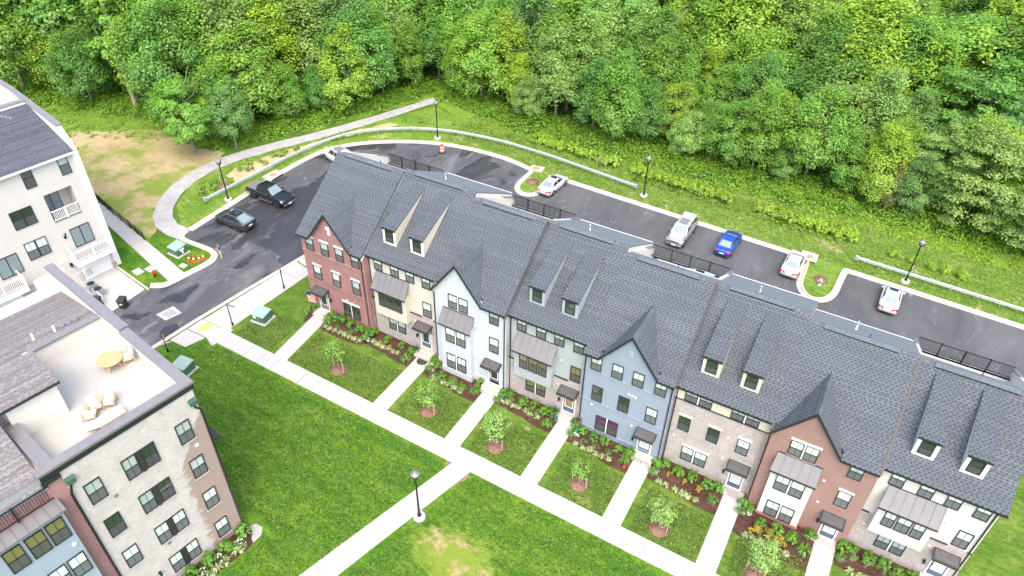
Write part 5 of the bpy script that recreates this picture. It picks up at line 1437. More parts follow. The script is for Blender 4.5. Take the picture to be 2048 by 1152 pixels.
for k, (x, y, lab) in enumerate([(-18.2, -5.85, 'white square hatch cover in the small lawn by the driveway'), (-17.5, -4.95, 'white hatch cover lying ajar beside the red marker post'), (-15.2, -2.85, 'small cream hatch cover beside the side walk')]):
    t = thing('hatch_cover', ground(x, y, 0.02), lab, 'hatch cover', None, -PH+0.1*k)
    s = 0.5 if k < 2 else 0.36
    b = MB(); b.box(-s*1.1, s*1.1, -s*0.8, s*0.8, 0, 0.06); b.build('rim', M['steel_post'] if k == 1 else M['concrete'], t)
    b = MB(); b.box(-s*0.98+0.08*(k == 1), s*0.98+0.08*(k == 1), -s*0.7, s*0.7, 0.062, 0.09); b.build('lid', M['concrete_w'], t)
t = thing('marker_post', ground(-16.2, -5.45), 'short red marker post in the small lawn by the driveway', 'marker post')
b = MB(); b.lathe([(0.14, 0), (0.12, 0.55), (0.16, 0.6), (0.10, 0.75)], 8); b.build('post', M['red'], t); b = MB(); b.bar((-0.22, 0, 0.5), (0.22, 0, 0.5), 0.14); b.build('cap', M['red'], t)
t = thing('fire_hydrant', ground(41.3, 28.9, 0.02), 'pale grey fire hydrant on the second grass island', 'hydrant')
b = MB(); b.lathe([(0.2, 0), (0.2, 0.06), (0.13, 0.08), (0.13, 0.55), (0.17, 0.57), (0.17, 0.62), (0.1, 0.76), (0.03, 0.82)], 10); b.build('barrel', M['galv'], t)
for sx in (-1, 1): b = MB(); b.tube([(sx*0.1, 0, 0.45), (sx*0.24, 0, 0.45)], 0.07, 8); b.build('outlet', M['galv'], t)

# low black fence on the left
fp = [(-35.6, 1.3), (-32.6, 0.35), (-28.7, -0.55), (-25.0, -1.3), (-22.0, -1.95)]
t = thing('fence', ground(*fp[0]), 'low black metal fence between the side walk and the dry lawn', 'fence')
ox, oy, oz = t.location
pts = []
for a, b_ in zip(fp[:-1], fp[1:]):
    n = max(1, round(math.dist(a, b_)/1.55))
    pts += [tuple(Vector(a).lerp(Vector(b_), i/n)) for i in range(n)]
pts.append(fp[-1])
pm = MB(); pm.box(-0.04, 0.04, -0.04, 0.04, -0.1, 1.15); pm = pm.mesh('post', M['iron'])
for p in pts: inst('post', pm, t, (p[0]-ox, p[1]-oy, gz(*p)-oz))
for a, b_ in zip(pts[:-1], pts[1:]):
    A = Vector((a[0]-ox, a[1]-oy, gz(*a)-oz)); Bv = Vector((b_[0]-ox, b_[1]-oy, gz(*b_)-oz))
    for h in (0.2, 1.02):
        r = MB(); r.bar(A+Vector((0, 0, h)), Bv+Vector((0, 0, h)), 0.04); r.build('rail', M['iron'], t)
    pk = MB()
    for k in range(1, 13): q = A.lerp(Bv, k/13); pk.box(q.x-0.009, q.x+0.009, q.y-0.009, q.y+0.009, q.z+0.2, q.z+1.02)
    tag(pk.build('picket', M['iron'], t), kind='stuff')

# ---------------------------------------------------------------- roof deck furniture
ZD = 12.92
def deck(x, y): p = OB+NV*x+TV*y; return (p.x, p.y, ZD)
t = thing('round_table', deck(-6.0, -1.85), 'round wooden table on the roof deck', 'table')
b = MB(); b.lathe([(0.72, 0.69), (0.74, 0.71), (0.74, 0.745), (0.72, 0.76)], 24); b.build('tabletop', M['teak'], t)
for k in range(4):
    a = 0.6+k*R90; b = MB(); b.bar((0.36*math.cos(a), 0.36*math.sin(a), 0.69), (0.55*math.cos(a), 0.55*math.sin(a), 0), 0.07); b.build('leg', M['teak'], t)
def chair(x, y, rot, label):
    t = thing('deck_chair', deck(x, y), label, 'chair', 'wooden chairs with white cushions on the roof deck', rot)
    for sx in (-1, 1):
        b = MB(); b.bar((sx*0.31, -0.3, 0), (sx*0.31, -0.3, 0.64), 0.05); b.build('leg', M['teak'], t)
        b = MB(); b.bar((sx*0.31, 0.34, 0), (sx*0.31, 0.28, 0.86), 0.05); b.build('leg', M['teak'], t)
        b = MB(); b.bar((sx*0.31, -0.36, 0.65), (sx*0.31, 0.3, 0.65), 0.07, 0.04); b.build('armrest', M['teak'], t)
    b = MB(); b.box(-0.29, 0.29, -0.3, 0.28, 0.30, 0.36); b.build('seat_frame', M['teak'], t)
    b = MB(); b.box(-0.27, 0.27, -0.29, 0.24, 0.362, 0.47); b.build('seat_cushion', M['cushion'], t)
    b = MB(); b.hexa([(-0.27, 0.2, 0.471), (0.27, 0.2, 0.471), (0.27, 0.32, 0.471), (-0.27, 0.32, 0.471)], [(-0.27, 0.27, 0.88), (0.27, 0.27, 0.88), (0.27, 0.39, 0.88), (-0.27, 0.39, 0.88)]); b.build('back_cushion', M['cushion'], t)
chair(-5.75, -0.95, -0.4, 'wooden chair with white cushions beside the round deck table')
chair(-3.1, -3.5, 0.75, 'white cushioned chair at the head of the lounger, nearest the table')
chair(-3.35, -4.25, 1.35, 'white cushioned chair in the middle of the deck group')
chair(-2.9, -4.75, 2.4, 'white cushioned chair at the front of the deck group')
t = thing('chaise_lounge', deck(-1.95, -4.35), 'white cushioned wooden chaise lounge by the front parapet of the deck', 'lounger', None, -PH)
b = MB(); b.box(-0.36, 0.36, -0.5, 1.05, 0.26, 0.33); b.build('frame', M['teak'], t)
b = MB(); b.box(-0.34, 0.34, -0.45, 1.03, 0.332, 0.43); b.build('cushion', M['cushion'], t)
b = MB(); b.hexa([(-0.34, -1.12, 0.56), (0.34, -1.12, 0.56), (0.34, -0.452, 0.332), (-0.34, -0.452, 0.332)], [(-0.34, -1.10, 0.67), (0.34, -1.10, 0.67), (0.34, -0.452, 0.43), (-0.34, -0.452, 0.43)]); b.build('back_cushion', M['cushion'], t)
for sx, y in ((-0.32, 0.95), (0.32, 0.95), (-0.32, -0.45), (0.32, -0.45)): b = MB(); b.box(sx-0.04, sx+0.04, y-0.04, y+0.04, 0, 0.26); b.build('leg', M['teak'], t)
b = MB(); b.bar((-0.2, -0.5, 0.3), (-0.2, -1.0, 0.02), 0.05); b.bar((0.2, -0.5, 0.3), (0.2, -1.0, 0.02), 0.05); b.build('back_strut', M['teak'], t)

# terrace things behind the ridge
def on_terrace(i, x, y): return (XB[i]+x, y, EV[i]+0.92)
t = thing('outdoor_sofa', on_terrace(2, 3.9, 9.6), 'white outdoor sofa with a green cushion on the terrace of the pale blue house', 'sofa')
b = MB(); b.box(-1.0, 1.0, -0.45, 0.45, 0.05, 0.42); b.build('seat', M['cushion'], t); b = MB(); b.box(-1.0, 1.0, 0.451, 0.62, 0.05, 0.8); b.build('backrest', M['white'], t)
for sx in (-1.1, 1.001): b = MB(); b.box(sx, sx+0.1, -0.45, 0.62, 0.05, 0.62); b.build('armrest', M['white'], t)
b = MB(); b.hexa([(-0.55, 0.1, 0.43), (-0.05, 0.1, 0.43), (-0.05, 0.4, 0.43), (-0.55, 0.4, 0.43)], [(-0.55, 0.28, 0.83), (-0.05, 0.28, 0.83), (-0.05, 0.44, 0.83), (-0.55, 0.44, 0.83)]); b.build('cushion', M['green_top'], t)
for k, (x, y) in enumerate(((4.1, 10.4), (5.5, 10.6))):
    t = thing('outdoor_chair', on_terrace(4, x, y), ('teal cushioned chair nearer the middle of the slate-blue house terrace', 'teal cushioned chair nearer the right end of the slate-blue house terrace')[k], 'chair', 'teal chairs on the terrace', 0.2-0.3*k)
    b = MB(); b.box(-0.4, 0.4, -0.4, 0.4, 0.12, 0.45); b.build('seat', M['teal_cushion'], t); b = MB(); b.box(-0.4, 0.4, 0.3, 0.46, 0.452, 0.85); b.build('backrest', M['teal_cushion'], t)
    for sx in (-0.36, 0.36): b = MB(); b.box(sx-0.04, sx+0.04, -0.38, -0.3, 0, 0.119); b.box(sx-0.04, sx+0.04, 0.3, 0.38, 0, 0.119); b.build('leg', M['iron'], t)
t = thing('flower_pot', on_terrace(4, 0.75, 11.4), 'blue flower pot in the corner of the slate-blue house terrace', 'flower pot')
b = MB(); b.lathe([(0.14, 0), (0.22, 0.35), (0.24, 0.4), (0.2, 0.4)], 10); b.build('pot', M['pot_blue'], t)
b = MB()
for k in range(40):
    a = rnd.uniform(0, 6.28); r = rnd.uniform(0, 0.2); z = rnd.uniform(0.4, 0.62); s = 0.07; b.poly([(r*math.cos(a)-s, r*math.sin(a), z), (r*math.cos(a), r*math.sin(a)-s, z+0.03), (r*math.cos(a)+s, r*math.sin(a), z+0.01), (r*math.cos(a), r*math.sin(a)+s, z-0.03)])
b.build('plant', M['leaf_stuff'], t)
t = thing('grill', on_terrace(0, 5.9, 11.0), 'grey covered grill on the terrace of the red brick end house', 'grill')
b = MB(); b.box(-0.45, 0.45, -0.28, 0.28, 0.05, 0.8); b.build('cabinet', M['steel_post'], t); b = MB(); b.tube([(-0.4, 0, 0.82), (0.4, 0, 0.82)], 0.27, 10); b.build('hood', M['galv'], t)
# ---------------------------------------------------------------- vehicles (nose towards local +y)
def loft(mb, st, mi=0):
    """st: list of (y, half width, z bottom, z shoulder, z top); symmetric body shell"""
    rings = []
    for y, w, zb, zs, zt in st:
        h = [(0.0, zb), (w*0.86, zb), (w*0.98, zb+0.10), (w, zb+(zs-zb)*0.55), (w*0.975, zs), (w*0.88, zs+(zt-zs)*0.62), (w*0.55, zt-0.006), (0.0, zt)]
        rings.append([(x, y, z) for x, z in h] + [(-x, y, z) for x, z in h[-2:0:-1]])
    n = len(rings[0]); vs = [p for r in rings for p in r]; fs = []
    for i in range(len(rings)-1):
        for k in range(n): fs.append((i*n+k, (i+1)*n+k, (i+1)*n+(k+1) % n, i*n+(k+1) % n))
    fs.append(tuple(range(n))); fs.append(tuple((len(rings)-1)*n+k for k in range(n-1, -1, -1)))
    mb.add(vs, fs, mi, True)

def pane(mb, a, b, c, d, inset=0.12, out=0.012, mi=0, inset_v=None):
    """glass patch set on the quad a-b-c-d (a,b low edge; c,d high edge)"""
    P = [Vector(p) for p in (a, b, c, d)]; iv = inset if inset_v is None else inset_v
    def at(u, v): return P[0]*(1-u)*(1-v)+P[1]*u*(1-v)+P[2]*u*v+P[3]*(1-u)*v
    n = (P[1]-P[0]).cross(P[3]-P[0]).normalized()
    q = [at(inset, iv), at(1-inset, iv), at(1-inset, 1-iv), at(inset, 1-iv)]
    mb.add([p+n*out for p in q]+[p-n*0.01 for p in q], [(0, 1, 2, 3), (4, 5, 1, 0), (5, 6, 2, 1), (6, 7, 3, 2), (7, 4, 0, 3)], mi)

def wheel(t, x, y, r, sgn, rim):
    w = MB(); w.tube([(x-0.11, y, r), (x+0.11, y, r)], r, 16); o = w.build('wheel', M['rubber'], t)
    k = MB(); xo = x+sgn*0.113
    k.tube([(xo-0.004, y, r), (xo+0.008, y, r)], r*0.66, 14, cap=True); k.build('rim', rim, o)
    s = MB()
    for j in range(5):
        a = j*1.2566+0.3; s.bar((xo+sgn*0.012, y, r), (xo+sgn*0.012, y+r*0.6*math.cos(a), r+r*0.6*math.sin(a)), 0.012, 0.035)
    s.build('hub', M['dark_alloy'], o)

def arch(t, x, y, r, sgn):
    a = MB(); n = 14
    pts = [(x, y+(r*1.17)*math.cos(math.pi*k/n), r+(r*1.17)*math.sin(math.pi*k/n)) for k in range(n+1)]
    pts = [(x, y+r*1.17, r*0.6)] + pts + [(x, y-r*1.17, r*0.6)]
    a.prism(pts, (sgn*0.012, 0, 0)); a.build('wheel_arch', M['plastic_dk'], t)

def greenhouse(t, paint_, g, side_glass, roofmat=None):
    """g: dict yb0,yb1 (base rear/front), yr0,yr1 (roof rear/front), zb, zr, wb, wr"""
    wb, wr, zb, zr = g['wb'], g['wr'], g['zb'], g['zr']; yb0, yb1, yr0, yr1 = g['yb0'], g['yb1'], g['yr0'], g['yr1']
    zbr = g.get('zbr', zb)
    B = [(-wb, yb0, zbr), (wb, yb0, zbr), (wb, yb1, zb), (-wb, yb1, zb)]
    T = [(-wr, yr0, zr-0.03), (wr, yr0, zr-0.03), (wr, yr1, zr-0.01), (-wr, yr1, zr-0.01)]
    mb = MB(); mb.hexa(B, T)
    ym = (yr0+yr1)/2
    # crowned roof
    m = 5
    vs = []; fs = []
    for i in range(m):
        for j in range(m):
            u, v = i/(m-1), j/(m-1)
            vs.append((-wr+2*wr*u, yr0+(yr1-yr0)*v, zr-0.03+0.02*v+0.055*(1-(2*u-1)**2)*(1-(2*v-1)**2)+0.002))
    for i in range(m-1):
        for j in range(m-1): fs.append((i*m+j, (i+1)*m+j, (i+1)*m+j+1, i*m+j+1))
    mb.add(vs, fs, 0, True)
    mb.build('cabin', paint_, t)
    gl = MB(); pane(gl, B[2], B[3], T[3], T[2], 0.055, inset_v=0.06); gl.build('windshield', M['car_glass_l'], t)
    gl = MB(); pane(gl, B[0], B[1], T[1], T[0], 0.10 if not g.get('van') else 0.08, inset_v=0.10); gl.build('rear_window', M['car_glass_l'] if not g.get('van') else M['car_glass'], t)
    for sgn in (1, -1):
        lo0, lo1 = Vector((sgn*wb, yb0, zbr)), Vector((sgn*wb, yb1, zb)); hi0, hi1 = Vector((sgn*wr, yr0, zr-0.03)), Vector((sgn*wr, yr1, zr-0.01))
        cuts = g.get('cuts', [0.0, 0.47, 0.98])
        for k in range(len(cuts)-1):
            a, b = cuts[k], cuts[k+1]
            if sgn > 0: q = (lo0.lerp(lo1, a), lo0.lerp(lo1, b), hi0.lerp(hi1, b), hi0.lerp(hi1, a))
            else: q = (lo0.lerp(lo1, b), lo0.lerp(lo1, a), hi0.lerp(hi1, a), hi0.lerp(hi1, b))
            gl = MB(); pane(gl, *q, 0.05, inset_v=0.14); gl.build('side_window', side_glass, t)

def lights(t, w, yf, yr, zf_, zr_, red='lamp_red'):
    for s in (-1, 1):
        b = MB(); b.hexa([(s*w*0.52, yf+0.02, zf_-0.06), (s*w*0.92, yf-0.16, zf_-0.06), (s*w*0.93, yf-0.34, zf_+0.0), (s*w*0.5, yf-0.12, zf_+0.0)], [(s*w*0.52, yf-0.0, zf_+0.07), (s*w*0.90, yf-0.19, zf_+0.09), (s*w*0.91, yf-0.42, zf_+0.11), (s*w*0.5, yf-0.16, zf_+0.09)]); b.build('headlight', M['lamp_clear'], t)
        b = MB(); b.hexa([(s*w*0.42, yr-0.06, zr_-0.09), (s*w*0.93, yr+0.04, zr_-0.10), (s*w*1.0, yr+0.33, zr_-0.05), (s*w*0.45, yr+0.12, zr_-0.07)], [(s*w*0.44, yr-0.03, zr_+0.07), (s*w*0.93, yr+0.05, zr_+0.12), (s*w*0.985, yr+0.38, zr_+0.11), (s*w*0.47, yr+0.12, zr_+0.05)]); b.build('taillight', M[red], t)

def mirrors(t, paint_, w, y, z):
    for s in (-1, 1):
        b = MB(); b.hexa([(s*w*0.97, y-0.07, z), (s*(w+0.20), y-0.10, z+0.02), (s*(w+0.20), y+0.03, z+0.02), (s*w*0.97, y+0.06, z)], [(s*w*0.97, y-0.06, z+0.12), (s*(w+0.19), y-0.09, z+0.16), (s*(w+0.19), y+0.02, z+0.16), (s*w*0.97, y+0.05, z+0.12)]); b.build('mirror', paint_, t)

def plate(t, y, z, s):
    b = MB(); b.box(-0.24, 0.24, y-0.012, y+0.012, z-0.07, z+0.07); b.build('number_plate', M['refl_white'], t)

def sedan(x, y, rot, paint_, label, group='cars parked behind the row', coupe=False, glass='car_glass', rim='alloy', sunroof=False, trunk=0.98, red='lamp_red'):
    t = thing('parked_car', ground(x, y, 0.04), label, 'car', group, rot)
    W = 0.92; b = MB()
    loft(b, [(-2.38, W*0.74, 0.40, 0.72, 0.80), (-2.30, W*0.90, 0.30, 0.86, trunk-0.04), (-2.12, W*0.97, 0.24, 0.90, trunk), (-1.6, W, 0.21, 0.93, trunk+0.01), (-0.8, W, 0.19, 0.93, 1.02), (0.4, W, 0.19, 0.92, 1.01), (1.05, W, 0.19, 0.90, 0.98), (1.7, W*0.985, 0.21, 0.80, 0.885), (2.1, W*0.93, 0.23, 0.70, 0.78), (2.32, W*0.80, 0.28, 0.60, 0.66), (2.42, W*0.60, 0.38, 0.54, 0.57)])
    b.build('body', paint_, t)
    greenhouse(t, paint_, dict(yb0=-1.72, yb1=1.08, yr0=-0.88, yr1=0.28, zb=0.955, zr=1.44, wb=0.80, wr=0.585, zbr=0.985, cuts=[0.10, 0.53, 0.98] if coupe else [0.06, 0.36, 0.68, 0.98]), M[glass])
    for yy in (-1.38, 1.42):
        for s in (-1, 1): arch(t, s*0.914, yy, 0.33, s); wheel(t, s*0.835, yy, 0.33, s, M[rim])
    lights(t, W, 2.34, -2.36, 0.62, 0.80, red); mirrors(t, paint_, W, 0.78, 0.92); plate(t, -2.385, 0.62, -1)
    gr = MB(); gr.box(-0.45, 0.45, 2.40, 2.44, 0.40, 0.50); gr.build('grille', M['plastic_dk'], t)
    bp = MB(); bp.box(-0.7, 0.7, -2.40, -2.33, 0.26, 0.36); bp.build('bumper_trim', M['plastic_dk'], t)
    if sunroof: s = MB(); s.box(-0.38, 0.38, -0.12, 0.26, 1.47, 1.482); s.build('sunroof', M['car_glass'], t)
    w = MB(); w.bar((-0.7, 1.10, 0.985), (0.7, 1.10, 0.985), 0.10, 0.02); w.build('wiper_cowl', M['plastic_dk'], t)
    return t
sedan(9.72, 30.5, -0.06, M['car_silver'], 'silver-white coupe with bright red tail lamps beside the first grass island', coupe=True, sunroof=True)
c_ = sedan(31.25, 30.25, -0.03, M['car_blue'], 'bright blue sedan, the only blue car', sunroof=False)
s = MB(); s.bar((-0.62, 0.98, 1.035), (0.62, 0.98, 1.035), 0.12, 0.012); s.build('dash_strip', M['amber_strip'], c_)
s = MB(); s.hexa([(-0.03, -0.75, 1.46), (0.03, -0.75, 1.46), (0.02, -0.6, 1.46), (-0.02, -0.6, 1.46)], [(-0.01, -0.78, 1.56), (0.01, -0.78, 1.56), (0.01, -0.74, 1.56), (-0.01, -0.74, 1.56)]); s.build('antenna', M['plastic_dk'], c_)
sedan(38.25, 30.4, -0.03, M['car_white'], 'white sedan parked against the second grass island by the storm drain')
sedan(47.95, 29.95, -0.02, M['car_white'], 'white sedan with a sunroof parked alone on the far right', sunroof=True)

def suv(x, y, rot, paint_, roof, label, kind='suv'):
    t = thing('parked_car', ground(x, y, 0.04), label, 'car', 'cars parked behind the row', rot)
    W = 0.99; b = MB()
    loft(b, [(-2.62, W*0.86, 0.42, 0.92, 1.05), (-2.55, W*0.95, 0.34, 1.02, 1.12), (-2.2, W*0.99, 0.28, 1.06, 1.15), (-1.0, W, 0.26, 1.07, 1.15), (0.6, W, 0.26, 1.07, 1.15), (1.1, W, 0.26, 1.05, 1.16), (1.8, W*0.985, 0.28, 0.98, 1.10), (2.3, W*0.95, 0.32, 0.92, 1.03), (2.5, W*0.88, 0.36, 0.82, 0.93), (2.58, W*0.78, 0.42, 0.74, 0.82)])
    b.build('body', paint_, t)
    greenhouse(t, roof, dict(yb0=-2.5, yb1=1.25, yr0=-2.25, yr1=0.55, zb=1.10, zr=1.86, wb=0.88, wr=0.70, van=True, cuts=[0.02, 0.33, 0.66, 0.97]), M['car_glass'])
    for s in (-1, 1):
        rr2 = MB(); rr2.bar((s*0.62, -2.0, 1.90), (s*0.62, 0.3, 1.91), 0.05, 0.05); rr2.build('roof_rail', M['alloy'], t)
    h = MB(); h.hexa([(-0.72, 1.2, 1.150), (0.72, 1.2, 1.150), (0.68, 2.3, 1.02), (-0.68, 2.3, 1.02)], [(-0.72, 1.2, 1.19), (0.72, 1.2, 1.19), (0.66, 2.28, 1.06), (-0.66, 2.28, 1.06)]); h.build('hood', roof, t)
    for yy in (-1.58, 1.62):
        for s in (-1, 1): arch(t, s*0.985, yy, 0.39, s); wheel(t, s*0.90, yy, 0.39, s, M['alloy'])
    g = MB()
    for k in range(4): g.box(-0.55, 0.55, 2.56, 2.60, 0.60+0.075*k, 0.64+0.075*k)
    g.build('grille_bar', M['alloy'], t); g = MB(); g.box(-0.58, 0.58, 2.54, 2.565, 0.56, 0.90); g.build('grille', M['plastic_dk'], t)
    bp = MB(); bp.box(-0.85, 0.85, 2.50, 2.64, 0.40, 0.50); bp.build('bumper', M['alloy'], t); plate(t, 2.65, 0.50, 1)
    for s in (-1, 1):
        l = MB(); l.hexa([(s*0.60, 2.57, 0.66), (s*0.90, 2.45, 0.66), (s*0.95, 2.2, 0.78), (s*0.6, 2.4, 0.7)], [(s*0.60, 2.54, 0.90), (s*0.88, 2.43, 0.92), (s*0.945, 2.15, 0.97), (s*0.6, 2.4, 0.95)]); l.build('headlight', M['lamp_clear'], t)
        l = MB(); l.box(s*0.86-0.05, s*0.86+0.05, -2.62, -2.52, 0.85, 1.4); l.build('taillight', M['lamp_red'], t)
    mirrors(t, paint_, W, 0.95, 1.10)
    sr = MB(); sr.box(-0.48, 0.48, -0.85, 0.35, 1.895, 1.91); sr.build('sunroof', M['cap_grey'], t)
    return t
suv(26.25, 29.35, math.pi-0.02, M['car_grey'], M['car_silver'], 'large silver-grey suv with a sunroof facing the townhouses')
w_ = suv(-15.4, 21.6, R90-0.25, M['car_white'], M['car_white'], 'white suv half hidden behind the red brick end house roof')

def crossover(x, y, rot):
    t = thing('parked_car', ground(x, y, 0.04), 'slate-grey sloping-back crossover parked nearest the standing person', 'car', 'cars parked behind the row', rot)
    W = 0.96; b = MB()
    loft(b, [(-2.34, W*0.80, 0.42, 0.86, 0.98), (-2.26, W*0.94, 0.34, 1.02, 1.10), (-1.9, W*0.99, 0.28, 1.05, 1.12), (-1.0, W, 0.26, 1.02, 1.10), (0.5, W, 0.26, 1.0, 1.08), (1.1, W, 0.26, 0.97, 1.06), (1.75, W*0.98, 0.28, 0.86, 0.96), (2.1, W*0.92, 0.30, 0.76, 0.86), (2.3, W*0.78, 0.34, 0.66, 0.73), (2.38, W*0.6, 0.42, 0.58, 0.62)])
    b.build('body', M['car_dark'], t)
    g = dict(yb0=-2.15, yb1=1.2, yr0=-0.95, yr1=0.25, zb=1.03, zr=1.60, wb=0.84, wr=0.62, zbr=1.09, cuts=[0.12, 0.5, 0.98])
    greenhouse(t, M['car_dark'], g, M['car_glass'])
    p = MB(); p.box(-0.55, 0.55, -0.85, 0.18, 1.655, 1.668); p.build('glass_roof', M['car_glass'], t)
    for s in (-1, 1):
        c = MB(); c.bar((s*0.60, 0.2, 1.615), (s*0.62, -0.95, 1.605), 0.05, 0.04); c.bar((s*0.62, -0.95, 1.605), (s*0.80, -2.1, 1.12), 0.05, 0.04); c.build('roof_trim', M['alloy'], t)
    sp = MB(); sp.hexa([(-0.8, -2.3, 1.06), (0.8, -2.3, 1.06), (0.78, -2.0, 1.13), (-0.78, -2.0, 1.13)], [(-0.8, -2.34, 1.14), (0.8, -2.34, 1.14), (0.78, -2.05, 1.17), (-0.78, -2.05, 1.17)]); sp.build('spoiler', M['alloy'], t)
    for yy in (-1.45, 1.5):
        for s in (-1, 1): arch(t, s*0.953, yy, 0.38, s); wheel(t, s*0.875, yy, 0.38, s, M['dark_alloy'])
    lights(t, W, 2.28, -2.32, 0.70, 0.93, 'car_glass'); mirrors(t, M['car_dark'], W, 0.85, 1.0); plate(t, -2.36, 0.72, -1)
    bp = MB(); bp.box(-0.75, 0.75, -2.36, -2.28, 0.36, 0.56); bp.build('bumper_trim', M['plastic_dk'], t)
crossover(-16.15, 5.2, R90)

def pickup(x, y, rot):
    t = thing('parked_car', ground(x, y, 0.04), 'black crew-cab pickup truck with a covered bed facing the street', 'pickup truck', 'cars parked behind the row', rot)
    W = 1.0; b = MB(); P_ = M['car_black']
    loft(b, [(-2.95, W*0.95, 0.55, 1.10, 1.16), (-2.85, W*0.99, 0.50, 1.20, 1.24), (-1.3, W, 0.46, 1.22, 1.25), (-1.2, W, 0.44, 1.18, 1.24), (0.6, W, 0.44, 1.16, 1.22), (1.15, W, 0.44, 1.16, 1.24), (2.0, W*0.99, 0.46, 1.10, 1.21), (2.55, W*0.96, 0.50, 1.02, 1.15), (2.78, W*0.90, 0.52, 0.92, 1.03), (2.86, W*0.82, 0.56, 0.84, 0.92)])
    b.build('body', P_, t)
    tc_ = MB(); tc_.box(-0.86, 0.86, -2.82, -1.32, 1.245, 1.30); o = tc_.build('bed_cover', M['cap_grey'], t)
    for k in range(3): s = MB(); s.box(-0.86, 0.86, -2.46+0.38*k, -2.44+0.38*k, 1.301, 1.312); s.build('cover_rib', M['plastic_dk'], o)
    greenhouse(t, P_, dict(yb0=-1.28, yb1=1.2, yr0=-1.12, yr1=0.42, zb=1.18, zr=1.90, wb=0.88, wr=0.70, van=True, cuts=[0.03, 0.48, 0.97]), M['car_glass'])
    for yy in (-1.85, 1.8):
        for s in (-1, 1): arch(t, s*0.995, yy, 0.42, s); wheel(t, s*0.92, yy, 0.42, s, M['dark_alloy'])
    for s in (-1, 1):
        st = MB(); st.bar((s*1.02, -1.0, 0.42), (s*1.02, 1.1, 0.42), 0.12, 0.06); st.build('side_step', M['alloy'], t)
        st = MB(); st.bar((s*0.905, -1.2, 1.22), (s*0.905, 1.1, 1.22), 0.02, 0.035); st.build('window_trim', M['alloy'], t)
        l = MB(); l.hexa([(s*0.62, 2.86, 0.80), (s*0.92, 2.74, 0.80), (s*0.97, 2.5, 0.9), (s*0.62, 2.6, 0.9)], [(s*0.62, 2.82, 0.98), (s*0.90, 2.70, 1.0), (s*0.96, 2.45, 1.04), (s*0.62, 2.6, 1.04)]); l.build('headlight', M['lamp_clear'], t)
        l = MB(); l.box(s*0.9-0.06, s*0.9+0.06, -2.98, -2.85, 0.85, 1.15); l.build('taillight', M['lamp_red'], t)
    g = MB(); g.box(-0.62, 0.62, 2.82, 2.90, 0.62, 0.98); g.build('grille', M['plastic_dk'], t)
    bp = MB(); bp.box(-0.85, 0.85, 2.84, 2.97, 0.46, 0.58); bp.build('bumper', M['alloy'], t); plate(t, 2.985, 0.54, 1)
    mirrors(t, P_, W, 0.9, 1.2)
pickup(-16.4, 10.9, -R90-0.02)

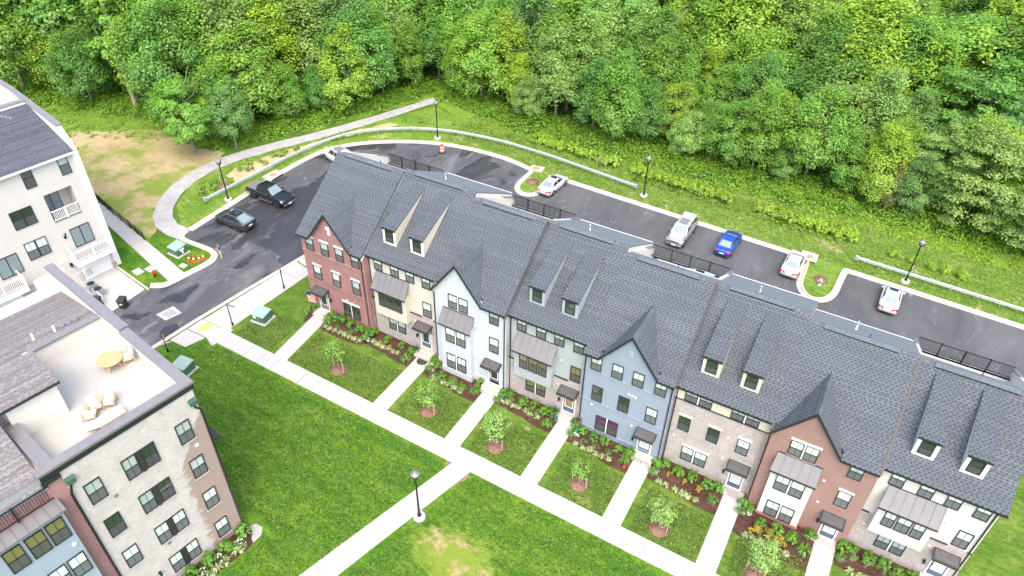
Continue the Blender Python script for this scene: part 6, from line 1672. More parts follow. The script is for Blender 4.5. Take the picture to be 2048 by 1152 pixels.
# ---------------------------------------------------------------- person looking at a phone
def person(x, y, rot):
    t = thing('person', ground(x, y, 0.04), 'person in blue polo and khaki trousers looking down at a phone by the kerb', 'person', None, rot)
    J = {}; V = []; Ed = []; Rr = []
    def j(n, p, r, par=None):
        J[n] = len(V); V.append(p); Rr.append(r)
        if par is not None: Ed.append((J[par], J[n]))
    j('pelvis', (0, 0, 0.95), 0.135); j('waist', (0, 0.01, 1.10), 0.125, 'pelvis'); j('chest', (0, 0.0, 1.32), 0.15, 'waist'); j('neck', (0, 0.02, 1.47), 0.065, 'chest'); j('head0', (0, 0.06, 1.56), 0.075, 'neck'); j('head1', (0, 0.09, 1.66), 0.10, 'head0'); j('head2', (0, 0.08, 1.74), 0.075, 'head1'); j('nose', (0, 0.19, 1.62), 0.02, 'head1')
    for s in (-1, 1):
        k = 'lr'[s > 0]
        j('hip'+k, (s*0.10, 0, 0.88), 0.10, 'pelvis'); j('knee'+k, (s*0.12, 0.02+0.03*s, 0.50), 0.065, 'hip'+k); j('ank'+k, (s*0.13, -0.02+0.06*s, 0.09), 0.042, 'knee'+k); j('toe'+k, (s*0.15, 0.15+0.06*s, 0.035), 0.042, 'ank'+k)
        j('sh'+k, (s*0.19, 0.0, 1.40), 0.062, 'chest'); j('elb'+k, (s*0.25, 0.05, 1.12), 0.045, 'sh'+k); j('wr'+k, (s*0.10, 0.28, 1.20), 0.030, 'elb'+k); j('palm'+k, (s*0.06, 0.34, 1.23), 0.034, 'wr'+k)
    me = bpy.data.meshes.new('body'); me.from_pydata(V, Ed, []); o = link(bpy.data.objects.new('body', me), t)
    sk = o.modifiers.new('skin', 'SKIN'); sk.use_smooth_shade = True
    for i, d in enumerate(me.skin_vertices[0].data): d.radius = (Rr[i], Rr[i]*(0.8 if i in (J['waist'], J['chest']) else 1)); d.use_root = (i == J['pelvis'])
    o.modifiers.new('sub', 'SUBSURF').levels = 2
    dg = bpy.context.evaluated_depsgraph_get(); em = bpy.data.meshes.new_from_object(o.evaluated_get(dg)); o.modifiers.clear(); o.data = em
    for n in ('polo', 'khaki', 'skin', 'shoe', 'hair'): em.materials.append(M[n])
    for p in em.polygons:
        c = p.center; up = (abs(c.x) > 0.17 or c.y > 0.12)
        if c.z > 1.49: mi = 4 if (c.z > 1.70 or (c.y < 0.05 and c.z > 1.58)) else 2
        elif c.z > 1.0: mi = 2 if (c.z < 1.27 and (abs(c.x) > 0.19 or c.y > 0.16)) else 0
        elif c.z > 0.10: mi = 1
        else: mi = 3
        p.material_index = mi; p.use_smooth = True
    for s in (-1, 1):
        for q in range(4):
            f = MB(); bx = s*0.06+0.016*(q-1.5); f.tube([(bx, 0.355, 1.235), (bx-s*0.01, 0.395-0.004*abs(q-1.2), 1.245), (bx-s*0.025, 0.405, 1.265)], [0.009, 0.0085, 0.007], 5); f.build('finger', M['skin'], t)
        f = MB(); f.tube([(s*0.03, 0.335, 1.245), (s*0.015, 0.36, 1.27), (s*0.01, 0.375, 1.285)], [0.011, 0.01, 0.008], 5); f.build('thumb', M['skin'], t)
        e = MB(); e.lathe([(0.012, -0.01), (0.02, 0), (0.012, 0.025)], 6); e.build('ear', M['skin'], t).location = (s*0.10, 0.06, 1.63)
        e = MB(); e.lathe([(0.008, -0.006), (0.011, 0), (0.008, 0.006)], 6); e.build('eye', M['hair'], t).location = (s*0.035, 0.178, 1.655)
    ph = bpy.data.objects.new('phone', (lambda b: b.mesh('phone', M['plastic_dk']))(MB().box(-0.038, 0.038, -0.006, 0.006, -0.075, 0.075))); C.objects.link(ph)
    tag(ph, 'dark phone held in both hands by the standing person', 'phone'); a = Matrix.Translation(t.location) @ Matrix.Rotation(rot, 4, 'Z') @ Matrix.Translation((0, 0.39, 1.28)) @ Matrix.Rotation(0.9, 4, 'X'); ph.matrix_world = a
person(-12.95, 0.15, 2.2)

# flag by the first door
t = thing('flag', (XB[0]+0.55, -0.62, EV[0]-6.55), 'striped flag hanging from a short pole beside the red brick end house door', 'flag')
b = MB(); b.tube([(0.0, 0.05, -0.15), (-0.35, -0.75, 0.55)], 0.02, 6); b.build('pole', M['white'], t)
for k in range(13):
    b = MB(); u = k/13
    x0 = -0.35+0.30*u; y0 = -0.75+0.7*u; z0 = 0.53-0.6*u
    x1 = -0.35+0.30*(u+1/13); y1 = -0.75+0.7*(u+1/13); z1 = 0.53-0.6*(u+1/13)
    wob = lambda q: 0.05*math.sin(q*9+k*0.3)
    n = 5
    for q in range(n):
        a, c = q/n*1.25, (q+1)/n*1.25
        b.add([(x0+wob(a), y0, z0-a), (x1+wob(a), y1, z1-a), (x1+wob(c), y1, z1-c), (x0+wob(c), y0, z0-c)], [(0, 1, 2, 3)], 1 if (k < 7 and q < 2) else 0)
    b.build('stripe', [M['red'] if k % 2 == 0 else M['refl_white'], M['flag_blue']], t)
# ---------------------------------------------------------------- leaves, crowns, plants
nr = np.random.RandomState(11)
def leaf_quads(cen, nrm, size, aspect=0.62, jitter=0.35):
    """diamond leaves: centres (N,3), facing (N,3), size (N,)"""
    N = len(cen)
    nrm = nrm/np.maximum(np.linalg.norm(nrm, axis=1, keepdims=True), 1e-6)
    a = nr.normal(size=(N, 3)); a -= (a*nrm).sum(1, keepdims=True)*nrm; a /= np.maximum(np.linalg.norm(a, axis=1, keepdims=True), 1e-6)
    b = np.cross(nrm, a); s = (size*(1+jitter*(nr.rand(N)-0.5)))[:, None]
    fold = nrm*s*0.18
    v = np.stack([cen-a*s, cen-b*s*aspect+fold, cen+a*s, cen+b*s*aspect+fold], 1)
    return v.reshape(-1, 3)

def rand_dir(N):
    d = nr.normal(size=(N, 3)); return d/np.linalg.norm(d, axis=1, keepdims=True)

def crown_verts(rx, ry, z0, z1, clumps, per, leaf, spread=0.30, flat=1.0, taper=0.0, hollow=0.55, droop=0.0):
    """a crown from z0 to z1: leafy clumps spread through and mostly near the outside of an uneven body"""
    zc = (z0+z1)/2; rz = (z1-z0)/2; out = []
    d = rand_dir(clumps*2); d = d[d[:, 2] > -0.75][:clumps]
    rad = hollow+(1-hollow)*nr.rand(len(d))**0.6
    rad *= 1+0.22*np.sin(3*np.arctan2(d[:, 1], d[:, 0])+nr.rand()*6)*nr.rand(len(d))
    c = d*rad[:, None]
    wz = 1-taper*np.clip((c[:, 2]+0.2), 0, 1)
    c = c*np.array([rx, ry, rz]); c[:, 0] *= wz; c[:, 1] *= wz
    c[:, 2] += zc - droop*np.hypot(c[:, 0], c[:, 1])
    for k in range(len(c)):
        n = int(per*(0.6+0.8*nr.rand())); rc = spread*min(rx, ry)*(0.7+0.7*nr.rand())
        o = rand_dir(n)*(nr.rand(n)**0.45)[:, None]*rc; o[:, 2] *= flat
        p = c[k]+o
        outw = (p-np.array([0, 0, zc-rz*0.3])); outw /= np.maximum(np.linalg.norm(outw, axis=1, keepdims=True), 1e-6)
        nn = outw*0.7+o/rc*0.6+np.array([0, 0, 0.75])+rand_dir(n)*0.55
        out.append(leaf_quads(p, nn, np.full(n, leaf)))
    return np.concatenate(out)

def trunk_mesh(h, r, limbs, rx, crown0, mat, lean=0.0, name='trunk', seed=0):
    r_ = random.Random(seed); mb = MB(); pts = []; 
    n = 7; dx, dy = r_.uniform(-1, 1)*lean, r_.uniform(-1, 1)*lean
    for i in range(n):
        u = i/(n-1); pts.append((dx*u*u*h*0.1+r_.uniform(-.05, .05), dy*u*u*h*0.1+r_.uniform(-.05, .05), -0.3+u*(h+0.3)))
    mb.tube(pts, [r*(1.25 if i == 0 else 1-0.8*i/(n-1)) for i in range(n)], 7)
    for k in range(limbs):
        z = crown0+(h-crown0)*r_.uniform(0.0, 0.8); i = min(n-2, int((z+0.3)/(h+0.3)*(n-1))); b = Vector(pts[i]).lerp(Vector(pts[i+1]), 0.5)
        a = r_.uniform(0, 6.28); L_ = rx*r_.uniform(0.5, 0.95)
        e = b+Vector((math.cos(a)*L_, math.sin(a)*L_, L_*r_.uniform(0.3, 0.9)))
        m = b.lerp(e, 0.5)+Vector((0, 0, -0.12*L_))
        mb.tube([b, m, e], [r*0.4, r*0.25, r*0.08], 5)
    return mb.mesh(name, mat)

PROTO = {}
def proto(key, rx, ry, z0, z1, clumps, per, leaf, trunk_r, **kw):
    lst = []
    for v in range(kw.pop('variants', 2)):
        vv = crown_verts(rx, ry, z0, z1, clumps, per, leaf, **kw)
        lst.append((quads_object('crown', vv, M['leaf'], link_it=False), trunk_mesh(z1*0.92, trunk_r, 6, rx, z0+0.3*(z1-z0), M['bark'], 0.5, seed=len(PROTO)*7+v)))
    PROTO[key] = lst
# all prototypes stand about ten metres tall
proto('round', 2.9, 2.9, 0.9, 10.0, 120, 140, 0.108, 0.16, variants=3, spread=0.27)
proto('oval', 2.3, 2.4, 0.5, 10.5, 112, 130, 0.105, 0.14, variants=3, spread=0.30, taper=0.45)
proto('spreading', 3.6, 3.4, 1.6, 9.4, 135, 140, 0.110, 0.20, variants=2, spread=0.23, flat=0.6)
proto('feathery', 3.5, 3.5, 0.6, 10.0, 200, 105, 0.112, 0.10, variants=2, spread=0.22, flat=0.35, droop=0.28)
proto('slender', 1.7, 1.8, 1.0, 11.0, 88, 110, 0.102, 0.12, variants=2, spread=0.38, taper=0.3)

HUES = {'mid green': (0.255, 0.49, 0.062), 'bright yellow-green': (0.36, 0.56, 0.06), 'deep green': (0.175, 0.38, 0.065), 'bluish green': (0.205, 0.40, 0.105), 'pale green': (0.32, 0.52, 0.12), 'brownish': (0.27, 0.32, 0.10)}

def tree(name, x, y, h, shape, hue, label, group, wide=1.0, variant=None, trunkmat=None):
    pr = PROTO[shape]; cm, tm = pr[variant if variant is not None else rnd.randrange(len(pr))]
    t = thing(name, ground(x, y), label, 'tree', group)
    s = h/10.0; a = rnd.uniform(0, 6.28)
    sc = (s*wide*rnd.uniform(0.9, 1.1), s*wide*rnd.uniform(0.9, 1.1), s)
    c = inst('crown', cm, t, (0, 0, 0), (0, 0, a), sc)
    k = HUES[hue]; j = rnd.uniform(0.86, 1.14); j2 = rnd.uniform(0.92, 1.08)
    j *= 0.92; c.color = (k[0]*j*j2, k[1]*j, k[2]*j/j2, 1)
    inst('trunk', tm, t, (0, 0, 0), (0, 0, a), sc)
    return t

# ---- where the wood stands
EDGE = [(-130, 2), (-92, 5), (-70, 9.5), (-60, 12.5), (-50, 16), (-40, 18.5), (-34.5, 17.8), (-31, 17), (-26.5, 24.8), (-22.5, 32.3), (-19.5, 39.8), (-17.5, 46), (-8.5, 44.2), (0, 43.2), (10, 44), (22, 44.6), (32, 45.2), (40, 45.8), (50, 47.6), (58, 48.2), (70, 48.2), (90, 48.2)]
def edge_y(x):
    for a, b in zip(EDGE[:-1], EDGE[1:]):
        if a[0] <= x <= b[0]: return a[1]+(b[1]-a[1])*(x-a[0])/(b[0]-a[0])
    return 50
ROT = np.array([[rr.x, rr.y, rr.z], [dn.x, dn.y, dn.z], [d_.x, d_.y, d_.z]])
def inside_view(x, y, z, m=40):
    q = ROT @ np.array([x-CAM_POS[0], y-CAM_POS[1], z-CAM_POS[2]])
    if q[2] < 1: return False
    u = 1024+1465.67*q[0]/q[2]; v = 576+1465.67*q[1]/q[2]
    return -m < u < 2048+m and -m < v < 1152+m
cand = []
tr = random.Random(5)
GAPS = [(49, 86, 5.5), (-45.8, 15.6, 3.6), (-50, 17.5, 3.8), (-58.5, 20.5, 3.0), (-65, 18, 3.0), (-33, 20.2, 2.6), (27.5, 52.0, 2.6), (-12, 48.2, 2.4)]
tries = 0
while tries < 26000:
    tries += 1
    x = tr.uniform(-125, 88); y = tr.uniform(2, 172)
    ey = edge_y(x)
    if y < ey+0.4: continue
    if not (inside_view(x, y, 8) or inside_view(x, y, 15)): continue
    if any((x-a)**2+(y-b)**2 < r*r for a, b, r in GAPS): continue
    depth = y-ey; dmin = 3.1 if depth < 8 else (3.9 if depth < 30 else 4.9)
    if x < -30: dmin += 0.3
    if all((x-p[0])**2+(y-p[1])**2 > dmin*dmin for p in cand): cand.append((x, y, depth))
cand.sort(key=lambda p: math.dist((p[0], p[1]), CAM_POS[:2]))
def pick(x, y, depth):
    q = tr.random()
    if depth < 6: shape = tr.choice(['round', 'oval', 'oval', 'round', 'slender'])
    else: shape = tr.choice(['round', 'oval', 'spreading', 'round', 'oval', 'slender'])
    if x > 50 and depth < 14: shape = tr.choice(['feathery', 'feathery', 'round'])
    zone = math.sin(x*0.09+1.0)+math.sin(y*0.11+x*0.05)
    w = [0.34, 0.20+0.10*(zone > 0.4)+0.12*(x > 45), 0.20, 0.14, 0.14]
    hue = tr.choices(list(HUES)[:5], w)[0]
    base = 9.2 if depth < 5 else (11.5 if depth < 20 else 14.0)
    if x < -30: base += 3.5
    h = base*tr.uniform(0.66, 1.36)
    return shape, hue, h
ZONES = [(-999, -45, 'far left wood'), (-45, -25, 'left wood'), (-25, -8, 'wood behind path'), (-8, 10, 'middle wood'), (10, 30, 'wood behind hedge'), (30, 48, 'right wood'), (48, 999, 'far right wood')]
ORD = ['first', 'second', 'third', 'fourth', 'fifth', 'sixth', 'seventh', 'eighth', 'ninth', 'tenth', 'eleventh', 'twelfth', 'thirteenth', 'fourteenth', 'fifteenth', 'sixteenth', 'seventeenth', 'eighteenth', 'nineteenth', 'twentieth', 'twenty-first', 'twenty-second', 'twenty-third', 'twenty-fourth', 'twenty-fifth', 'twenty-sixth', 'twenty-seventh', 'twenty-eighth', 'twenty-ninth', 'thirtieth', 'thirty-first', 'thirty-second', 'thirty-third', 'thirty-fourth', 'thirty-fifth', 'thirty-sixth', 'thirty-seventh', 'thirty-eighth', 'thirty-ninth', 'fortieth']
far = []; keyed = {}
for i, (x, y, depth) in enumerate(cand):
    shape, hue, h = pick(x, y, depth)
    if i < 285:
        zn = [z for a, b, z in ZONES if a <= x < b][0]
        dep = 'front row' if depth < 5.5 else ('middle rows' if depth < 26 else 'back')
        size = 'tall' if h > 12.5 else ('low' if h < 9 else 'mid-height')
        q = ROT @ np.array([x-CAM_POS[0], y-CAM_POS[1], 5-CAM_POS[2]])
        keyed.setdefault((f'{size} {shape} {hue} tree, {dep}, {zn}', f'{size} {shape} {hue} trees, {dep}, {zn}'), []).append((q[0]/q[2], x, y, h, shape, hue, depth))
    else: far.append((x, y, h, shape, hue))
for (lab, grp), lst in keyed.items():
    for k, (u, x, y, h, shape, hue, depth) in enumerate(sorted(lst)):
        tree('broadleaf_tree', x, y, h, shape, hue, lab+(f', {ORD[k]} from left' if len(lst) > 1 else ''), 'trees of the wood', 1.22 if depth < 25 else 1.3)
# beyond the nearest three hundred the wood reads as one mass
if far:
    allv = []; cols = {}
    for (x, y, h, shape, hue) in far:
        me = PROTO[shape][0][0]; n = len(me.vertices); co = np.empty(n*3, np.float32); me.vertices.foreach_get('co', co); co = co.reshape(-1, 4, 3)[::5]
        cen = co.mean(1, keepdims=True); co = cen+(co-cen)*2.3
        a = tr.uniform(0, 6.28); s = h/10*1.15; R_ = np.array([[math.cos(a), -math.sin(a), 0], [math.sin(a), math.cos(a), 0], [0, 0, 1]], np.float32)
        cols.setdefault(hue, []).append((co.reshape(-1, 3) @ R_.T)*s+np.array([x, y, gz(x, y)], np.float32))
    mats = []; vs_ = []; mi = []
    for hue, lst in cols.items():
        m = leafmat('far_leaf', False, HUES[hue], 0.4); mats.append(m); v = np.concatenate(lst); vs_.append(v); mi.append(np.full(len(v)//4, len(mats)-1, np.int32))
    fw = quads_object('far_wood', np.concatenate(vs_), mats); fw.data.polygons.foreach_set('material_index', np.concatenate(mi)); tag(fw, kind='stuff')

# tall bare-stemmed trees at the left and a few dead ones
def tall_tree(x, y, h, r, label, lean=(0, 0), hue='mid green', crowns=9, pale=True):
    t = thing('tall_tree', ground(x, y), label, 'tree')
    mb = MB(); n = 9; pts = [(lean[0]*(i/(n-1))**1.5+0.12*math.sin(i*1.3), lean[1]*(i/(n-1))**1.5+0.1*math.cos(i*1.7), -0.3+h*i/(n-1)) for i in range(n)]
    mb.tube(pts, [r*(1.3 if i == 0 else 1-0.7*i/(n-1)) for i in range(n)], 8)
    for k in range(7):
        i = 3+k % 5; b = Vector(pts[i]); a = k*2.4; e = b+Vector((math.cos(a)*2.2, math.sin(a)*2.2, 1.6)); mb.tube([b, b.lerp(e, .5)+Vector((0, 0, -.15)), e], [r*.3, r*.2, r*.06], 5)
    mb.build('trunk', M['bark_pale'] if pale else M['bark'], t)
    vs = []
    for k in range(crowns):
        u = 0.38+0.62*k/(crowns-1); c = np.array([lean[0]*u**1.5+rnd.uniform(-1.6, 1.6), lean[1]*u**1.5+rnd.uniform(-1.6, 1.6), h*u])
        v = crown_verts(1.9, 1.9, -1.5, 1.5, 22, 40, 0.22, spread=0.34, flat=0.7); vs.append(v+c)
    c = quads_object('crown', np.concatenate(vs), M['leaf'], t); k = HUES[hue]; c.color = (*k, 1)
for x, y, h, r, lean, lab, pale in [(-47, 17.4, 24, 0.34, (-1.5, 1), 'tall pale-trunked tree leaning left above the meadow, rightmost bare trunk', True), (-50.6, 20.8, 25, 0.42, (0.5, 0), 'tall thick dark-trunked tree behind the meadow at upper left', False), (-60, 24, 22, 0.3, (-0.5, 1), 'tall thin-trunked tree left of the thick dark trunk', True), (-66.5, 21, 22, 0.3, (-0.8, 0), 'tall tree with a bare trunk at the far upper left edge', True), (-43.5, 22, 17, 0.18, (0.2, 0), 'slim bare-stemmed tree between the leaning trunk and the brown dead tree', True), (-57, 18.5, 20, 0.26, (0.8, 0.4), 'forking tall tree above the white rowhouse roof', True)]:
    tall_tree(x, y, h, r, lab, lean, pale=pale)
def bare_tree(x, y, h, label, n=26, spread=2.2, pale=True):
    t = thing('bare_tree', ground(x, y), label, 'bare tree'); mb = MB()
    mb.tube([(0, 0, -0.3), (0.1, 0, h*0.4), (0.0, 0.1, h*0.75), (0.1, 0.1, h)], [0.17, 0.13, 0.08, 0.02], 6); mb.build('trunk', M['bark_pale'], t)
    br = MB()
    for k in range(n):
        z = h*(0.25+0.7*rnd.random()); k = n*(z/h-0.25)/0.7; a = rnd.uniform(0, 6.28); L_ = spread*(1.15-0.7*k/n)*rnd.uniform(0.7, 1.1); b = Vector((0.06, 0.05, z)); e = b+Vector((math.cos(a)*L_, math.sin(a)*L_, L_*rnd.uniform(0.0, 0.8))); m = b.lerp(e, .5)+Vector((0, 0, 0.12))
        br.tube([b, m, e], [0.04, 0.025, 0.006], 4)
        for q in range(3):
            f = b.lerp(e, 0.4+0.2*q); g = f+Vector((math.cos(a+(-1)**q*0.9)*L_*0.4, math.sin(a+(-1)**q*0.9)*L_*0.4, 0.15*L_)); br.tube([f, g], [0.018, 0.005], 4)
    br.build('branch', M['bark_pale'], t)
bare_tree(-33.6, 22.3, 10.5, 'pale leafless tree with level branches behind the gravel path', 34, 2.9)
bare_tree(-35.6, 22.8, 9.5, 'second pale leafless tree just left of the first', 26, 2.2)
bare_tree(27.6, 102, 17, 'bleached dead tree standing in the back of the wood near the top edge', 16, 3.0)
bare_tree(-5.0, 47.0, 9.0, 'grey leafless sapling beside the middle lamp post', 20, 1.8)
tree('bushy_tree', 45.0, 47.6, 6.5, 'oval', 'brownish', 'brownish half-dead tree at the wood edge before the feathery trees', None, 1.1)
# the big feathery trees of the right edge and the near oak over the dry lawn
for k, (x, y, h, lab) in enumerate([(53.2, 48.8, 13.0, 'large pale feathery tree at the right edge above the second guardrail'), (59.3, 48.0, 12.5, 'large feathery tree cut by the right frame edge'), (48.6, 51.3, 10.5, 'feathery tree behind the brownish half-dead one')]):
    tree('feathery_tree', x, y, h, 'feathery', 'pale green', lab, None, 1.0)
tree('oak_tree', -31.6, 13.4, 10.5, 'spreading', 'mid green', 'broad oak leaning over the end of the dry lawn left of the lamp post', None, 0.95)
tree('oak_tree', -28.6, 17.4, 8.5, 'round', 'bluish green', 'bluish green round tree right behind the oak by the gravel path', None, 1.05)
tree('small_tree', -13.6, 45.6, 7.0, 'round', 'mid green', 'low round tree with a visible stem where the gravel path ends', None, 1.0)

# ---- undergrowth along the edge of the wood: one uncountable mass
def scatter_leaves(name, pts, hmax, leaf, col, per, var=0.5, radius=0.5):
    out = []
    for x, y, s in pts:
        n = int(per*s); rc = radius*s
        o = rand_dir(n)*(nr.rand(n)**0.5)[:, None]*rc; o[:, 2] = np.abs(o[:, 2])*hmax/radius*0.9
        p = np.array([x, y, gz(x, y)])+o
        out.append(leaf_quads(p, o*0.8+np.array([0, 0, 0.9*rc])+rand_dir(n)*0.35*rc, np.full(n, leaf)))
    return tag(quads_object(name, np.concatenate(out), leafmat(name+'_leaf', False, col, var)), kind='stuff')
def edge_points(n, x0, x1, d0, d1):
    out = []
    while len(out) < n:
        x = tr.uniform(x0, x1); e = edge_y(x); y = e+tr.uniform(d0, d1)
        out.append((x, y, tr.uniform(0.6, 1.5)))
    return out
scatter_leaves('undergrowth', edge_points(420, -31, -18, -2.3, 3.0)+edge_points(760, -18, 62, -2.6, 3.5)+edge_points(260, -70, -33, -1.5, 3.0), 1.5, 0.14, (0.24, 0.44, 0.05), 72, 0.5, 0.85)
scatter_leaves('low_weeds', [(tr.uniform(28, 66), 0, 1) for _ in range(0)]+[(x, 42.6+tr.uniform(0, 1)**1.3*(edge_y(x)-42.6), tr.uniform(0.5, 1.2)) for x in [tr.uniform(-6, 64) for _ in range(800)]], 0.4, 0.11, (0.30, 0.47, 0.045), 34, 0.4, 0.7)
scatter_leaves('meadow_grass', [(x, y, tr.uniform(0.5, 1.1)) for x, y in [(tr.uniform(-62, -33), tr.uniform(8, 20)) for _ in range(520)] if y > 8.2+0.5*max(0, x+47) and y < edge_y(x)], 0.45, 0.10, (0.26, 0.40, 0.06), 26, 0.4, 0.6)
scatter_leaves('wood_understorey', [(p[0]+tr.uniform(-2.5, 2.5), p[1]+tr.uniform(-2.5, 2.5), tr.uniform(0.8, 1.8)) for p in cand[:520]], 2.8, 0.20, (0.20, 0.40, 0.05), 80, 0.5, 1.3)

# ---- grass blades and tufts that catch the light on the lawns and the verge
def blades(name, n, ok, box, col, size, lay=0.55):
    P = np.stack([nr.uniform(box[0], box[1], n), nr.uniform(box[2], box[3], n)], 1)
    m = ok(P[:, 0], P[:, 1]); P = P[m]; N = len(P)
    cen = np.stack([P[:, 0], P[:, 1], -SX*P[:, 0]+SY*P[:, 1]+0.045], 1)
    return tag(quads_object(name, leaf_quads(cen, np.array([0, 0, 1.0])+rand_dir(N)*lay, np.full(N, size), 0.45, 0.9), leafmat(name+'_blade', False, col, 0.55)), kind='stuff')
def on_front(x, y):
    side = (x-22.2)-(y+9.0)*0.262
    lx = (x-OB.x)*NV.x+(y-OB.y)*NV.y; ly = (x-OB.x)*TV.x+(y-OB.y)*TV.y
    bare_ = ((x-25.6)/3.4)**2+((y+15.6)/2.0)**2 < 1
    return (np.abs(side) > 1.15) & ~((lx < 1.95) & (ly < 1.0)) & ~bare_ & ~((x < -5.2) & (y > -11))
blades('lawn_grass', 120000, on_front, (-6.5, 62, -32, -9.2), (0.115, 0.235, 0.018), 0.075)
def on_yard(x, y):
    k = np.ones(len(x), bool)
    for a_, b_ in wk: k &= ~((x > a_-0.1) & (x < b_+0.6))
    return k & ((x > -3.6) | (y > -7.2))
blades('yard_grass', 34000, on_yard, (-3.4, 60, -7.25, -3.2), (0.14, 0.22, 0.028), 0.07)
blades('verge_tufts', 42000, lambda x, y: ~((x > 5.3) & (x < 9.6) & (y < 33.3)), (-8, 66, 33.4, 42.5), (0.20, 0.31, 0.04), 0.085, 0.8)

# ---- garden plants
def plant_mesh(kind, v):
    if kind == 'shrub': q = crown_verts(0.46, 0.46, 0.0, 0.88, 16, 22, 0.085, spread=0.36, hollow=0.5)
    elif kind == 'golden': q = crown_verts(0.46, 0.46, 0.0, 0.72, 14, 24, 0.06, spread=0.38, hollow=0.4)
    elif kind == 'azalea': q = crown_verts(0.48, 0.48, 0.0, 0.5, 16, 16, 0.065, spread=0.35)
    elif kind == 'hedge': q = crown_verts(0.78, 0.78, 0.0, 1.1, 26, 26, 0.10, spread=0.32, hollow=0.45)
    elif kind == 'young': q = crown_verts(0.3, 0.3, 0.0, 0.5, 9, 14, 0.08, spread=0.4)
    else:
        n = 70 if kind == 'fountain' else 34; L_ = 0.62 if kind == 'fountain' else 0.36; w = 0.022 if kind == 'fountain' else 0.034; out = []
        for k in range(n):
            a = nr.rand()*6.28; l = L_*(0.6+0.5*nr.rand()); up = 0.5+0.6*nr.rand(); d = np.array([math.cos(a), math.sin(a), 0]); sd = np.array([-d[1], d[0], 0])*w
            p0 = d*0.04; p1 = d*l*0.5+np.array([0, 0, l*up]); p2 = d*l*1.05+np.array([0, 0, l*up*0.55])
            out.append(np.array([p0-sd, p0+sd, p1+sd, p1-sd])); out.append(np.array([p1-sd, p1+sd, p2+sd*0.15, p2-sd*0.15]))
        q = np.concatenate(out)
    return quads_object('foliage', q, M['leaf'], link_it=False)
PM = {k: [plant_mesh(k, v) for v in range(3)] for k in ('shrub', 'golden', 'azalea', 'hedge', 'young', 'fountain', 'tuft')}
PCOL = {'shrub': (0.15, 0.35, 0.03), 'golden': (0.48, 0.38, 0.035), 'azalea': (0.20, 0.31, 0.08), 'hedge': (0.34, 0.52, 0.04), 'young': (0.25, 0.40, 0.035), 'fountain': (0.18, 0.38, 0.055), 'tuft': (0.52, 0.62, 0.28)}
PNAME = {'shrub': ('round_shrub', 'round green shrub'), 'golden': ('golden_shrub', 'golden-yellow shrub'), 'azalea': ('low_shrub', 'low mottled shrub'), 'hedge': ('hedge_shrub', 'yellow-green hedge shrub'), 'young': ('young_shrub', 'small young shrub'), 'fountain': ('ornamental_grass', 'arching grass clump'), 'tuft': ('grass_tuft', 'pale spiky tuft')}
flower_me = None
def plant(kind, x, y, s, label, group=None, h=0.03, flowers=False):
    t = thing(PNAME[kind][0], ground(x, y, h), label, 'shrub' if kind not in ('fountain', 'tuft') else 'grass clump', group)
    o = inst('foliage', PM[kind][rnd.randrange(3)], t, (0, 0, 0), (0, 0, rnd.uniform(0, 6.28)), (s*rnd.uniform(.9, 1.1), s*rnd.uniform(.9, 1.1), s*rnd.uniform(.9, 1.1)))
    c = PCOL[kind]; j = rnd.uniform(0.85, 1.15); o.color = (c[0]*j, c[1]*j, c[2]*j, 1)
    if kind in ('shrub', 'azalea', 'hedge', 'golden', 'young'):
        st = MB(); st.tube([(0, 0, -0.05), (0, 0, 0.4*s)], [0.03*s, 0.015*s], 5); st.build('stem', M['bark'], t)
    if flowers:
        f = MB()
        for k in range(16): a = rnd.uniform(0, 6.28); r = rnd.uniform(0.1, 0.42)*s; f.lathe([(0.03, -0.02), (0.05, 0.0), (0.02, 0.03)], 5, (r*math.cos(a), r*math.sin(a), (0.52-0.25*(r/(0.42*s))**2)*s+0.03))
        f.build('blossom', M['flower_white'], t)
HN = ['red brick end house', 'cream house', 'pale blue bay house', 'grey house', 'slate-blue house', 'whitewashed brick house', 'red brick bay house', 'white end house']
beds = {}
def bed(i, pts): sheet('mulch_bed', pts, 0.022, M['mulch'], rough=0.06)
# mulch beds between wall and lawn
bed(0, [(2.3, -0.52), (7.0, -0.52), (7.05, 0.0), (7.6, -0.02), (7.6, -1.95), (7.1, -2.55), (4.5, -2.8), (2.5, -2.75), (2.3, -2.2)])
bed(0, [(-0.1, -0.52), (0.85, -0.56), (0.85, -2.6), (0.5, -2.7), (0.3, -1.6), (-0.2, -0.9)])
for i in range(1, 8):
    a = XB[i]; fy = -0.02 if i in (1, 3, 5, 7) else -0.54
    xl = a-0.28; xr = a+5.28
    dep = -2.2 if i in (1, 3) else (-2.65 if i != 6 else -3.75)
    bed(i, [(a+0.02, fy), (xr, fy), (xr, dep-0.3), (xr-1.2, dep-0.28), (a+2.6, dep), (a+0.6, dep+0.1), (xl, dep+0.2), (xl, -0.6), (a-0.02, -0.6)])
    if i < 8 and i != 7: bed(i, [(a+6.76, -0.56 if i in (2, 4, 6) else -0.06), (XB[i+1]-0.03, -0.56 if i in (2, 4, 6) else -0.06), (XB[i+1]-0.28, -2.25), (a+6.76, -2.3)])
bedlist = []
def P_(i, kind, dx, y, s=1.0, fl=False): bedlist.append((i, kind, XB[i]+dx, y, s, fl))
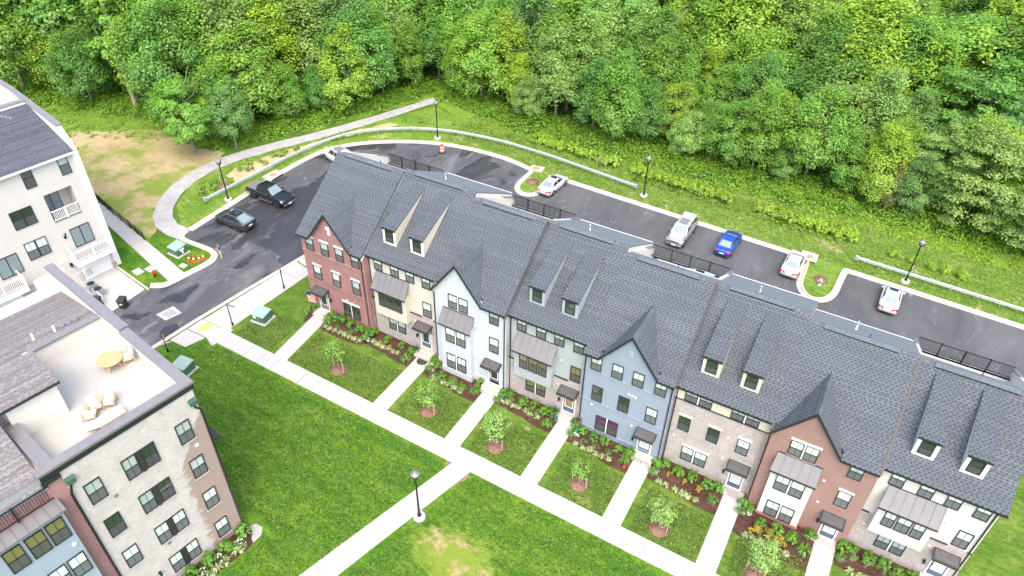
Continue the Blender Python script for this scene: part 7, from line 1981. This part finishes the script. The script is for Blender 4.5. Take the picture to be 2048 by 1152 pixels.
for i in range(8):
    gab = i in (0, 2, 4, 6); y0 = -1.12 if gab else -0.72
    r = random.Random(200+i)
    if i == 0:
        for dx in (2.75, 3.75, 4.95, 6.0): P_(0, 'shrub', dx, -1.1, 1.05)
        P_(0, 'fountain', 2.75, -1.75, 1.15); P_(0, 'fountain', 0.15, -1.9, 0.8); P_(0, 'shrub', 0.55, -0.95, 0.7)
        for k in range(8): P_(0, 'tuft', 2.9+0.55*k, -2.35+0.02*k, 0.95)
        P_(0, 'azalea', 3.9, -1.75, 0.6); P_(0, 'azalea', 5.3, -1.7, 0.7); P_(0, 'azalea', 2.2, -1.05, 0.8)
    else:
        xs = {1: (0.35, 1.9, 3.4, 4.6), 2: (0.5, 1.5, 2.6, 3.7, 4.75), 3: (0.6, 1.95, 2.92, 3.84, 4.55), 4: (0.75, 1.75, 2.7, 3.9, 4.85), 5: (0.55, 1.65, 2.75, 3.95, 4.75), 6: (0.6, 1.6, 2.75, 3.85, 4.9), 7: (0.55, 1.75, 2.75, 3.7, 4.6)}[i]
        yb = -2.05 if i in (2, 6) else y0-0.05
        for k, dx in enumerate(xs): P_(i, 'shrub', dx, (yb if 0.9 < dx < 4.1 else y0)-0.12*(k % 2), r.uniform(0.74, 0.98))
        P_(i, 'fountain', 4.75, -1.9 if i != 6 else -2.6, 1.0)
        P_(i, 'fountain', -0.02, -1.75, 0.85)
        P_(i, 'shrub', -0.05, -0.95, 0.85)
        nt_ = 6; yt = (-1.62 if i in (1, 3) else -2.45) - (0.95 if i == 6 else 0)
        for k in range(nt_): P_(i, 'tuft', 0.75+0.58*k+r.uniform(-.1, .1), yt+r.uniform(-.1, .08), r.uniform(0.85, 1.1))
        if i in (3, 7, 2):
            for k in range(4): P_(i, 'azalea', 0.75+0.95*k, -1.18 if i != 2 else -2.1-0.3*(k % 2), 0.85)
        if i in (4,):
            for k in range(3): P_(i, 'azalea', 1.2+1.05*k, -1.9, 0.65)
        if i in (5, 1, 2):
            for k in range(2): P_(i, 'golden', (1.15, 2.3)[k]+(0.3 if i == 1 else 0), -1.4 if i != 2 else -2.5, 0.5)
        if i == 6:
            for k in range(3): P_(i, 'golden', 1.2+0.95*k, -2.75, 0.95)
        if i == 5: P_(i, 'golden', 3.55, -1.45, 0.6)
    if i < 7 and i not in (0,): P_(i, 'shrub', 6.85, -1.4, 0.0)
bedlist = [b for b in bedlist if b[4] > 0]
cnt = {}
for i, kind, x, y, s, fl in sorted(bedlist, key=lambda b: (b[0], b[1], b[2])):
    k = cnt[(i, kind)] = cnt.get((i, kind), 0)+1
    plant(kind, x, y, s, f'{ORD[k-1]} {PNAME[kind][1]} from left in the {HN[i]} bed', f'{PNAME[kind][0].replace("_", " ")}s in the beds of the row')
# bed at the foot of the deck building
bq = [(0.02, -8.0), (0.02, 0.0), (0.9, 0.75), (1.5, 0.2), (1.75, -0.8), (1.65, -3.5), (1.75, -8.0)]
sheet('mulch_bed', [LB(x, y) for x, y in bq], 0.022, M['mulch'])
sheet('pebble_patch', [LB(x, y) for x, y in [(0.2, 0.1), (0.5, 0.75), (1.1, 0.85), (1.55, 0.4), (1.6, -0.3), (1.3, -0.2), (0.8, 0.2)]], 0.03, M['gravel'])
k = 0
for x, y in [(0.62, -0.35), (0.65, -1.75), (0.62, -3.05), (0.65, -4.4), (0.65, -5.7)]:
    p = LB(x, y); k += 1; plant('shrub', p[0], p[1], 1.1, f'{ORD[k-1]} round shrub from the right against the deck building wall', 'shrubs at the deck building')
for k, (x, y) in enumerate([(1.15, -1.0), (1.05, -2.5), (1.1, -3.8)]):
    p = LB(x, y); plant('azalea', p[0], p[1], 1.0, f'{ORD[k]} white-blossomed low shrub from the right by the deck building', 'white blossomed shrubs', flowers=True)
for k, (x, y) in enumerate([(1.4, -1.35), (1.45, -2.35), (1.4, -3.0), (1.5, -3.55), (1.45, -4.6)]):
    p = LB(x, y); plant('tuft', p[0], p[1], 1.3, f'{ORD[k]} pale spiky tuft from the right in the deck building bed', 'tufts at the deck building')
# hedge beyond the guardrail and the row of small shrubs before it
hx = [2.9+1.08*k for k in range(11)]+[16.8+1.05*k for k in range(12)]+[32.3+1.05*k for k in range(3)]+[35.6+1.0*k for k in range(8)]
for k, x in enumerate(hx): plant('hedge', x, 39.4+0.25*math.sin(k*1.9)+(0.35 if x < 14 else -0.35)*((x-8)/35 if x > 14 else 0.3), rnd.uniform(1.0, 1.25), f'{ORD[k]} bright yellow-green shrub from the left in the clipped hedge', 'hedge shrubs beyond the guardrail')
k = 0
for x in [17.5+1.15*q for q in range(12)]+[31.5+1.0*q for q in range(11)]:
    plant('young', x, 37.75+0.1*math.sin(x), rnd.uniform(0.9, 1.2), f'{ORD[k]} small box shrub from the left in the row before the hedge', 'small box shrubs before the hedge'); k += 1
for k, (x, y) in enumerate([(47.2, 38.3), (49.1, 38.4), (50.9, 38.2), (52.4, 38.3), (54.0, 38.2)]): plant('hedge', x, y, 0.75, f'{ORD[k]} lone yellow-green shrub from the left behind the right guardrail', 'lone shrubs behind the right guardrail')
for k, (x, y) in enumerate([(-24.7, 8.2), (-23.7, 7.5), (-24.45, 9.8), (-23.55, 9.0), (-24.05, 13.7), (-23.05, 14.2), (-23.95, 15.1), (-22.55, 16.2), (-23.45, 16.3), (-23.05, 18.3), (-22.05, 18.7), (-22.7, 19.9), (-21.7, 20.9), (-20.6, 24.8), (-19.6, 25.4), (-19.3, 26.5)]):
    plant('young', x, y, rnd.uniform(1.1, 1.6), f'{ORD[k]} small shrub from the front in the sandy strip beside the gravel path', 'young shrubs in the sandy strip')
k = 0
for x, y in [(-9, 37.6), (-6, 38.2), (-3.4, 38.5), (-1, 38.5), (0.6, 38.2), (-13, 35.6), (-15, 34.6)]:
    plant('young', x, y, 1.0, f'{ORD[k]} tiny shrub from the left on the grass outside the guardrail bend', 'tiny shrubs outside the bend'); k += 1

# ---- young lawn trees with mulch rings and stakes
def young_tree(x, y, h, label, hue='bright yellow-green', stakes=True, ring=True, dens=1.0, group='staked young trees'):
    t = thing('young_tree', ground(x, y, 0.02), label, 'tree', group)
    v = crown_verts(0.28*h, 0.28*h, h*0.38, h*1.0, int(24*dens), int(26*dens), 0.08, spread=0.36, taper=0.35)
    c = quads_object('crown', v, M['leaf'], t); k = HUES[hue]; c.color = (*k, 1)
    inst('trunk', trunk_mesh(h*0.9, 0.045, 6, 0.25*h, h*0.4, M['bark_pale'], 0.2, seed=int(x*10)), t)
    if ring:
        m = MB(); m.lathe([(0.78, -0.02), (0.72, 0.03), (0.4, 0.09), (0.08, 0.12)], 20)
        m.build('mulch_ring', M['mulch_ring'], t)
    if stakes:
        for sx, sy in ((-0.62, 0.12), (0.62, -0.12)):
            s = MB(); s.bar((sx, sy, -0.1), (sx*1.04, sy, 1.25), 0.05); s.build('stake', M['stake'], t)
for k, (x, y, h, hu, dn_) in enumerate([(7.45, -5.85, 3.6, 'mid green', 0.9), (16.8, -5.65, 3.6, 'mid green', 0.95), (23.4, -5.9, 4.1, 'pale green', 1.3), (30.6, -5.65, 3.0, 'mid green', 0.6), (37.2, -6.1, 3.4, 'pale green', 1.2), (44.2, -5.95, 4.0, 'pale green', 1.25)]):
    young_tree(x, y, h, f'{ORD[k]} staked young tree from the left on the lawns before the row', hu, True, True, dn_)
young_tree(-23.1, 10.1, 4.6, 'thin young tree in the sandy strip behind the near lamp post', 'pale green', True, True, 0.55, None)
young_tree(6.9, 30.6, 3.0, 'thin young tree on the first grass island', 'pale green', False, True, 0.4, None)
young_tree(41.2, 29.9, 3.0, 'thin sapling on the second grass island by the hydrant', 'mid green', False, True, 0.3, None)
young_tree(44.3, 40.5, 3.2, 'lone sapling on the grass between hedge and right guardrail', 'mid green', False, False, 0.4, None)
young_tree(12.6, 38.0, 3.0, 'leafless-looking sapling with a stake in the gap of the hedge', 'pale green', True, False, 0.2, None)

# ---- green downspout outlets, doormats, pots and other small things at the doors
k = 0
for i, x in enumerate([6.85, 14.0, 21.1, 28.1, 35.0, 42.1]):
    t = thing('splash_block', ground(x+0.1, -0.95, 0.03), f'green drain outlet between the {HN[i]} and the {HN[i+1]}', 'drain outlet', 'green drain outlets')
    b = MB(); b.hexa([(-0.16, -0.35, 0), (0.16, -0.35, 0), (0.12, 0.3, 0), (-0.12, 0.3, 0)], [(-0.16, -0.35, 0.10), (0.16, -0.35, 0.10), (0.10, 0.3, 0.26), (-0.10, 0.3, 0.26)]); b.build('tray', plain('teal_plastic', (0.02, 0.17, 0.12), 0.5) if i == 0 else bpy.data.materials['teal_plastic'], t)
    for q in range(7):
        s = MB(); s.lathe([(0.09, 0), (0.13, 0.05), (0.07, 0.11)], 6); s.build('cobble', M['stone_lintel'] if q % 2 else M['pot_grey'], t).location = (rnd.uniform(-0.3, 0.45), -0.45-rnd.uniform(0, 0.35), -0.02)
t = thing('doormat', (XB[1]+5.85, -1.05, gz(XB[1]+5.85, -1.0)+0.36), 'dark half-round doormat at the cream house door', 'doormat')
b = MB(); b.lathe([(0.5, 0.0), (0.5, 0.03)], 18); b.build('mat', M['mat_dark'], t); t.location = (XB[1]+6.0, -1.25, gz(XB[1]+6.0, -1.25)+0.07)
def pot(x, y, z, label, r=0.22, leafy=True):
    t = thing('planter', (x, y, z), label, 'planter')
    b = MB(); b.lathe([(r*0.7, 0), (r, 0.38), (r*1.08, 0.42), (r*0.85, 0.42)], 12); b.build('pot', M['pot_grey'], t)
    if leafy:
        o = quads_object('foliage', crown_verts(r*1.2, r*1.2, 0.4, 0.95, 9, 18, 0.06, spread=0.45), M['leaf'], t); o.color = (0.05, 0.15, 0.03, 1)
pot(XB[1]+5.15, -0.75, gz(12.4, -.7)+0.03, 'grey stone pot beside the cream house door')
pot(XB[2]-0.05, -1.35, gz(14.1, -1.3)+0.03, 'stone pot at the corner of the pale blue bay house', 0.2, False)
pot(XB[3]+5.0, -0.75, gz(26.1, -.7)+0.03, 'leafy white pot left of the grey house door')
pot(XB[3]+6.65, -0.75, gz(27.8, -.7)+0.03, 'leafy planter right of the grey house door')
t = thing('cushion_set', (XB[4]+5.7, -1.35, gz(33.7, -1.3)+0.08), 'heap of pale stones and ornaments on the slate-blue house doorstep', 'ornaments')
for q in range(12):
    s = MB(); s.lathe([(0.06, 0), (0.12, 0.05), (0.09, 0.13), (0.03, 0.16)], 7); s.build('stone', M[('stone_lintel', 'concrete_w', 'pot_grey')[q % 3]], t).location = (rnd.uniform(-0.6, 0.7), rnd.uniform(-0.15, 0.2), 0)
t = thing('red_ball', ground(XB[4]+4.95, -2.55, 0.03), 'small bright red ball in the slate-blue house bed', 'ball')
b = MB(); b.lathe([(0.05, 0.0), (0.12, 0.05), (0.14, 0.14), (0.1, 0.24), (0.03, 0.28)], 10); b.build('ball', M['red'], t)
t = thing('twig_bundle', ground(28.15, -0.75, 0.03), 'bundle of dark red twigs by the grey house door', 'twigs')
for q in range(14): s = MB(); s.bar((rnd.uniform(-.2, .2), rnd.uniform(-.15, .15), 0), (rnd.uniform(-.3, .3), rnd.uniform(-.25, .25), rnd.uniform(.8, 1.2)), 0.025); s.build('twig', M['mulch_ring'], t)
t = thing('garden_flag', ground(26.2, -1.35, 0.03), 'small dark green garden flag at the walk of the grey house', 'flag')
b = MB(); b.bar((0, 0, 0), (0, 0, 0.95), 0.03); b.build('pole', M['iron'], t); b = MB(); b.box(0.02, 0.36, -0.01, 0.01, 0.35, 0.92); b.build('cloth', M['green_box'], t)
t = thing('garden_bag', (XB[0]+3.0, -0.85, gz(3, -.8)+0.03), 'dark blue bag against the red brick end house wall', 'bag')
b = MB(); b.lathe([(0.2, 0), (0.26, 0.2), (0.22, 0.45), (0.08, 0.55)], 9); b.build('bag', M['flag_blue'], t)
